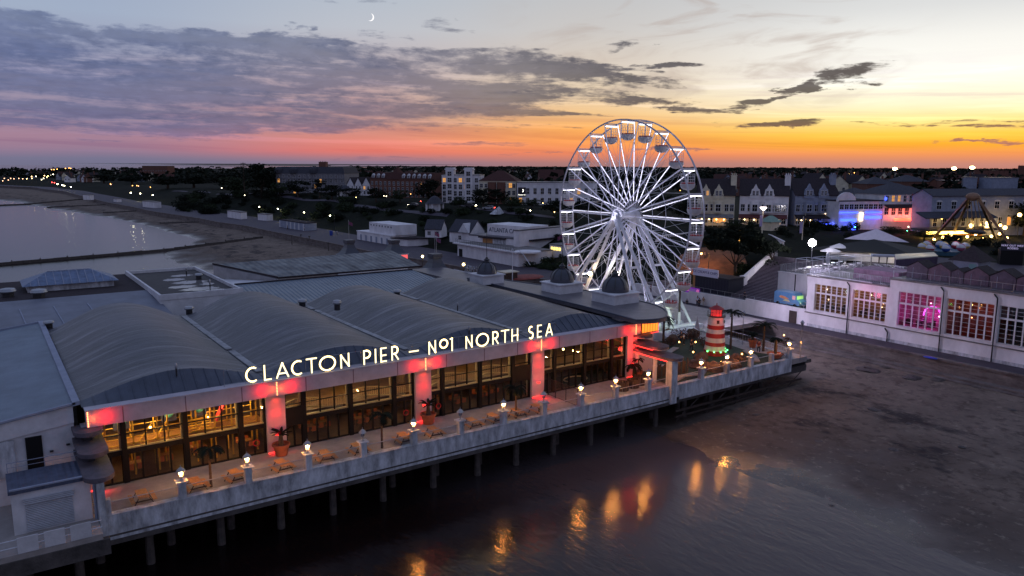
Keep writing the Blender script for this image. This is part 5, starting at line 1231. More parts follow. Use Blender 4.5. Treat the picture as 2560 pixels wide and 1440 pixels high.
t = thing('stair_wall', 'stepped white wall with square pier along the left side of the wide steps', 'wall', (122, 94, 6))
b = MB()
b.add([(114,91.6,5.9),(118.2,92.2,5.9),(118.2,92.2,8.0),(114,91.6,6.6),(114,92.1,5.9),(118.2,92.7,5.9),(118.2,92.7,8.0),(114,92.1,6.6)],[(0,1,2,3),(7,6,5,4),(3,2,6,7),(0,3,7,4),(1,5,6,2)])
b.add([(119.2,92.4,7),(134,97,10.6),(134,97,12.6),(119.2,92.4,9.1),(119.2,92.9,7),(134,97.5,10.6),(134,97.5,12.6),(119.2,92.9,9.1)],[(0,1,2,3),(7,6,5,4),(3,2,6,7),(0,3,7,4),(1,5,6,2)])
b.box(118.2,119.2,91.8,92.9,5.9,9.2); b.box(134,135,96.8,97.8,10,13.4); b.build('wall', M['render'], t)
b = MB(); b.tube((114,91.3,7.0),(118,91.9,8.6),.05,n=5); b.tube((114,91.3,6.0),(114,91.3,7.0),.04,n=5); b.tube((116.5,91.7,6.6),(116.5,91.7,8.0),.04,n=5); b.build('handrail', M['steel'], t)
# restaurant block with tall windows
rs = thing('seafront_restaurant', 'white seafront restaurant with tall multi-pane windows lit amber and magenta', 'restaurant', (112, 55, 4.1))
WV = [(65.5,71.0,6.9,11.25),(59.15,64.5,6.9,11.25),(51.35,57.35,6.8,11.9),(44.5,50.55,6.8,11.9),(38.0,43.85,6.8,11.9),(31.5,37.3,6.8,11.9)]
b = MB(); edges = [72.4]
def wallseg(v0, v1, z0, z1): b.box(109.3, 109.9, v0, v1, z0, z1)
for sec, top, ws, va, vb in ((0,12.4,WV[:2],58.8,72.4),(1,13.6,WV[2:],22,58.8)):
    wallseg(va, vb, 3.9, ws[0][2])
    wallseg(va, vb, ws[0][3], top)
    pv = vb
    for (a, c, z0, z1) in ws: wallseg(c, pv, z0, z1); pv = a
    wallseg(va, pv, ws[0][2], ws[0][3])
b.build('front_wall', M['render'], rs)
b = MB(); b.box(109.9,124,72.1,72.4,3.9,12.4); b.box(109.92,124,58.6,58.79,12.4,13.6); b.box(123.6,124,22,72.1,3.9,12.4); b.build('side_wall', M['render'], rs)
b = MB(); b.box(109.1,109.3,58.8,72.5,6.35,6.5); b.box(109.1,109.3,22,58.8,6.3,6.45); b.box(109.12,109.3,58.85,72.5,12.3,12.5); b.box(109.1,109.3,22,58.8,13.45,13.7); b.build('string_course', M['concrete'], rs)
b = MB(); b.box(109.31,124,58.8,72.35,12.405,12.5); b.box(109.31,126,22,58.75,13.605,13.7); b.build('roof', M['flatroof'], rs)
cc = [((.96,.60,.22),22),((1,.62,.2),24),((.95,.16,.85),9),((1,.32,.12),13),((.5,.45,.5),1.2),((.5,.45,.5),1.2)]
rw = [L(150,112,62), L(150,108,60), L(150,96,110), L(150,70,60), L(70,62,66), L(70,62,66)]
for k, (a, c, z0, z1) in enumerate(WV):
    b = MB(); zt = z0+(z1-z0)*.66
    b.box(109.5,109.62,a,c,z0,z0+.10); b.box(109.5,109.62,a,c,z1-.10,z1); b.box(109.48,109.64,a,c,zt-.12,zt+.14)
    for i in range(7):
        v = a+(c-a)*i/6; w = .09; b.box(109.5,109.62,max(a,v-w),min(c,v+w),z0+.1,z1-.1)
    for i in range(6):
        v0, v1 = a+(c-a)*i/6+.12, a+(c-a)*(i+1)/6-.12
        for q in range(1, 5): z = z0+.1+(zt-.12-z0-.1)*q/5; b.box(109.53,109.59,v0,v1,z-.018,z+.018)
        for q in range(1, 3): z = zt+.14+(z1-.1-zt-.14)*q/3; b.box(109.53,109.59,v0,v1,z-.018,z+.018)
    w_ = b.build('window', M['white'], rs)
    b = MB(); b.box(109.55,109.57,a+.02,c-.02,z0+.02,z1-.02); b.build('pane', M['glass'], w_)
    b = MB(); b.box(109.2,109.5,a-.1,c+.1,z0-.12,z0); b.build('sill', M['render'], w_)
    b = MB(); b.box(114.0,114.2,a-.4,c+.4,z0-.6,z1+.3); b.box(109.9,114,a-.45,a-.4,z0-.6,z1+.3); b.box(109.9,114,c+.4,c+.45,z0-.6,z1+.3); b.box(109.9,114.2,a-.45,c+.45,z0-.7,z0-.6); b.box(109.9,114.2,a-.45,c+.45,z1+.3,z1+.35)
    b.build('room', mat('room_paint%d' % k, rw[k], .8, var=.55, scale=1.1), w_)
    col, p = cc[k]
    for q in range(3): lamp('room_light', (111.6+.6*(q % 2), a+(c-a)*(q+.5)/3, z1-.9-.9*(q % 2)), col if k != 2 else (1,.55,.3), p*1.7, .2)
    if k == 2:
        for q in range(2): lamp('magenta_light', (112.2, 53.2+1.6*q, 8.6), (1,.05,.9), 150, .3)
    if k < 4:
        for q in range(5):
            bb = MB(); bb.ball((111+rnd.random()*2.2, a+(c-a)*rnd.random(), z0+1+rnd.random()*(z1-z0-1.4)), .09, 6, 4)
            bb.build('bulb', emis('room_bulb%d' % k, ((1,.7,.35),(1,.7,.3),(1,.55,.8),(1,.35,.12))[k], 9) if q == 0 else bpy.data.materials['room_bulb%d' % k], w_)
    if k == 2:
        bb = MB(); bb.path([(113.2, 54.2+1.3*cos(i*pi/10), 8.2+1.5*sin(i*pi/10)) for i in range(11)], .10, 6); bb.build('neon_arch', emis('magenta_neon', (1,.12,.95), 2), w_)
    if k < 3:
        for q in range(4):
            bb = MB(); v = a+.6+(c-a-1.2)*q/3; bb.box(111.2,112.0,v-.35,v+.35,z0+.1,z0+.8); bb.box(111.3,111.9,v-.5,v-.42,z0+.1,z0+1.2); bb.build('table', M['darkwood'], w_)
for v, zt in ((65.0,12.3),(51.0,13.4),(44.15,13.4),(37.6,13.4),(58.5,6.2)):
    b = MB(); b.tube((109.12,v,4.2),(109.12,v,zt-.6),.09,n=6); b.tube((109.12,v,zt-.6),(109.2,v+.5,zt-.1),.09,n=6); b.build('drainpipe', M['dark'], rs)
b = MB(); b.box(109.26,109.3,20,72,4.0,4.6); b.build('plinth', M['whiteweather'], rs)
lamp('facade_pink', (107.2, 62, 10.5), (1,.25,.55), 110, .6)
# railings on the roof
def railing(name, lab, pts, z, h, gap=.32, group=None, m=None, top=True):
    t = thing(name, lab, 'railing', (pts[0][0], pts[0][1], z), group)
    b = MB(); c = MB()
    for (x0,y0),(x1,y1) in zip(pts, pts[1:]):
        l = sqrt((x1-x0)**2+(y1-y0)**2); n = max(1, int(l/gap))
        for zz in (z+h, z+.12): b.bar((x0,y0,zz),(x1,y1,zz),.05)
        for i in range(n+1):
            q = i/n; x, y = x0+(x1-x0)*q, y0+(y1-y0)*q; c.bar((x,y,z),(x,y,z+h),.035 if i % 6 else .08)
    b.build('rail', m or M['steel'], t); c.build('baluster', m or M['steel'], t); return t
railing('roof_railing', 'grey railing along the lower restaurant roof edge', [(124,72.2),(109.6,72.2),(109.6,59)], 12.5, 1.15, .28)
railing('roof_railing', 'thin railing along the higher restaurant roof in front of the beach huts', [(109.7,58.6),(109.7,24)], 13.7, 1.1, 1.3)
b = MB(); b.tube((109.2,72.6,12.75),(109.2,61.5,12.62),.07,n=6); tag(b.build('white_pipe', M['whitesteel']), 'long thin white pipe running along the restaurant roof edge', 'pipe')
b = MB(); b.box(112.3,117.5,59.2,66.4,12.5,14.1); tag(b.build('roof_screen', mat('pinkish_boards', L(150,118,140), .8, var=.35, scale=1, bump=.2)), 'plain pinkish boarded block on the restaurant roof left of the beach huts', 'boarded block')
hm = mat('hut_boards', L(92,78,92), .8, var=.3, scale=1.3); ribs(hm, 2, .22, .03, True); hm2 = mat('hut_boards_pink', L(102,80,94), .8, var=.3, scale=1.3); ribs(hm2, 2, .22, .03, True)
v = 58.0
for k, w in enumerate((3.0,3.1,1.6,3.2,3.2,3.2,3.2,3.2)):
    u0 = 112.2; hh = 1.55 if k != 2 else 1.5; lab = ['beach hut nearest the pinkish boarded block on the restaurant roof','second beach hut from the pinkish block on the restaurant roof','narrow beach hut squeezed between two wider ones on the roof','beach hut just right of the narrow one on the restaurant roof','fifth beach hut from the pinkish block on the restaurant roof','sixth beach hut from the pinkish block, behind the railing gate','seventh beach hut on the restaurant roof','last beach hut at the right edge of the restaurant roof'][k]
    t = thing('beach_hut', lab, 'beach hut', (u0, v-w/2, 13.7), 'beach huts on the restaurant roof')
    b = MB(); b.prismx([(v-w,13.7),(v,13.7),(v,13.7+hh),(v-w/2,13.7+hh+.95*w/3.1),(v-w,13.7+hh)], u0, u0+2.8); b.build('wall', (hm, hm2)[k % 2], t)
    b = MB(); rz_ = 13.7+hh
    b.prismx([(v+.1,rz_),(v+.1,rz_+.08),(v-w/2,rz_+.95*w/3.1+.12),(v-w-.1,rz_+.08),(v-w-.1,rz_),(v-w/2,rz_+.95*w/3.1+.03)], u0-.12, u0+2.9); b.build('roof', M['tiles'], t)
    b = MB(); b.box(u0-.05,u0-.01,v-w+.35,v-w+1.25,13.75,13.7+hh-.1); b.build('door', hm, t); b = MB(); b.box(u0-.05,u0-.01,v-.95,v-.9,13.72,13.7+hh); b.build('trim', M['greypaint'], t)
    v -= w+.12
# vintage van parked on the upper path
vn = thing('van', 'blue vintage food van with rounded nose and painted sunset on its side', 'van', (113.6, 78.4, 5.96), local=True, rz=radians(-93))
vb = mat('van_blue', L(98,150,196), .4, var=.12, spec=.6)
b = MB(); prof = [(-2.6,.45),(2.0,.45),(2.55,.5),(2.6,1.15),(2.35,1.35),(2.0,1.5),(1.8,2.15),(1.55,2.45),(-2.35,2.5),(-2.6,2.3)]
b.prismy(prof, -.95, .95); bd = b.build('body', vb, vn)
b = MB(); b.prismy([(-2.4,2.49),(1.5,2.45),(1.2,2.6),(-2.2,2.64)], -.85, .85); b.build('roof', mat('van_roof', L(150,176,196), .5, var=.1), vn)
for x in (-1.75, 1.75):
    for y in (-.93, .93):
        b = MB(); b.tube((x,y-.11,.36),(x,y+.11,.36),.36,n=18); w_ = b.build('wheel', M['black'], vn)
        b = MB(); b.tube((x,y-.125 if y < 0 else y+.105,.36),(x,y-.105 if y < 0 else y+.125,.36),.26,n=16); b.build('hubcap', M['whitesteel'], w_)
for s in (-1, 1):
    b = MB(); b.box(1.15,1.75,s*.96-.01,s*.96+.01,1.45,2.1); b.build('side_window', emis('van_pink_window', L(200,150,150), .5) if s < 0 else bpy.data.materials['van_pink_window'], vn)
    b = MB(); b.prismy([(-1.6,1.55),(-1.2,1.85),(-.3,1.75),(.4,1.45),(.5,1.35),(-.4,1.3),(-1.2,1.4)], s*.96-.008, s*.96+.008); b.build('painting', mat('sunset_paint', L(220,90,80), .5, var=.5, scale=2, col2=L(240,190,120)) if s < 0 else bpy.data.materials['sunset_paint'], vn)
    b = MB(); b.prismy([(-.8,1.0),(-.2,1.3),(.5,1.2),(.7,.95)], s*.97-.008, s*.97+.008); b.build('painting', mat('cloud_paint', L(240,220,150), .5, var=.2) if s < 0 else bpy.data.materials['cloud_paint'], vn)
    b = MB(); b.ball((2.6,s*.62,.95),.13,8,6); b.build('headlight', M['whitesteel'], vn)
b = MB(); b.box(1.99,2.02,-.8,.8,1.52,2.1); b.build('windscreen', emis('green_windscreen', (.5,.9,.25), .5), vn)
b = MB(); b.box(2.58,2.66,-.85,.85,.42,.55); b.build('bumper', M['steel'], vn)
lamp('van_light', (112.6, 75.4, 7.6), (.75,1,.35), 30, .2)
palm('palm_tree', 'dark palm against the white wall behind the blue van', (115.6, 74.6, 5.95), 2.6, 12, 1.4, .3, 1.8, .14)
# high terrace with open-air seating and its pavilion
b = MB(); b.box(118.0,118.5,72.5,84.2,5.9,10.9); b.box(118.5,132,83.8,84.2,6,10.9); b.box(117.9,118.6,72.5,84.3,10.9,11.05)
t = tag(b.build('terrace_retaining_wall', M['render']), 'tall white retaining wall behind the blue van below the fenced terrace', 'wall')
b = MB(); b.tube((117.9,80.6,6),(117.9,80.6,10.9),.09,n=6); tag(b.build('drainpipe', M['dark']), 'dark drainpipe on the white terrace wall behind the van', 'drainpipe')
b = MB(); b.box(118.4,166,40,83.9,10.3,10.92); tag(b.build('high_terrace', M['paving']), kind='structure')
railing('slat_fence', 'grey vertical slat fence along the top of the white retaining wall', [(132,84),(118.2,84),(118.2,72.6),(124,72.4)], 11.05, 1.25, .2)
railing('terrace_railing', 'grey railing on the dark inner edge of the high terrace', [(124.2,72.3),(124.2,62)], 12.5, 1.1, .25)
fu = thing('floodlight', 'dazzling white floodlight on a pole above the terrace seating', 'floodlight', (131.5, 85.0, 10.9))
d = ray(2031, 607); t_ = 131.5/d[0]; fx, fy, fz = 131.5, d[1]*t_, CZ+d[2]*t_
b = MB(); b.tube((fx,fy,10.9),(fx,fy,fz-.3),.08,n=6); b.build('pole', M['steel'], fu)
b = MB(); b.ball((fx-.1,fy,fz),.72,14,9,.8,1,1); b.build('lens', emis('flood_white', (1,.97,1), 60), fu); b = MB(); b.box(fx+.35,fx+.6,fy-.6,fy+.6,fz-.5,fz+.5); b.build('housing', M['dark'], fu)
lamp('flood_white', (fx-.1, fy-.3, fz+1.15), (.92,.86,1), 3400, .3)
pv = thing('bar_pavilion', 'dark roofed bar pavilion with a big white triangular sail over its roof', 'pavilion', (149, 82, 10.9))
ex = [(141,93.5),(153,93),(158,76),(147,75)]
b = MB(); b.prism([(143,90.5),(151.5,90.5),(155.5,78),(148.5,77.5)], 10.9, 13.0); b.build('wall', M['white'], pv)
b = MB(); apx = (149.5, 84.5, 15.2)
for i in range(4):
    p, q = ex[i], ex[(i+1) % 4]; b.add([(p[0],p[1],13.0),(q[0],q[1],13.0),apx,(p[0],p[1],12.8),(q[0],q[1],12.8)], [(0,1,2),(0,3,4,1)])
b.build('roof', mat('dark_green_roof', L(26,29,28), .8, var=.25), pv)
A1 = [at(2110,597,14.4), at(2273,606,14.0), at(2192,572,16.6)]
b = MB(); v_ = [(*A1[0],14.4),(*A1[1],14.0),(*A1[2],16.6)]; b.add(v_+[(x+.5,y+.2,z-.08) for x, y, z in v_], [(0,1,2),(5,4,3),(0,3,4,1),(1,4,5,2),(2,5,3,0)]); b.build('sail', mat('white_sail', L(206,200,214), .7, var=.08), pv)
for px0, px1, c_, s_ in ((2090,2112,L(255,236,180),1.3),(2118,2128,L(230,220,200),.9),(2222,2236,L(255,200,120),1.0),(2246,2262,L(255,240,200),1.2)):
    p, q = at(px0, 637, 11.6), at(px1, 637, 11.6); b = MB(); b.bar((*p,11.9),(*q,11.9),.12,1.3); b.build('lit_window', emis('bar_window', c_, s_), pv)
for px, py in ((2120,640),(2180,640),(2240,642)): x, y = at(px, py, 12.2); lamp('bar_light', (x-1.5, y-.6, 12.3), (1,.86,.6), 60, .3)
def parasol(px, py, z, h, r, lab, folded=False):
    x, y = at(px, py, z); t = thing('parasol', lab, 'parasol', (x, y, z)); b = MB(); b.tube((x,y,z),(x,y,z+h),.05,n=6); b.build('pole', M['steel'], t)
    b = MB(); b.lathe(x, y, [(.16,z+.8),(.34,z+1.6),(.28,z+h-.3),(1e-5,z+h+.1)] if folded else [(r,z+h-.75),(r*1.0,z+h-.68),(1e-5,z+h+.1)], 8); b.build('canopy', M['white'], t)
parasol(2075, 655, 10.92, 2.9, 2.0, 'open white parasol under the floodlight on the terrace'); parasol(2096, 648, 10.92, 3.2, 2.1, 'open white parasol nearest the bar pavilion'); parasol(2067, 670, 10.92, 3.0, .4, 'folded white parasol beside the slat fence', True)
t = thing('pergola', 'thin white tubular pergola frames over the terrace seating', 'pergola', (128, 86, 10.92)); b = MB()
for k in range(4):
    x0, y0 = 121+4.2*k, 82.8-.6*k
    for dx, dy in ((0,0),(3.2,0),(0,-3.4),(3.2,-3.4)): b.tube((x0+dx,y0+dy,10.92),(x0+dx,y0+dy,13.3),.045,n=4)
    b.path([(x0,y0,13.3),(x0+3.2,y0,13.3),(x0+3.2,y0-3.4,13.3),(x0,y0-3.4,13.3),(x0,y0,13.3)], .05, 4)
b.build('frame', M['whitesteel'], t)
bt = thing('terrace_table', '', 'table', (0,0,-60), 'tables on the high terrace', local=True)
b = MB(); b.box(-.8,.8,-.35,.35,.70,.76); b.build('tabletop', M['whitesteel'], bt)
for s in (-1, 1): b = MB(); b.box(-.8,.8,s*.7-.15,s*.7+.15,.42,.47); b.build('bench', M['whitesteel'], bt)
b = MB()
for x in (-.65,.65): b.tube((x,-.7,0),(x,.2,.7),.03,n=4); b.tube((x,.7,0),(x,-.2,.7),.03,n=4)
b.build('leg', M['steel'], bt)
k = 0
for i in range(6):
    for j in range(5):
        u, v = 120.5+3.2*i+.5*j, 81.5-3.4*j+.4*i
        if v < 63 or (v < 72.6 and u < 126): continue
        place(bt, k > 0, (u, v, 10.92), .4+.2*(k % 3), 'pale bench table under the floodlight on the fenced terrace', None); k += 1
t = thing('bar_counter', 'long pale bar counter with a thick roof slab on posts at the terrace edge', 'counter', (134, 72, 10.92))
p, q = at(2178,650,12.4), at(2238,652,12.4); b = MB(); b.bar((*p,13.3),(*q,13.3),2.0,.35); b.build('roof', M['greypaint'], t); b = MB()
for f in (0,.33,.66,1): x, y = p[0]+(q[0]-p[0])*f, p[1]+(q[1]-p[1])*f; b.tube((x,y,10.92),(x,y,13.2),.12,n=6)
b.build('post', M['darkwood'], t)
t = thing('flat_roof_store', 'low dark building with a glowing pale flat roof behind the beach huts', 'building', (136, 64, 10.92))
cs = [at(2237,636,14.2), at(2335,631,14.2), at(2345,640,14.2), at(2240,648,14.2)]
b = MB(); b.prism([(x,y) for x, y in (cs[3],cs[2],cs[1],cs[0])], 10.9, 14.1); b.build('wall', mat('purple_wall', L(74,58,84), .8, var=.3), t); b = MB(); b.prism([(x,y) for x, y in (cs[3],cs[2],cs[1],cs[0])], 14.1, 14.25); b.build('roof', M['cream'], t)
lamp('store_roof_light', ((cs[0][0]+cs[2][0])/2, (cs[0][1]+cs[2][1])/2, 16.5), (1,.85,.6), 140, .4)
for k, (px, py, c_, w_) in enumerate(((2306,617,(196,160,60),0),(2318,611,(170,60,70),1),(2326,621,(150,40,56),2),(2350,612,(70,110,170),3),(2366,621,(44,80,160),4),(2390,613,(160,50,70),5),(2403,619,(170,90,120),6),(2414,615,(190,150,70),7),(2360,614,(190,160,80),8))):
    x, y = at(px, py, 12.6); b = MB(); n = 12
    b.ball((x,y,12.6), .92, 12, 8); b.m = [i % 12 // 2 % 2 for i in range(len(b.f))]
    b.v = [(p_[0], y+(p_[2]-12.6), 12.6+(p_[1]-y)) for p_ in b.v]
    tag(b.build('ride_ball', [M['white'], mat('ball_stripe%d' % k, L(*c_), .4, var=.1)], smooth=True), '%s and white striped beach ball shaped ride seat, %s from the left' % (('yellow','red','dark red','pale blue','deep blue','red','pink','amber','gold')[k], NTH[k]), 'ride seat', 'beach ball ride seats')
t = thing('ball_ride', 'low teal turntable carrying the striped beach ball seats', 'ride', (*at(2358,632,11), 10.7)); x, y = at(2358,628,11.2); b = MB(); b.lathe(x, y, [(5.2,10.7),(5.2,11.6),(1,11.9),(1e-5,11.9)], 24); b.build('turntable', mat('teal_paint', L(50,90,110), .5, var=.2), t)
lamp('ride_light', (x, y-2, 14.5), (1,.8,.9), 60, .4)
t = thing('pyramid_hut', 'small hut with dark pyramid roof and a pale teal door behind the beach huts', 'hut', (135, 59.3, 10.9)); x, y = at(2428,672,12.5)
b = MB(); b.box(x-2.2,x+2.2,y-2,y+2,10.6,14.0); b.build('wall', M['greypaint'], t); b = MB(); b.add([(x-2.9,y-2.7,14),(x+2.9,y-2.7,14),(x+2.9,y+2.7,14),(x-2.9,y+2.7,14),(x,y,16.6)],[(0,1,4),(1,2,4),(2,3,4),(3,0,4),(3,2,1,0)]); b.build('roof', M['tiles'], t)
b = MB(); b.box(x-2.26,x-2.2,y-1.7,y-.6,11,13.6); b.build('door', mat('teal_door', L(110,150,150), .6, var=.1), t)
x, y = at(2528,655,11.5); t = thing('rodeo_kiosk', 'dark kiosk with a white lettered WAY OUT WEST RODEO board', 'kiosk', (x, y, 10.7), local=True, rz=radians(-58))
b = MB(); b.box(-1.9,1.9,0,2.6,0,3.3); b.build('wall', M['black'], t); b = MB(); b.box(-2.0,2.0,-.12,0,3.0,4.4); sgn = b.build('sign_board', mat('navy_board', L(30,28,44), .6, var=.1), t)
text_mesh('lettering', 'WAY OUT WEST\nRODEO', .52, .01, emis('sign_white', L(190,180,220), .7), t, (0,-.14,3.85), (radians(90),0,0))
# pendulum ride: two A-frames and hanging arms
sw = thing('swing_ride', 'tall bronze swing ride with sloping A-frame legs above the lit arcade', 'swing ride', (180, 80, 10.6))
bronze = mat('bronze_paint', L(130,98,76), .5, .2, var=.25)
d = ray(2432, 492); t_ = 181/d[0]; ax_ = (181, d[1]*t_, CZ+d[2]*t_)
for k, (px, py, dz) in enumerate(((2332,597,0),(2490,598,0),(2545,640,0),(2380,590,0))):
    x, y, z = hit(px, py); b = MB(); o_ = (.0,0,0); b.bar((ax_[0]+(x-ax_[0])*.02, ax_[1]+(1.6 if k in (1,2) else -1.6)*-.5, ax_[2]), (x, y, z), .55); b.build('leg', bronze, sw)
b = MB(); b.ball(ax_, .95, 10, 7, 1, 1.6, 1); b.build('pivot', bronze, sw)
b = MB(); x, y, z = hit(2462, 602)
for s in (-.9,-.3,.3,.9): b.tube((ax_[0],ax_[1]+s,ax_[2]-.5),(x-6,y+s*2.2,z+3.0),.09,n=4)
b.build('arm', bronze, sw)
b = MB(); b.ball((x-6,y,z+2.6), 2.0, 12, 6, 1, 1.4, .3); b.build('car_ring', M['dark'], sw)
# ice cream kiosk, banner and people on the promenade
t = thing('ice_cream_kiosk', 'dark blue kiosk with pale ICE CREAM and CHIPS sign board', 'kiosk', (114.5, 96, 5.95))
nv = ribs(mat('navy_shutters', L(26,28,44), .5, var=.2), 1, .7, .05, True)
b = MB(); b.box(113.0,117.2,91.2,99.3,5.9,9.0); b.build('wall', nv, t); b = MB(); b.box(112.8,117.4,91.0,99.5,9.0,9.15); b.build('roof', M['dark'], t)
b = MB(); b.box(112.75,112.95,93.6,99.7,8.95,10.5); sb_ = b.build('sign_board', mat('sign_lilac', L(206,200,216), .6, var=.05), t)
text_mesh('lettering', 'ICE CREAM & CHIPS', .70, .01, mat('sign_ink', L(60,50,96), .6, var=0), t, (112.73-114.5, 96.7-96, 9.55-5.95), (radians(90),0,radians(-90)), sx=1.0)
b = MB(); b.box(112.96,113.1,99.3,99.8,6,9.6); b.build('side_panel', M['wood'], t)
t = thing('hanging_banner', 'purple banner with pink emblem hung on the railing below the ice cream kiosk', 'banner', (109.6, 96.6, 6.3))
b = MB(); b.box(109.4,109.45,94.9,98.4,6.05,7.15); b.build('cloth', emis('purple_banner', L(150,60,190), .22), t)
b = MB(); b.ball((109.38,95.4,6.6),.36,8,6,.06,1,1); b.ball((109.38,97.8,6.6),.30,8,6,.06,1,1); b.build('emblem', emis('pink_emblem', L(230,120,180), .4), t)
b = MB()
for q in range(3): b.box(109.38,109.4,95.95,97.3,6.36+.2*q,6.44+.2*q)
b.build('lettering', M['white'], t)
railing('path_railing', 'thin grey railing along the white promenade wall', [(109.6,112),(109.6,73)], 6.4, .95, 1.6)
for a in ((1717,764,'sit',(40,40,48),(30,30,36),'person in dark clothes sitting low against the white promenade wall',1.0),(1743,764,'stand',(200,200,214),(40,44,60),'person in a white shirt on the promenade'),(1758,765,'walk',(150,120,96),(190,180,170),'person in a tan top and pale shorts on the promenade'),(1770,758,'stand',(150,170,200),(90,100,120),'person in pale blue leaning by the promenade wall'),(1748,768,'stand',(24,24,28),(24,24,28),'person in black beside the person in the white shirt')):
    x, y = at(a[0], a[1], 4.15); x = min(x, 108.9); person((x, y, 4.15-(.45 if a[2] == 'sit' else 0)), radians(-60)+rnd.uniform(-.5,.5), a[2], a[3], a[4], a[5], 'people on the promenade')
x, y = at(1868,753,6); person((111.5, y+.8, 5.97), 2, 'stand', (60,54,66), (40,40,46), 'person in grey on the paved area above the promenade wall')
x, y = at(1627,733,4.9); person((x, y, 4.99), 1, 'stand', (120,30,40), (90,30,40), 'person in dark red standing on the deck under the wheel')
x, y = at(1815,648,9.5); person((*hit(1762,648)[:2], hit(1762,648)[2]), 1, 'stand', (170,160,150), (60,50,44), 'person in a pale shirt on the orange-lit slope behind the kiosk')
b = MB(); x, y = at(2326,897,4.15); b.ball((x,y,4.3),.5,10,6,.8,2.0,.3); tag(b.build('dinghy', mat('blue_hull', L(30,60,170), .5, var=.1), smooth=True), 'small blue boat lying on the promenade edge', 'boat')
# balustrade above the slope
bl = thing('balustrade_wall', 'curved pale stone balustrade at the top of the planted slope', 'balustrade', (150, 120, 12))
PB = [at(px, py, 12.2) for px, py in ((1640,598),(1700,592),(1740,586),(1785,584),(1830,581),(1880,580),(1905,588),(1930,597),(1960,612))]
for (x0,y0),(x1,y1) in zip(PB, PB[1:]):
    b = MB(); n = max(2, int(sqrt((x1-x0)**2+(y1-y0)**2)/.7)); b.bar((x0,y0,12.95),(x1,y1,12.95),.35,.2); b.bar((x0,y0,11.7),(x1,y1,11.7),.35,.7)
    for i in range(n): q = (i+.5)/n; b.tube((x0+(x1-x0)*q,y0+(y1-y0)*q,12),(x0+(x1-x0)*q,y0+(y1-y0)*q,12.9),.12,.09,5)
    b.build('balustrade_run', M['render'], bl)
b = MB(); b.grid(10, 1, lambda i, j: (lerp([(0,PB[0][0]),(10,PB[-1][0])], i)-3.5*(1-j)-.4, lerp([(0,PB[0][1]),(10,PB[-1][1])], i)-3.5*(1-j)+1.5, 9.2+2.4*j))
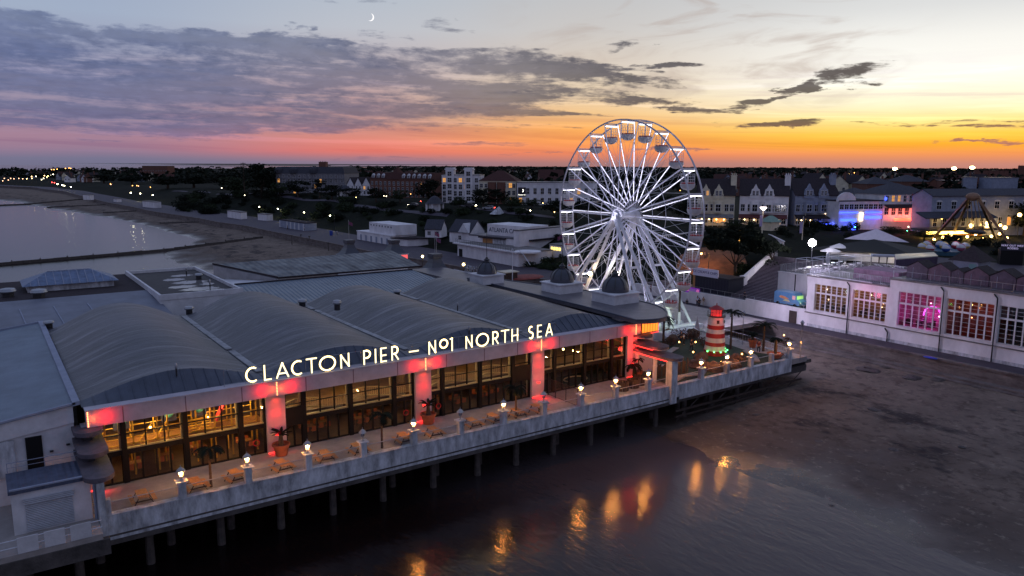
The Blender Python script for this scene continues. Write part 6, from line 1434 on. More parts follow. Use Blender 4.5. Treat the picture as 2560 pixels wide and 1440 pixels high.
# ------------------------------------------------------------------ building kit for the town (local frame: x along the front, y into depth)
WM = {}
def winmesh(w, h, lit):
    key = (round(w,2), round(h,2), lit)
    if key not in WM:
        b = MB(); b.box(-w/2-.1,w/2+.1,-.06,.0,-.1,h+.1); b.mat(1); b.box(-w/2,w/2,-.08,-.061,0,h); b.mat(0); b.box(-.035,.035,-.1,-.081,0,h); b.box(-w/2,w/2,-.1,-.081,h*.48,h*.53)
        o = b.build('window', [M['white'], M['litwin'] if lit else M['win']], None, base=(0,0,0)); WM[key] = o.data; bpy.data.objects.remove(o)
    return WM[key]
def addwin(t, x, z, w, h, lit=False, y=0., rz=0.):
    o = bpy.data.objects.new('window', winmesh(w, h, lit)); COL.objects.link(o); o.parent = t; o.location = (x, y, z); o.rotation_euler = (0,0,rz); return o
def facade(name, lab, cat, px0, py0, px1, py1, pytop, depth, wall, roofm, roof='flat', rh=3., rows=(), group=None, lit=.1, zg=None, sill=True):
    """front bottom line from pixel 0 to pixel 1 on the land, eaves at image row pytop above the first point"""
    if zg is None:
        p = hit(px0, py0); q = hit(px1, py1); fp, fq = p[0]*_s+p[1]*_c, q[0]*_s+q[1]*_c
        fq = fp*min(1.05, max(.95, fq/fp)); d = ray(px1, py1); k = fq/(d[0]*_s+d[1]*_c); q = (d[0]*k, d[1]*k, H(d[0]*k, d[1]*k))
    else: p = (*at(px0,py0,zg), zg); q = (*at(px1,py1,zg), zg)
    z0 = min(p[2], q[2])-.3; w = sqrt((q[0]-p[0])**2+(q[1]-p[1])**2); rz = atan2(q[1]-p[1], q[0]-p[0])
    h = zat(px0, pytop, p[0], p[1])-z0
    t = thing(name, lab, cat, (p[0], p[1], z0), group, local=True, rz=rz); t['_w'] = w; t['_h'] = h
    b = MB()
    if roof == 'gable': b.prismx([(0,0),(depth,0),(depth,h),(depth/2,h+rh),(0,h)], 0, w)
    elif roof == 'gablefront': b.prismy([(0,0),(w,0),(w,h),(w/2,h+rh),(0,h)], 0, depth)
    else: b.box(0, w, 0, depth, 0, h)
    b.build('wall', wall, t)
    b = MB(); e = .35
    if roof == 'flat': b.box(-.15,w+.15,-.15,depth+.15,h,h+.3)
    elif roof == 'gable':
        s = rh/(depth/2); b.prismx([(-e,h-e*s),(-e,h-e*s+.2),(depth/2,h+rh+.22),(depth+e,h-e*s+.2),(depth+e,h-e*s),(depth/2,h+rh+.02)], -.25, w+.25)
    elif roof == 'gablefront':
        s = rh/(w/2); b.prismy([(-e,h-e*s),(-e,h-e*s+.2),(w/2,h+rh+.22),(w+e,h-e*s+.2),(w+e,h-e*s),(w/2,h+rh+.02)], -.25, depth)
    elif roof == 'hip':
        m = min(depth, w)/2; b.add([(-e,-e,h),(w+e,-e,h),(w+e,depth+e,h),(-e,depth+e,h),(min(m,w/2),depth/2,h+rh),(max(w-m,w/2),depth/2,h+rh)], [(0,1,5,4),(1,2,5),(2,3,4,5),(3,0,4),(3,2,1,0)])
    elif roof == 'mansard':
        b.add([(-.2,-.2,h),(w+.2,-.2,h),(w+.2,depth,h),(-.2,depth,h),(1.2,1.8,h+rh),(w-1.2,1.8,h+rh),(w-1.2,depth-2,h+rh),(1.2,depth-2,h+rh)], [(0,1,5,4),(1,2,6,5),(2,3,7,6),(3,0,4,7),(4,5,6,7)])
    b.build('roof', roofm, t)
    if sill and h > 5:
        b = MB(); b.box(-.08,w+.08,-.14,0,h-.35,h-.05); b.build('cornice', wall, t)
    for (fz, n, ww, wh) in rows:
        for k in range(n): addwin(t, w*(k+.5)/n, h*fz, ww, wh, rnd.random() < lit)
    return t
def chimney(t, x, y, z, w=1.2, d=.8, h=2.2, pots=3, m=None):
    b = MB(); b.box(x-w/2,x+w/2,y-d/2,y+d/2,z,z+h); b.box(x-w/2-.1,x+w/2+.1,y-d/2-.1,y+d/2+.1,z+h,z+h+.18)
    for k in range(pots): b.tube((x-w/2+w*(k+.5)/pots,y,z+h+.18),(x-w/2+w*(k+.5)/pots,y,z+h+.7),.14,n=6)
    b.build('chimney', m or M['brick'], t)
stone = mat('grey_stone', L(118,116,122), .85, var=.25, scale=.5)
# grand hotel with corner domes
t = facade('grand_hotel', 'large grey stone hotel with small corner domes and a chimney on its slate mansard', 'hotel', 692, 488, 862, 484, 433, 22, stone, M['slate'], 'mansard', 3.6, ((.12,13,1.2,2.0),(.36,13,1.2,2.0),(.60,13,1.2,1.9),(.82,13,1.1,1.3)), lit=.1)
w, h = t['_w'], t['_h']
for x in (1.5, w*.26, w*.55):
    b = MB(); b.lathe(x, 1.0, [(2.4,h),(2.4,h+1.4)]+[(2.4*cos(a), h+1.4+2.2*sin(a)) for a in [i*pi/12 for i in range(1,6)]]+[(1e-5,h+3.7)], 14); b.build('dome', M['slate'], t, smooth=True)
chimney(t, w*.66, 4, h+2.5, 4.0, 3.2, 3.6, 4)
b = MB(); b.box(-.2,w+.2,-.3,0,h*.76,h*.79); b.build('string_course', stone, t)
# three gabled houses
for k, (a, c, lab) in enumerate(((868,886,'narrow white gabled house next to the grand hotel'),(888,905,'middle white gabled house left of the brick hotel'),(907,926,'white gabled house with a lit attic against the brick hotel'))):
    facade('gabled_house', lab, 'house', a, 487+k, c, 488+k, 461, 10, M['render'], M['tiles'], 'gablefront', 3.6, ((.2,2,1.1,1.5),(.6,2,1.1,1.5)), 'gabled houses by the hotels', lit=.12)
t = facade('brick_hotel', 'long red brick hotel with white dormers and a pyramid roof', 'hotel', 926, 492, 1082, 500, 447, 13, M['brick'], M['redtiles'], 'mansard', 3.2, ((.1,14,1.1,1.7),(.38,14,1.1,1.7),(.68,14,1.1,1.7)), lit=.04)
w, h = t['_w'], t['_h']
for k in range(12):
    x = w*(k+.6)/12.2
    if 3.2 < k+.6 < 5.8: continue
    b = MB(); b.prismy([(x-.8,h),(x+.8,h),(x+.8,h+2.0),(x,h+2.7),(x-.8,h+2.0)], .2, 2); d_ = b.build('dormer', M['white'], t); addwin(d_, x, h+.4, .9, 1.3, False, .2)
b = MB(); b.add([(w*.28,-.4,h),(w*.47,-.4,h),(w*.47,9,h),(w*.28,9,h),(w*.375,4,h+6.2)],[(0,1,4),(1,2,4),(2,3,4),(3,0,4)]); b.build('pyramid_roof', M['redtiles'], t)
t = facade('art_deco_hotel', 'white art deco hotel with two raised window towers', 'hotel', 1105, 508, 1198, 506, 438, 14, M['render'], M['flatroof'], 'flat', 1, ((.06,7,1.3,2.0),(.29,7,1.3,1.9),(.52,7,1.3,1.9),(.76,7,1.3,1.7)), lit=.14)
w, h = t['_w'], t['_h']
for x in (w*.22, w*.72):
    b = MB(); b.box(x-1.7,x+1.7,-.7,4,0,h+3.2); b.box(x-2.2,x+2.2,-.3,3,h+2.2,h+2.7); tw = b.build('tower', M['render'], t)
    for k in range(5): addwin(tw, x, h*.12+k*(h+2)/5.4, 1.6, 1.7, False, -.7)
t = facade('bay_house', 'hip roofed house with brick bays and one bright yellow stair window', 'house', 1198, 508, 1290, 511, 452, 13, M['cream'], M['redtiles'], 'hip', 4.2, ((.1,8,1.1,1.7),(.42,8,1.1,1.7),(.72,8,1.1,1.5)), lit=.0)
w, h = t['_w'], t['_h']
for x in (w*.35,w*.6): b = MB(); b.prism([(x-1.8,.02),(x-1.2,-1),(x+1.2,-1),(x+1.8,.02)], 0, h-.5); b.build('bay', M['brick'], t)
addwin(t, w*.85, h*.72, 1.3, 1.9, True, -.12); addwin(t, w*.84, h*.2, .9, 1.2, True, -.12)
t = facade('flat_white_hotel', 'plain white modern hotel with dark narrow windows and a moon sign', 'hotel', 1292, 513, 1492, 508, 457, 14, M['render'], M['flatroof'], 'flat', 1, ((.10,11,1.2,2.3),(.52,11,1.2,2.3)), lit=.16)
w, h = t['_w'], t['_h']
b = MB(); b.box(.5,3.6,-.3,-.05,h*.42,h*.80); sb_ = b.build('sign_panel', mat('dark_purple_board', L(22,18,34), .5, var=0), t)
wl = emis('sign_glow', (1,.97,.85), 3)
b = MB(); o_ = [(2.15+.62*cos(a), h*.66+.62*sin(a)) for a in [radians(-70+140*i/10) for i in range(11)]]; i_ = [(1.95+.55*cos(a), h*.66+.55*sin(a)) for a in [radians(70-140*i/10) for i in range(11)]]
b.prismy(o_+i_, -.34, -.3); b.build('moon_emblem', wl, t)
text_mesh('lettering', 'Premier Inn', .62, .01, wl, t, (2.05,-.33,h*.46), (radians(90),0,0))
facade('rear_gable', 'white stepped gable with chimneys behind the plain white hotel', 'house', 1312, 500, 1336, 500, 452, 8, M['render'], M['redtiles'], 'gablefront', 3.0, (), lit=0)
facade('dark_gable_house', 'large dark red roofed house with a pointed gable left of the wheel', 'house', 1352, 497, 1412, 497, 455, 12, M['brick'], M['redtiles'], 'gable', 5.5, ((.6,5,1.0,1.4),), lit=0)
# seaside terrace of Dutch-gabled houses
def dutch(b, x, w, z, h, y0, y1):
    b.prismy([(x-w/2,z),(x+w/2,z),(x+w/2,z+h*.25),(x+w*.42,z+h*.35),(x+w*.36,z+h*.62),(x+w*.22,z+h*.68),(x,z+h),(x-w*.22,z+h*.68),(x-w*.36,z+h*.62),(x-w*.42,z+h*.35),(x-w/2,z+h*.25)], y0, y1)
for k, (a, c, gx, lab, wm) in enumerate(((1742,1834,(1761,1793),'cream gabled terrace house nearest the wheel with arched lit windows','cream'),(1846,1968,(1885,1919),'pale twin gabled terrace house in the middle with a striped awning','render'),(1984,2092,(2017,2053),'blue grey twin gabled terrace house with a glowing name sign','greypaint'))):
    t = facade('terrace_house', lab, 'house', a, 563+k, c, 565+k, 487, 12, M[wm], M['tiles'], 'gable', 4.4, ((.50,7,1.0,1.9),(.12,6,1.1,2.0)), 'twin gabled terrace houses', lit=.05)
    w, h = t['_w'], t['_h']
    for g_ in gx:
        x = w*(g_-a)/(c-a); b = MB(); dutch(b, x, 3.0, h-1.0, 4.2, -.35, .4); gb = b.build('dutch_gable', M[wm], t); b = MB(); b.tube((x,0,h+3.1),(x,0,h+4.0),.05,n=4); b.build('finial', M['white'], gb)
        for s in (-.5,.5): addwin(gb, x+s, h-.1, .55, 1.3, k == 0 and g_ == 1761 and s > 0, -.35)
        b = MB(); b.prism([(x-1.5,.02),(x-1.0,-.9),(x+1.0,-.9),(x+1.5,.02)], h*.45, h*.80); bay = b.build('bay_window', M[wm], t); addwin(bay, x, h*.5, 1.3, 1.9, False, -.9)
        b = MB(); b.prism([(x-1.7,.02),(x-1.2,-1.1),(x+1.2,-1.1),(x+1.7,.02)], h*.80, h*.86); b.build('bay_roof', M['tiles'], bay)
    chimney(t, w*.97, 4, h+1.5, 1.6, 1.2, 4.0, 3, M[wm])
    b = MB(); b.add([(0,-.02,h*.40),(w*.98,-.02,h*.40),(w*.98,-2.6,h*.31),(0,-2.6,h*.31),(0,-.02,h*.38),(w*.98,-.02,h*.38),(w*.98,-2.6,h*.29),(0,-2.6,h*.29)],[(0,3,2,1),(4,5,6,7),(3,7,6,2),(0,4,7,3),(1,2,6,5)])
    b.build('awning', [mat('striped_awning', L(120,116,118), .8, var=.5, scale=1), mat('maroon_awning', L(94,40,40), .8, var=.3), M['tiles']][k], t)
    b = MB(); n = 7
    for i in range(n+1): b.tube((w*.98*i/n,-2.5,0),(w*.98*i/n,-2.5,h*.30),.08,n=5)
    b.build('veranda_post', M['white'], t)
    for i in range(4 if k < 2 else 2):
        b = MB(); x = w*(i+.6)/5; b.ball((x,-1.6,h*.24),.16,6,4); b.build('veranda_bulb', emis('veranda_bulb', (1,.66,.3), 14) if 'veranda_bulb' not in bpy.data.materials else bpy.data.materials['veranda_bulb'], t)
        p = Matrix.Rotation(t.rotation_euler.z, 3, 'Z') @ Vector((x,-1.8,h*.22)); lamp('veranda_light', Vector(t.location)+p, (1,.62,.28), 26, .2)
    if k == 0:
        for x in (w*.52, w*.70): addwin(t, x, h*.16, 1.5, 1.6, True, -.1)
    if k == 2:
        b = MB(); b.box(w*.70,w*.92,-.35,-.15,h*.42,h*.50); b.build('name_sign', emis('sign_orange_glow', (1,.72,.42), 6), t)
        b = MB(); b.box(w*.55,w*.90,-2.8,-2.66,h*.12,h*.16); b.box(w*.88,w*.92,-2.8,-2.66,0,h*.14); b.build('blue_led', emis('blue_led', (.05,.10,1), 3.2), t)
        p = Matrix.Rotation(t.rotation_euler.z, 3, 'Z') @ Vector((w*.75,-4,h*.14)); lamp('blue_glow', Vector(t.location)+p, (.1,.15,1), 120, .4)
    if k == 1:
        b = MB(); b.box(w*.60,w*.96,-.5,-.02,h*.46,h*.76); bx = b.build('boxed_bay', M['white'], t); 
        for i in range(3): addwin(bx, w*(.66+.12*i), h*.50, 1.3, 1.8, False, -.5)
# shop with half-round gable and blue lights
bl_ = emis('blue_led', (.05,.10,1), 3.2) if 'blue_led' not in bpy.data.materials else bpy.data.materials['blue_led']
t = facade('blue_lit_shop', 'amusement front lit by strong blue light strips below a half round gable', 'shop', 2094, 574, 2202, 572, 504, 13, M['white'], M['tiles'], 'flat', 1, ((.74,9,1.2,1.3),), lit=0)
w, h = t['_w'], t['_h']
b = MB(); b.prismy([(w*.05+3*cos(a)+1.5, h+2.6*sin(a)) for a in [pi*i/12 for i in range(13)]], 0, .5); b.build('round_gable', M['render'], t)
b = MB(); b.box(0,w*.42,-.5,-.2,h*.60,h*.64); b.box(w*.60,w*.97,-.5,-.2,h*.60,h*.64); b.box(w*.60,w*.97,-.4,-.2,h*.40,h*.50); b.box(0,w*.30,-1.0,-.8,h*.33,h*.42); b.box(w*.28,w*.36,-1.0,-.8,h*.02,h*.42); b.build('blue_light_strip', bl_, t)
b = MB(); b.box(w*.47,w*.53,-.6,-.2,h*.33,h*.62); b.build('lit_sign', emis('cream_sign', (1,.8,.5), 4), t)
b = MB(); b.box(w*.02,w*.28,-1.1,-1.0,h*.34,h*.41); b.build('shop_board', emis('blue_board', (.08,.2,.9), 1.5), t)
for x, z, p_ in ((w*.15,h*.3,150),(w*.8,h*.3,130),(w*.2,h*.66,22),(w*.8,h*.66,22)):
    p = Matrix.Rotation(t.rotation_euler.z, 3, 'Z') @ Vector((x,-2.2,z)); lamp('blue_light', Vector(t.location)+p, (.10,.14,1), p_, .3)
t = facade('pink_lit_arcade', 'white upper storey arcade glowing red and pink at street level', 'arcade', 2204, 572, 2322, 566, 486, 13, M['render'], M['slate'], 'hip', 3.0, ((.80,8,.8,1.7),(.42,7,1.2,2.0)), lit=.05)
w, h = t['_w'], t['_h']
b = MB(); b.add([(0,-.02,h*.72),(w,-.02,h*.72),(w,-2.4,h*.64),(0,-2.4,h*.64),(0,-.02,h*.69),(w,-.02,h*.69),(w,-2.4,h*.62),(0,-2.4,h*.62)],[(0,3,2,1),(4,5,6,7),(3,7,6,2)]); b.build('awning', M['tiles'], t)
b = MB(); b.box(w*.15,w*.8,-1.9,-1.7,h*.26,h*.34); b.build('red_sign', emis('red_sign', (1,.12,.06), 2.0), t)
for x, c_, p_ in ((.2,(1,.2,.14),600),(.5,(1,.16,.10),700),(.85,(1,.3,.3),700)):
    p = Matrix.Rotation(t.rotation_euler.z, 3, 'Z') @ Vector((w*x,-2.6,h*.38)); lamp('red_light', Vector(t.location)+p, c_, p_, .3)
p = Matrix.Rotation(t.rotation_euler.z, 3, 'Z') @ Vector((w*.7,-5,h*.8)); lamp('pink_light', Vector(t.location)+p, (1,.45,.55), 220, .4)
for q in (.02,.62): b = MB(); b.box(w*q,w*q+.4,-.3,-.05,h*.84,h*.92); b.build('blue_lamp', bl_, t)
t = facade('long_grey_arcade', 'long blue grey building with arched upper windows above an amber lit arcade', 'arcade', 2322, 588, 2640, 578, 490, 7, M['greypaint'], M['slate'], 'gable', 1.6, ((.70,9,1.4,1.9),(.30,14,1.1,2.2)), lit=.06)
w, h = t['_w'], t['_h']
b = MB(); b.add([(-5,-.02,h*.64),(w*.42,-.02,h*.64),(w*.42,-4,h*.52),(-5,-4,h*.52),(-5,-.02,h*.62),(w*.42,-.02,h*.62),(w*.42,-4,h*.50),(-5,-4,h*.50)],[(0,3,2,1),(4,5,6,7),(3,7,6,2)]); b.build('veranda_roof', M['slate'], t)
for k in range(9): x = w*(k+.5)/9; b = MB(); b.prismy([(x+1.0*cos(a), h*.70+1.9+.5*sin(a)) for a in [pi*i/8 for i in range(9)]], -.14, 0); b.build('window_arch', M['white'], t)
amb = emis('amber_strip', (1,.66,.14), 7)
b = MB(); b.box(-6.2,w*.16,-6.3,-5.7,h*.17,h*.23); b.build('amber_canopy_light', amb, t)
b = MB(); b.box(-6.2,w*.4,-6.3,-.2,h*.235,h*.28); b.build('lower_canopy', M['dark'], t)
b = MB(); b.box(-3,w*.4,-.3,-.1,.3,h*.2); b.build('arcade_glow', mat('arcade_interior', L(150,96,50), .8, var=.6, scale=.8), t)
for k in range(10):
    x = -6+w*.06*k; p = Matrix.Rotation(t.rotation_euler.z, 3, 'Z') @ Vector((x,-4.5,h*.15)); lamp('amber_light', Vector(t.location)+p, (1,.6,.16), 330, .3)
    b = MB(); b.ball((x+1,-7.4,h*(.06+.05*(k % 3))),.34,8,5); b.build('globe', emis('amber_globe', (1,.62,.2), 15) if 'amber_globe' not in bpy.data.materials else bpy.data.materials['amber_globe'], t)
for px, py, r in ((2425,564,.5),(2464,568,.42),(2466,558,.55),(2510,569,.5),(2498,563,.35),(2543,537,.5),(2350,545,.3),(2446,572,.3),(2480,575,.25)):
    x, y, z = hit(px, 592); z1 = zat(px, py, x, y); globe_lamp(x, y, z-.2, z1, 'amber globe lamp among the fairground lights on the right', 240, (1,.60,.18), r, 14, 'amber fairground lamps')
facade('brick_block', 'small red brick block behind the grey arcade roof', 'building', 2356, 492, 2402, 492, 452, 10, M['brick'], M['flatroof'], 'flat')
facade('blue_stair_tower', 'plain blue grey tower block rising behind the grey arcade, narrower one', 'building', 2405, 500, 2438, 500, 444, 8, M['greypaint'], M['flatroof'], 'flat')
facade('blue_stair_tower', 'plain blue grey tower block rising behind the grey arcade, wider one', 'building', 2476, 502, 2540, 502, 445, 9, M['greypaint'], M['flatroof'], 'flat')
t = facade('brick_terrace', 'red brick terrace with a dense row of tall chimneys on the right skyline', 'house', 2436, 475, 2565, 475, 446, 12, M['brick'], M['redtiles'], 'gable', 3.5, ((.5,9,1.0,1.5),), lit=0)
w, h = t['_w'], t['_h']
for f, ww, hh in ((.04,2.6,7),(.22,3,6.5),(.32,3,6.5),(.42,3,6.5),(.53,3,6.5),(.62,2.4,6.5),(.76,3,6.5),(.93,5.5,11)): chimney(t, w*f, 4, h, ww, 1.6, hh*.8, 4)
for k, (a, c, by, ty) in enumerate(((2136,2208,506,486),(2206,2262,505,484),(2255,2330,502,478),(2165,2240,480,452),(2250,2320,470,446))):
    facade('slate_roof_house', ['hip roofed slate building behind the blue lit shop','low hip roofed building with skylights behind the pink arcade','broad grey roofed building behind the pink arcade','dark brick building with tall chimneys behind the shops','long dark roofed building on the right below the skyline'][k], 'house', a, by+25, c, by+25, ty+8, 14, M['brick'], M['slate'], 'hip', 3.2, (), 'slate roofed buildings behind the arcades')
facade('white_gable_hall', 'white stepped gable end of a hall rising behind the terrace roofs', 'hall', 2012, 500, 2046, 500, 466, 10, M['greypaint'], M['tiles'], 'gablefront', 3.2)
# scattered houses of the town beyond
hp = []
for k in range(5):
    t = thing('town_house', '', 'house', (0,0,-80), 'dim houses of the distant town', local=True)
    w, d, h, rh = ((8,9,5,3.5),(14,8,6,3),(9,12,7,4),(18,9,5.5,3.5),(7,8,5,4))[k]
    b = MB()
    if k % 2 == 0: b.prismy([(-w/2,0),(w/2,0),(w/2,h),(0,h+rh),(-w/2,h)], 0, d)
    else: b.prismx([(0,0),(d,0),(d,h),(d/2,h+rh),(0,h)], -w/2, w/2)
    b.build('wall', (M['render'], M['brick'], M['cream'], M['brick'], M['greypaint'])[k], t)
    b = MB()
    if k % 2 == 0: s = rh/(w/2); b.prismy([(-w/2-.4,h-.4*s),(-w/2-.4,h-.2*s+.1),(0,h+rh+.25),(w/2+.4,h-.2*s+.1),(w/2+.4,h-.4*s),(0,h+rh+.05)], -.3, d+.3)
    else: s = rh/(d/2); b.prismx([(-.4,h-.4*s),(-.4,h-.2*s+.1),(d/2,h+rh+.25),(d+.4,h-.2*s+.1),(d+.4,h-.4*s),(d/2,h+rh+.05)], -w/2-.3, w/2+.3)
    b.build('roof', (M['tiles'], M['redtiles'])[k % 2], t)
    chimney(t, w*.3, d/2, h+rh*.3, 1, .8, rh*.7+1.6, 3)
    for i in range(2): addwin(t, (-.25+.5*i)*w, h*.5, 1.1, 1.5, False)
    hp.append([t, 0])
SPOT = []
for _ in range(190):
    px = rnd.choice([rnd.uniform(1750,2540)]*4+[rnd.uniform(870,1400)]*2+[rnd.uniform(60,420)])
    py = rnd.uniform(436,492) if px > 1700 else rnd.uniform(434,446) if px > 800 else rnd.uniform(438,458)
    x, y, z = hit(px, py)
    if sqrt(x*x+y*y) > 1900: continue
    SPOT.append((x, y))
    k = rnd.randrange(5); src, u_ = hp[k]
    place(src, u_, (x, y, z-.3), -YAW+rnd.uniform(-.7,.7), 'dim pitched roof house among the trees of the distant town'); hp[k][1] = 1
for q in hp:
    if not q[1]: 
        for ch in list(q[0].children): bpy.data.objects.remove(ch)
        bpy.data.objects.remove(q[0])
facade('tower_block', 'dark long flat topped block standing above the far trees on the left', 'building', 357, 446, 420, 447, 415, 14, M['brick'], M['dark'], 'flat', 1, ((.3,10,1.6,1.2),(.6,10,1.6,1.2)), lit=0)
# ------------------------------------------------------------------ left promenade
t = facade('beach_pavilion', 'white two storey beach pavilion with overhanging flat roof', 'pavilion', 893, 598, 980, 613, 578, 9, M['render'], M['render'], 'flat', zg=4.2)
w, h = t['_w'], t['_h']
b = MB(); b.box(w*.28,w*1.02,1.2,9,h+.3,h+3.6); up_ = b.build('upper_storey', M['render'], t); b = MB(); b.box(w*.24,w*1.06,.8,9.4,h+3.6,h+3.9); b.build('upper_roof', M['concrete'], up_)
for k in range(8): addwin(up_, w*(.34+.08*k), h+2.5, .7, .5, False, 1.2)
b = MB(); b.prism([(w,0),(w+5.5,2.5),(w+7.5,9),(w,9)], 0, h-.6); b.build('side_wing', M['render'], t); b = MB(); b.prism([(w-.3,-.4),(w+6,2.2),(w+8,9.3),(w-.3,9.3)], h-.6, h-.3); b.build('wing_roof', M['tiles'], t)
for k in range(6): b = MB(); b.box(w*(.1+.15*k),w*(.1+.15*k)+1.1,-.06,0,.1,2.2); b.build('door', M['greypaint'], t)
t = facade('white_cottage', 'small white cottage with grey roof behind the beach pavilion', 'cottage', 1063, 591, 1103, 592, 572, 6, M['render'], M['slate'], 'gable', 2.6, ((.3,2,1.0,1.1),), lit=0, zg=7.5)
t = facade('half_timbered_cottage', 'white cottage with black half timbered gable by the cafe', 'cottage', 1124, 602, 1176, 606, 577, 7, M['render'], M['slate'], 'gable', 3.2, ((.3,1,1.0,1.1),), lit=0, zg=7.0)
w, h = t['_w'], t['_h']
b = MB(); b.prismy([(w*.5,h*.95),(w,h*.95),(w*.75,h+2.6)], -.9, 3); gb = b.build('gable', M['white'], t)
b = MB(); b.bar((w*.46,-.95,h*.95),(w*.75,-.95,h+2.8),.22); b.bar((w*1.04,-.95,h*.95),(w*.75,-.95,h+2.8),.22); b.bar((w*.5,-.95,h*.97),(w,-.95,h*.97),.2)
for f in (.6,.68,.75,.82,.9): b.bar((w*f,-.95,h*.95),(w*f,-.95,h+2.6-10.0*abs(f-.75)),.14)
b.build('timber', M['black'], gb)
# cafe
t = facade('seaside_cafe', 'long white flat roofed cafe with ATLANTA CAFE lettered on its wall', 'cafe', 1174, 611, 1298, 624, 588, 10, M['render'], M['flatroof'], 'flat', zg=7.0)
w, h = t['_w'], t['_h']
b = MB(); b.box(w*.22,w+.2,3,12,h,h+3.4); u_ = b.build('sign_wall', M['render'], t); b = MB(); b.box(w*.2,w+.4,2.9,12.2,h+3.4,h+3.55); b.build('roof', M['flatroof'], u_)
text_mesh('lettering', 'ATLANTA CAFE', 1.75, .02, mat('sign_navy', L(40,52,74), .7, var=0), t, (w*.56,2.96,h+1.25), (radians(90),0,0), sx=.95)
for x in (w*.56-7.2, w*.56+6.9):
    b = MB(); b.lathe(x, 2.9, [(.05,h+1.0),(.32,h+1.5),(.42,h+1.9),(.22,h+2.1),(.3,h+2.5),(.05,h+2.9)], 6); b.build('emblem', bpy.data.materials['sign_navy'], u_)
b = MB(); b.box(w*.22,w*.75,-.8,.0,h-.3,h+.05); b.build('canopy', M['tiles'], t); b = MB(); b.box(w*.28,w*.48,-.06,0,.1,h*.85); b.build('shutter', M['wood'], t); b = MB(); b.box(w*.50,w*.74,-.06,0,.1,h*.85); b.build('shutter', M['whiteweather'], t)
t2 = facade('cafe_wing', 'white curved wing of the cafe running right towards the wheel', 'cafe wing', 1298, 626, 1412, 612, 578, 2, M['render'], M['flatroof'], 'flat', zg=7.0)
w, h = t2['_w'], t2['_h']; b = MB(); b.box(w*.2,w*.9,-1,0,h*.45,h*.52); b.build('canopy', M['tiles'], t2)
# lower beach-level building with a roof terrace
t = facade('beach_huts_block', 'long low white windowless block with rounded end below the cafe terrace', 'building', 1144, 641, 1296, 669, 609, 11, M['render'], M['concrete'], 'flat', zg=4.0)
w, h = t['_w'], t['_h']
b = MB(); b.lathe(w-.2, 3.2, [(3.4,h+.02),(3.4,h+.36)], 20); b.box(-1.2,w,-.9,.0,h,h+.34); b.build('roof_edge', M['render'], t)
b = MB()
for k in range(int(w/1.1)): b.tube((1.1*k,-.6,h+.3),(1.1*k,-.6,h+1.4),.03,n=4)
b.tube((0,-.6,h+1.4),(w,-.6,h+1.4),.04,n=4); b.tube((0,-.6,h+.85),(w,-.6,h+.85),.03,n=4); b.build('railing', M['dark'], t)
b = MB(); b.box(.8,2.6,-.06,0,.1,2.6); b.build('doorway', M['black'], t)
t = facade('lit_shelter', 'small white shelter with a row of bright yellow windows beside the wheel', 'shelter', 1374, 640, 1420, 646, 612, 5, M['render'], M['concrete'], 'flat', zg=6.0)
w, h = t['_w'], t['_h']
for k in range(4): b = MB(); b.box(w*(.08+.14*k),w*(.18+.14*k),-.08,0,h*.62,h*.86); b.build('lit_window', emis('yellow_window', (1,.72,.18), 2.0) if k == 0 and 'yellow_window' not in bpy.data.materials else bpy.data.materials['yellow_window'], t)
t = facade('white_hut', 'little white hut with two bright lamps seen through the wheel', 'hut', 1436, 602, 1476, 603, 580, 5, M['render'], M['concrete'], 'flat', zg=8.0)
for px in (1438, 1455):
    x, y = at(px, 600, 8); z1 = zat(px, 582, x, y); d = Vector((-x,-y,0)).normalized()*2
    globe_lamp(x+d.x, y+d.y, 7, z1, 'bright lamp fixed in front of the little white hut', 40, (1,.82,.5), .24, 16, 'hut lamps')
for a in ((569,543,602,548,527,3,'small white kiosk with flat roof at the far left end of the promenade'),(645,550,668,552,535,3,'small white ribbed kiosk under the first lamp on the promenade'),(208,498,224,499,487,3,'tiny pale blue kiosk at the head of the far beach'),(357,517,386,520,503,4,'white beach shelter beside the far breakwater'),(284,504,292,505,497,3,'tiny white hut on the far promenade')):
    facade('beach_kiosk', a[6], 'kiosk', *a[:5], a[5], M['render'], M['concrete'], 'flat', 1, (), 'kiosks along the far promenade', zg=4.2, sill=False)
t = facade('promenade_shelter', 'long open fronted shelter with white end walls on the promenade', 'shelter', 699, 567, 762, 577, 550, 5, M['greypaint'], M['tiles'], 'flat', zg=4.2)
w, h = t['_w'], t['_h']
for f in (.02,.32,.46,.62,.78,.96): b = MB(); b.box(w*f-.5,w*f+.5,-.08,0,0,h*.95); b.build('white_panel', M['white'], t)
for (x0_, px, py, r) in ((0,1087,516,24),(0,862,480,20)):
    x, y, z = hit(px, py+10)
    t = thing('bandstand', 'octagonal white pavilion with pale bell roof on the clifftop' if px > 1000 else 'domed garden pavilion half hidden in the clifftop trees', 'bandstand', (x, y, z)); R_ = r*sqrt(x*x+y*y)/1900*.9; b = MB()
    for k in range(8): a = k*pi/4; b.tube((x+R_*cos(a),y+R_*sin(a),z-.3),(x+R_*cos(a),y+R_*sin(a),z+2.7),.28,n=6)
    b.lathe(x, y, [(R_*.72,z-.3),(R_*.72,z+2.6)], 8); b.build('wall', M['render'], t); b = MB(); b.lathe(x, y, [(R_*1.15,z+2.6),(R_*.9,z+3.2),(R_*.62,z+4.4),(R_*.35,z+5.2),(.1,z+5.6)], 16); b.build('roof', M['slate'], t, smooth=True)
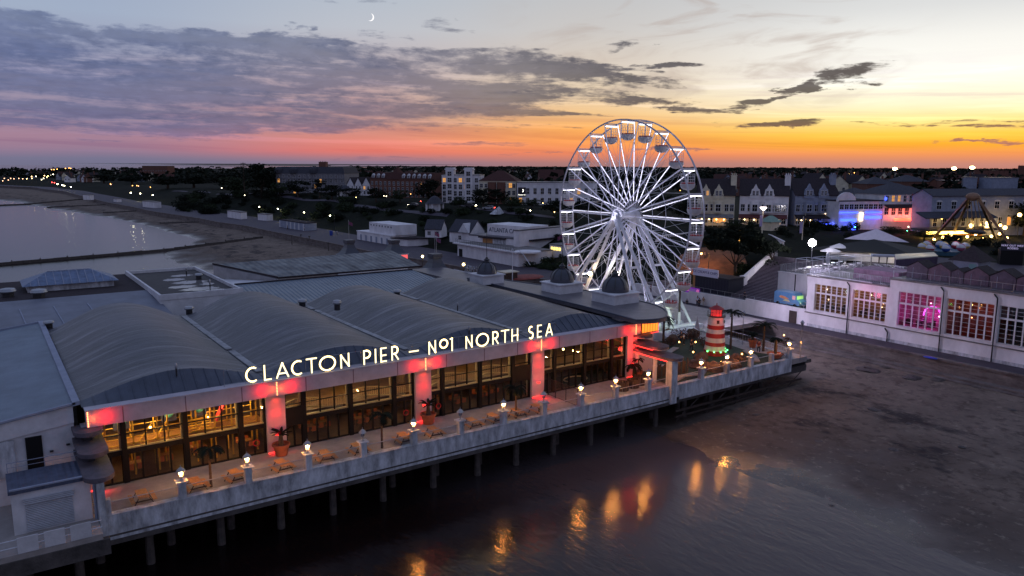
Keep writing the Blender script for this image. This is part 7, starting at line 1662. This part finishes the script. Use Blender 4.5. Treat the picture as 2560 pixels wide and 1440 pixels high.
x, y, z = hit(1243, 536); t = thing('bell_tent', 'pale grey canvas covered frame standing on the clifftop lawn', 'tent', (x,y,z)); b = MB(); b.add([(x-2.2,y-1.6,z),(x+2,y-1.8,z),(x+2.0,y+1.6,z),(x-2,y+1.8,z),(x+.2,y-.6,z+2.6),(x+1.2,y+.5,z+2.6)],[(0,1,4),(1,2,5,4),(2,3,5),(3,0,4,5),(3,2,1,0)]); b.build('canvas', M['whiteweather'], t)
# lamp posts of the promenade
def street_lamp(px, pyb, pyt, lab, zg=None, p=55, c=(1,.92,.55), r=.24, st=26, group='street lamps of the promenade'):
    x, y = at(px, pyb, zg) if zg is not None else hit(px, pyb)[:2]; zg = H(x, y) if zg is None else zg
    z1 = zat(px, pyt, x, y); dist = sqrt(x*x+y*y); r = max(r, dist*.0006)
    t = thing('street_lamp', lab, 'street lamp', (x, y, zg), group)
    rgt_ = Vector((-_c, _s, 0)); q = Vector((x,y,z1))+rgt_*1.6
    b = MB(); b.tube((x,y,zg-.2),(x,y,z1+.2),.10,.06,6); b.tube((x,y,z1+.2),q,.05,n=5); b.build('pole', M['dark'], t)
    nm = 'lamp_%d_%d_%d' % (int(c[1]*100), int(c[2]*100), st)
    b = MB(); b.ball(q, r, 8, 6, 1, 1, .7); b.build('lamp_head', bpy.data.materials[nm] if nm in bpy.data.materials else emis(nm, c, st), t)
    if p: lamp('street_light', q-Vector((0,0,r+.1)), c, p, r)
for k, (px, b_, t_, g_) in enumerate(((657,541,517,'first'),(704,547,522,'second'),(770,556,531,'third'),(837,575,539,'fourth'))):
    street_lamp(px, b_, t_, '%s lit street lamp of the four along the left promenade, counted from the kiosk' % g_, 4.2, 260)
for k, (px, b_, t_) in enumerate(((334,500,482),(358,502,484),(389,505,488))): street_lamp(px, b_, t_, '%s white street lamp of the far three mirrored in the water' % NTH[k], 4.2, 260, st=40)
for px, t_ in ((149,460),(161,463),(166,464),(183,467)): street_lamp(px, t_+13, t_, 'tiny white lamp on the far curve of the promenade', 4.2, 0, st=30, group='far promenade lamps')
FAR = [(130,424,'o'),(136,424,'o'),(144,423,'o'),(165,421,'o'),(174,420,'o'),(178,421,'o'),(80,441,'y'),(81,446,'y'),(91,441,'w'),(102,438,'y'),(112,439,'y'),(116,438,'o'),(121,440,'y'),(129,438,'w'),(134,436,'w'),(105,449,'w'),(110,446,'w'),(118,443,'y'),(131,456,'r'),(137,457,'r'),(166,440,'w'),(208,442,'o'),(278,461,'p'),(277,460,'o'),(332,464,'o'),(343,464,'o'),(347,465,'p'),(377,468,'o'),(491,448,'w'),(555,470,'w'),(8,452,'p'),(22,450,'p'),(36,447,'p'),(48,446,'p'),(58,447,'p'),(68,447,'y'),(12,446,'p'),(28,446,'p'),(688,427,'w'),(822,438,'g'),(924,462,'o'),(1027,485,'o'),(1052,503,'R'),(870,446,'w'),(2096,439,'o'),(2045,441,'w'),(2101,432,'o'),(2135,432,'o'),(1763,486,'o'),(1860,446,'w'),(1700,476,'o'),(1740,562,'o'),(1357,508,'y'),(1386,530,'y'),(2137,568,'G'),(2267,577,'G'),(2037,551,'R'),(2270,567,'w')]
CC = {'o':((1,.42,.10),9),'y':((1,.66,.24),12),'w':((1,.90,.62),12),'r':((1,.06,.05),14),'R':((1,.08,.05),16),'p':((1,.5,.28),6),'g':((.6,1,.8),12),'G':((.1,1,.5),10)}
for _ in range(75):
    px = rnd.choice([rnd.uniform(1750,2550)]*3+[rnd.uniform(430,1390)]); FAR.append((px, rnd.uniform(434,480) if px > 1700 else rnd.uniform(440,500), rnd.choice('ooywwy')))
for px, py, k in FAR:
    x, y, z = hit(px, py+12 if py > 430 else 436); z1 = zat(px, py, x, y); dist = sqrt(x*x+y*y)
    c, st = CC[k]
    t = thing('far_lamp', {'o':'small orange street light of the distant town','y':'small yellow light of the distant seafront','w':'small white light of the distant town','r':'tiny red light on the far seafront','R':'red traffic light on the clifftop road','p':'pinkish light of the far left seafront','g':'pale green light on the grand hotel','G':'tiny green traffic light on the street at right'}[k], 'light', (x, y, z-.3), 'lights of the distant town')
    b = MB(); b.tube((x,y,z-.3),(x,y,z1),.07,n=4); b.build('pole', M['dark'], t)
    nm = 'far_'+('u' if k.isupper() else 'l')+k; b = MB(); b.ball((x,y,z1), max(.15, dist*.00045), 7, 5); b.build('lamp_head', bpy.data.materials[nm] if nm in bpy.data.materials else emis(nm, c, st), t)
for k, (px, py) in enumerate(((2236,422),(2384,421),(2429,419))):
    x, y, z = hit(px, 436); z1 = zat(px, py, x, y); dist = sqrt(x*x+y*y)
    t = thing('stadium_light', 'blazing yellow stadium floodlight on the right skyline, %s from the left' % NTH[k], 'floodlight', (x, y, z), 'stadium lights'); b = MB(); b.tube((x,y,z-1),(x,y,z1),.3,n=5); b.build('mast', M['dark'], t)
    b = MB(); b.ball((x,y,z1), dist*.0022, 10, 6, 1.2, 1.2, .75); b.build('lamp_cluster', emis('stadium_glow', (1,.74,.30), 22) if k == 0 else bpy.data.materials['stadium_glow'], t)
# tall street columns on the right with banners
for k, (px, pb_, pt_, cap) in enumerate(((1905,582,527,1),(2012,566,504,0),(2005,600,541,2))):
    x, y, z = hit(px, pb_); z1 = zat(px, pt_, x, y)
    t = thing('street_column', ['lit column with glowing crown lamp before the terrace verandas','plain pale lamp column before the terrace houses','short banner post near the steps'][k], 'lamp post', (x, y, z), 'street columns on the right'); b = MB(); b.tube((x,y,z-.3),(x,y,z1),.13,.09,6); b.build('pole', M['cream'], t)
    if cap == 1: b = MB(); b.lathe(x, y, [(.1,z1),(.9,z1+.8),(.8,z1+.95),(.1,z1+.9)], 10); b.build('crown_lamp', emis('crown_glow', (1,.85,.8), 4), t); lamp('crown', (x,y,z1-.3), (1,.8,.7), 90, .4)
    if cap != 0: b = MB(); b.box(x-1.2,x-.15,y-.03,y+.03,z+1.6,z+4.4); b.build('banner', mat('lilac_banner', L(150,140,180), .7, var=.2), t)
x, y, z = hit(1925, 575); t = thing('green_roof_kiosk', 'little kiosk with a pale green hipped roof below the terrace verandas', 'kiosk', (x,y,z)); b = MB(); b.box(x-1.8,x+1.8,y-1.5,y+1.5,z-.5,z+2.2); b.build('wall', M['cream'], t); b = MB(); b.add([(x-2.4,y-2,z+2.2),(x+2.4,y-2,z+2.2),(x+2.4,y+2,z+2.2),(x-2.4,y+2,z+2.2),(x-.8,y,z+3.8),(x+.8,y,z+3.8)],[(0,1,5,4),(1,2,5),(2,3,4,5),(3,0,4),(3,2,1,0)]); b.build('roof', mat('pale_green_roof', L(110,140,128), .7, var=.2), t)
x, y = at(1770, 655, 8.0); street_lamp(1770, 690, 634, 'orange street lamp lighting the bare slope behind the pine tree', None, 620, (1,.45,.12), .2, 26); 
x, y, z = hit(1850, 650); lamp('slope_light', (x-3, y-2, z+4.5), (1,.45,.14), 900, .3)
x, y, z = hit(1725, 668); lamp('slope_light', (x-1, y-1, z+4), (1,.45,.14), 420, .3)
# cars
def car(loc, rz, col, lab, front=True, rear=False):
    t = thing('car', lab, 'car', loc, 'cars on the clifftop road', local=True, rz=rz)
    b = MB(); b.prismy([(-2.1,.3),(2.1,.3),(2.15,.7),(1.9,.85),(1.0,.95),(.45,1.42),(-1.2,1.45),(-1.9,1.0),(-2.15,.9)], -.85, .85); b.build('body', mat('car_paint', L(*col), .3, var=0, spec=.7), t)
    b = MB(); b.prismy([(.92,.98),(.42,1.36),(-1.1,1.38),(-1.7,1.0)], -.87, .87); b.build('window', M['win'], t)
    for x in (-1.3,1.3):
        for y in (-.8,.8): b = MB(); b.tube((x,y-.1,.32),(x,y+.1,.32),.32,n=12); b.build('wheel', M['black'], t)
    for s in (-.6,.6):
        b = MB(); b.ball((2.12,s,.68),.17,8,5); b.build('headlight', emis('headlight_glow', (1,.85,.5), 30 if front else .2) if front and 'headlight_glow' not in bpy.data.materials else (bpy.data.materials['headlight_glow'] if front else M['steel']), t)
        b = MB(); b.ball((-2.12,s,.75),.14,8,5); b.build('tail_light', (emis('tail_glow', (1,.05,.03), 14) if 'tail_glow' not in bpy.data.materials else bpy.data.materials['tail_glow']) if rear else M['redpaint'], t)
for px, py, rz, col, f, r, lab in ((1176,518,-.75,(60,60,66),1,0,'car with bright yellow headlights on the clifftop road'),(1222,524,2.3,(150,152,156),0,1,'pale car with glowing red tail lights on the clifftop road'),(1310,532,-.7,(50,46,50),1,0,'dark car coming down the road left of the wheel'),(1033,516,2.2,(90,92,96),1,0,'car with faint lights between the clifftop trees')):
    car(hit(px, py), rz, col, lab, f, r)
# people, posts and things on the left beach and promenade
for a in ((719,575,'walk',(40,40,50),(30,30,36),'person in dark clothes on the promenade below the shelter'),(761,578,'stand',(190,190,196),(40,40,46),'person in a pale top by the promenade edge'),(843,588,'stand',(210,206,206),(60,60,70),'person in white on the promenade beside the blue bin')):
    person((*at(a[0],a[1],4.2),4.18), 1, a[2], a[3], a[4], a[5], 'people on the left promenade', 1.05)
x, y = at(828,588,4.2); b = MB(); b.lathe(x,y,[(.55,4.15),(.6,5.5),(.66,5.55),(.5,5.9),(1e-5,5.95)],10); tag(b.build('litter_bin', mat('blue_bin', L(30,60,150), .5, var=.1)), 'blue litter bin standing on the left promenade', 'bin')
for px, pb_, pt_ in ((730,612,588),(753,607,586),(774,611,590),(821,628,606)):
    x, y, z = hit(px, pb_); z1 = zat(px, pt_, x, y); b = MB(); b.tube((x,y,z-.5),(x,y,z1),.16,.13,6); b.box(x-.35,x+.35,y-.1,y+.1,z1-.3,z1)
    tag(b.build('timber_post', M['pile']), 'dark timber groyne post standing in the sand behind the pier roofs', 'post', 'groyne posts in the sand')
# paths across the grass slope
for pts in ([(560,486),(640,487),(720,493),(800,501),(860,506)], [(870,513),(930,520),(1000,528),(1060,534),(1130,540)], [(430,478),(520,482),(560,486)], [(1150,514),(1200,524),(1280,534),(1350,540),(1395,545)]):
    ps = [hit(*q) for q in pts]; pp_ = []
    for p, q in zip(ps, ps[1:]):
        for i in range(8): pp_.append((p[0]+(q[0]-p[0])*i/8, p[1]+(q[1]-p[1])*i/8))
    b = MB(); b.grid(1, len(pp_)-1, lambda i, j: (pp_[j][0]-1.3+2.6*i, pp_[j][1]-1.0+2*i, H(pp_[j][0]-1.3+2.6*i, pp_[j][1]-1+2*i)+.12)); tag(b.build('path', M['paving']), kind='structure')
for a in ((1300,690,1292,1330,712),): pass
st_ = thing('stepped_railing', 'white zigzag stair railing at the rounded end of the low white block', 'railing', (*at(1300,660,4.2),4.1)); pts = [at(1298,636,7.5),at(1310,644,6.8),at(1325,660,5.4)]; zz = [8.6,7.4,5.2]; b = MB(); b.path([(x,y,z) for (x,y),z in zip(pts,zz)], .09, 5); b.build('rail', M['whitesteel'], st_)
# the young moon
d = Vector(ray(926, 43)).normalized(); D_ = 12000
b = MB(); rm = 8.6/1900*D_
rr_ = Vector((_c,-_s,0)); uu = rr_.cross(d).normalized(); c0 = d*D_+Vector((0,0,CZ))
O_ = [(rm*cos(a), rm*sin(a)) for a in [radians(-100+200*i/18) for i in range(19)]]; I_ = [(-rm*.34+rm*.94*cos(a)*1.0, rm*.985*sin(a)) for a in [radians(92-184*i/18) for i in range(19)]]
pl = [(x*cos(-.35)-z*sin(-.35), x*sin(-.35)+z*cos(-.35)) for x, z in O_+I_]
n = len(pl); b.add([c0+rr_*x+uu*z for x, z in pl]+[c0+d*8+rr_*x+uu*z for x, z in pl], [tuple(range(n)), tuple(range(n,2*n))[::-1]]+[(k,n+k,n+(k+1)%n,(k+1)%n) for k in range(n)])
tag(b.build('moon', emis('moonlight', (1,.97,.92), 1.0)), 'thin white crescent moon in the grey sky above the clouds', 'moon')
# ------------------------------------------------------------------ trees and bushes
def tree_proto(name, h, r, nleaf, leaf, seed, kind='round', m=None):
    R0 = random.Random(seed); t = thing(name, '', 'tree', (0,0,-90), local=True)
    b = MB(); th = h*(.34 if kind != 'tall' else .25); tr = h*.028
    b.tube((0,0,-.6),(0,0,th),tr*1.3,tr*.9,7); limbs = []
    for k in range(7):
        a = k*2.4+R0.random(); e = R0.uniform(.5,1.2); l = r*R0.uniform(.55,.9); q = (cos(a)*cos(e)*l, sin(a)*cos(e)*l, th*R0.uniform(.75,1)+sin(e)*l*.9); b.tube((0,0,th*.8), q, tr*.55, tr*.2, 5); limbs.append(q)
    b.build('trunk', M['bark'], t)
    b = MB(); cl = []
    n = 26 if kind != 'spiky' else 16
    for k in range(n):
        if kind == 'flat': a = R0.uniform(0,2*pi); q = r*sqrt(R0.random()); c = (q*cos(a), q*sin(a), h*R0.uniform(.66,.84)-.10*h*(q/r)**2); rr = r*R0.uniform(.24,.36)
        elif kind == 'tall': z = R0.uniform(.25,.95); q = r*.75*(1-(z-.45)**2*2)*sqrt(R0.random()); a = R0.uniform(0,2*pi); c = (q*cos(a), q*sin(a), h*z); rr = r*R0.uniform(.26,.4)
        else: z = R0.uniform(.34,.90); q = r*.72*sqrt(max(.05, 1-((z-.6)/.36)**2))*sqrt(R0.random()); a = R0.uniform(0,2*pi); c = (q*cos(a), q*sin(a), h*z); rr = r*R0.uniform(.26,.42)
        cl.append((c, rr))
    for c, rr in cl:
        for _ in range(nleaf//n):
            a = R0.uniform(0,2*pi); zc = R0.uniform(-.7,1); q = sqrt(1-min(1,zc*zc)); s = R0.uniform(.6,1.05)*rr
            p = Vector((c[0]+s*q*cos(a), c[1]+s*q*sin(a), c[2]+s*zc*.75)); d1 = Vector((R0.gauss(0,1),R0.gauss(0,1),R0.gauss(0,.5))).normalized()*leaf*R0.uniform(.6,1.3); d2 = d1.cross(Vector((R0.gauss(0,1),R0.gauss(0,1),R0.gauss(0,1)))).normalized()*leaf*.45
            b.add([p-d1, p+d2, p+d1, p-d2], [(0,1,2,3)])
    b.build('crown', m or M['leafdark'], t); return t
PT = [[tree_proto('broadleaf_tree',10,4.6,1500,.42,1),0],[tree_proto('broadleaf_tree',10,5.2,1500,.45,2),0],[tree_proto('tall_tree',12,3.6,1300,.42,3,'tall'),0],[tree_proto('broadleaf_tree',9,5.0,1500,.42,4,'round',M['leaf']),0]]
def put_tree(px, py, ptop, lab, k, wpx=None, group='clifftop trees'):
    x, y, z = hit(px, py); hgt = zat(px, ptop, x, y)-z; src, u = PT[k]
    base = (10.2,10.2,12.2,9.2)[k]; s = hgt/base; sw_ = s if wpx is None else wpx*sqrt(x*x+y*y)/1900/2/(4.6,5.2,3.0,5.0)[k]
    o = place(src, u, (x, y, z), rnd.uniform(0,6), lab, (sw_, sw_, s)); PT[k][1] = 1; o['group'] = group
for a in [(655,495,408,'tall dark tree left of the grand hotel','1',92),(745,492,448,'round dark tree hiding the foot of the grand hotel','0',70),(800,495,447,'tall dark conifer in front of the grand hotel','2',34),(560,472,433,'broad dark tree behind the left clifftop','1',90),(485,470,434,'dark tree at the left of the clifftop row','0',90),(420,470,440,'dark tree above the far promenade lamps','0',80),(590,490,440,'bushy dark tree on the left cliff edge','3',80),(700,492,455,'low dark tree before the hotel corner','3',60),(830,500,462,'dark tree on the lawn below the hotel','1',66),(880,498,468,'dark round tree under the gabled houses','0',60),(940,505,470,'dark tree before the brick hotel','1',60),(1000,507,474,'low dark tree before the brick hotel dormers','3',60),(1072,512,448,'large dark tree between the brick hotel and the white hotel','1',84),(1150,520,490,'dark bush-like tree below the art deco hotel','3',44),(1208,522,468,'large dark tree in front of the bay house','0',74),(1245,520,472,'dark spreading tree by the yellow window','1',66),(1278,526,490,'small dark tree at the road bend','3',50),(1330,520,498,'low dark tree under the plain white hotel','3',56),(1385,540,500,'dark tree right of the parked car','1',70),(1440,545,500,'dark tree behind the wheel rim','0',80),(1490,545,490,'dark tree seen through the wheel spokes','1',80),(1540,540,488,'dark tree behind the wheel hub','0',90),(1600,540,482,'dark tree right of the wheel hub','1',90),(1660,545,485,'dark tree behind the right spokes','0',80),(1745,560,483,'tall dark tree against the first cream gabled house','2',46),(1712,556,500,'dark tree between the wheel and the terrace','1',70),(2515,580,497,'big dark tree at the right edge above the fair lights','1',130),(2560,590,505,'dark tree at the far right edge','0',90),(1835,575,548,'low tree before the terrace awnings','3',60),(1880,572,552,'low tree below the striped awning','3',56),(2310,600,575,'dark bush by the swing ride','3',60),(2230,590,566,'dark bush behind the bar pavilion','3',70),(330,460,438,'dark tree beside the far tower block','0',70),(260,458,436,'dark tree among the far left lights','1',70)]:
    put_tree(a[0], a[1], a[2], a[3], int(a[4]), a[5])
# spiky monkey-puzzle tree on the skyline
x, y, z = hit(612, 492); zt = zat(612, 405, x, y); t = thing('monkey_puzzle_tree', 'spiky dark tree with level whorled branches breaking the skyline', 'tree', (x, y, z)); b = MB(); b.tube((x,y,z-.5),(x,y,zt),.45,.1,7); b.build('trunk', M['bark'], t); b = MB()
for k in range(11):
    q = z+(zt-z)*(.45+.05*k); l = 6.2*(1-.075*k)
    for i in range(9): a = i*.7+k*.35; frond(b, (x,y,q), a, .35, l, 1.0 if k < 8 else .2, .75, 6)
b.build('crown', M['leafdark'], t)
# the near wind-shaped pine and its neighbours behind the ice cream kiosk
pine = tree_proto('pine_tree', 9.4, 5.6, 9000, .38, 11, 'flat'); x, y = at(1836, 700, 7.0); z = H(x, y); place(pine, 0, (x, y, z-.2), .4, 'broad flat crowned dark pine behind the ice cream kiosk', (1.05,1.05,(zat(1836,577,x,y)-z)/8.3))
p2 = tree_proto('pine_tree', 6.5, 3.0, 2500, .26, 12, 'flat'); x, y = at(1930, 662, 10.0); place(p2, 0, (x, y, H(x, y)-.2), 1, 'smaller dark pine beside the top of the wide steps', 1.0)
def bush(px, py, r, lab, m, group, flat=.7, zz=None):
    x, y, z = hit(px, py) if zz is None else (*at(px, py, zz), zz); r = r*sqrt(x*x+y*y)/1900; b = MB()
    for q in range(5): leafball(b, (x+rnd.uniform(-.5,.5)*r, y+rnd.uniform(-.5,.5)*r, z+r*flat*.5*rnd.uniform(.7,1.3)), r*rnd.uniform(.45,.7), 110, max(.16, r*.10), flat)
    b.tube((x,y,z-.4),(x,y,z+r*.4),.08,.04,5)
    tag(b.build('bush', m), lab, 'bush', group)
for k in range(14):
    bush(rnd.uniform(1850,1945), rnd.uniform(655,705), rnd.uniform(16,30), 'dark grey green bush on the planted slope beside the steps', M['leaf'] if k % 3 else M['leafdark'], 'bushes beside the wide steps')
for k in range(120):
    px = rnd.uniform(430,1400); py = rnd.uniform(486,560) if px < 1000 else rnd.uniform(505,600)
    if px < 700: py = min(py, 535)
    bush(px, py, rnd.uniform(10,24), 'dark rounded shrub on the grassy cliff slope', M['leafdark'] if k % 3 else M['leaf'], 'shrubs of the cliff slope')
for k in range(14): bush(rnd.uniform(1300,1420), rnd.uniform(640,690), rnd.uniform(14,24), 'green shrub on the bank below the lit shelter', M['leaf'], 'shrubs below the lit shelter')
for k in range(26): bush(rnd.uniform(1730,2160), rnd.uniform(566,598), rnd.uniform(12,24), 'dark shrub in the planted bank below the terrace houses', M['leafdark'], 'shrubs below the terrace')
for k in range(12): bush(rnd.uniform(2290,2560), rnd.uniform(598,640), rnd.uniform(12,24), 'dark shrub around the fairground at right', M['leafdark'], 'shrubs of the fairground')
# unlit orange-lit bare earth bank behind the kiosk
b = MB()
C4 = [(1690,672),(1700,640),(1740,622),(1790,618),(1860,640),(1870,668),(1820,700),(1735,690)]
ps = [hit(*q) for q in C4]; cx_, cy_ = sum(p[0] for p in ps)/8, sum(p[1] for p in ps)/8
ring = []
for f in (.0,.25,.5,.75,1.0):
    for p in ps: x, y = cx_+(p[0]-cx_)*f, cy_+(p[1]-cy_)*f; ring.append((x, y, H(x, y)+.10))
b.add(ring, [(i*8+k, i*8+(k+1) % 8, (i+1)*8+(k+1) % 8, (i+1)*8+k) for i in range(4) for k in range(8)])
tag(b.build('earth_bank', mat('red_earth', L(120,82,56), .95, var=.4, scale=.5, bump=.5, bscale=3)), kind='structure')
# far woods out to the horizon: one mass
b = MB(); R1 = random.Random(5)
for k in range(3600):
    az = radians(R1.uniform(-37,38)); dist = 310*(30 ** (R1.random()**1.15))
    a = az+YAW; x, y = sin(a)*dist, cos(a)*dist
    if x < lerp(UH, y)+72: continue
    if dist < 330 or (dist < 420 and az > radians(8)): continue
    if any(abs(x-p[0]) < 17 and abs(y-p[1]) < 17 for p in SPOT) or (dist < 900 and az > radians(8) and R1.random() < .35): continue
    z = H(x, y)-curv(x, y); r = R1.uniform(3.5,6.5)*(1+.25*R1.random())*(1 if dist < 900 else 1.5+dist/4000); hh = R1.uniform(6,12.5)
    for _ in range(46 if dist < 900 else 24):
        u_ = R1.uniform(0,2*pi); zc = R1.uniform(-.35,1); q = sqrt(1-min(1,zc*zc)); s = R1.uniform(.55,1.05)
        p = Vector((x+r*s*q*cos(u_), y+r*s*q*sin(u_), z+hh*.52+hh*.48*s*zc)); sz = r*.30
        d1 = Vector((R1.gauss(0,1),R1.gauss(0,1),R1.gauss(0,.6))).normalized()*sz; d2 = d1.cross(Vector((R1.gauss(0,1),R1.gauss(0,1),R1.gauss(0,1)))).normalized()*sz*.6
        b.add([p-d1, p+d2, p+d1, p-d2], [(0,1,2,3)])
tag(b.build('distant_woods', M['leafdark']), 'dark belt of distant trees running along the whole skyline', 'woods', kind='stuff')
for q in PT:
    if not q[1]:
        for ch in list(q[0].children): bpy.data.objects.remove(ch)
        bpy.data.objects.remove(q[0])
for o in bpy.data.objects:
    for k in ('_loc', '_w', '_h'):
        if k in o: del o[k]
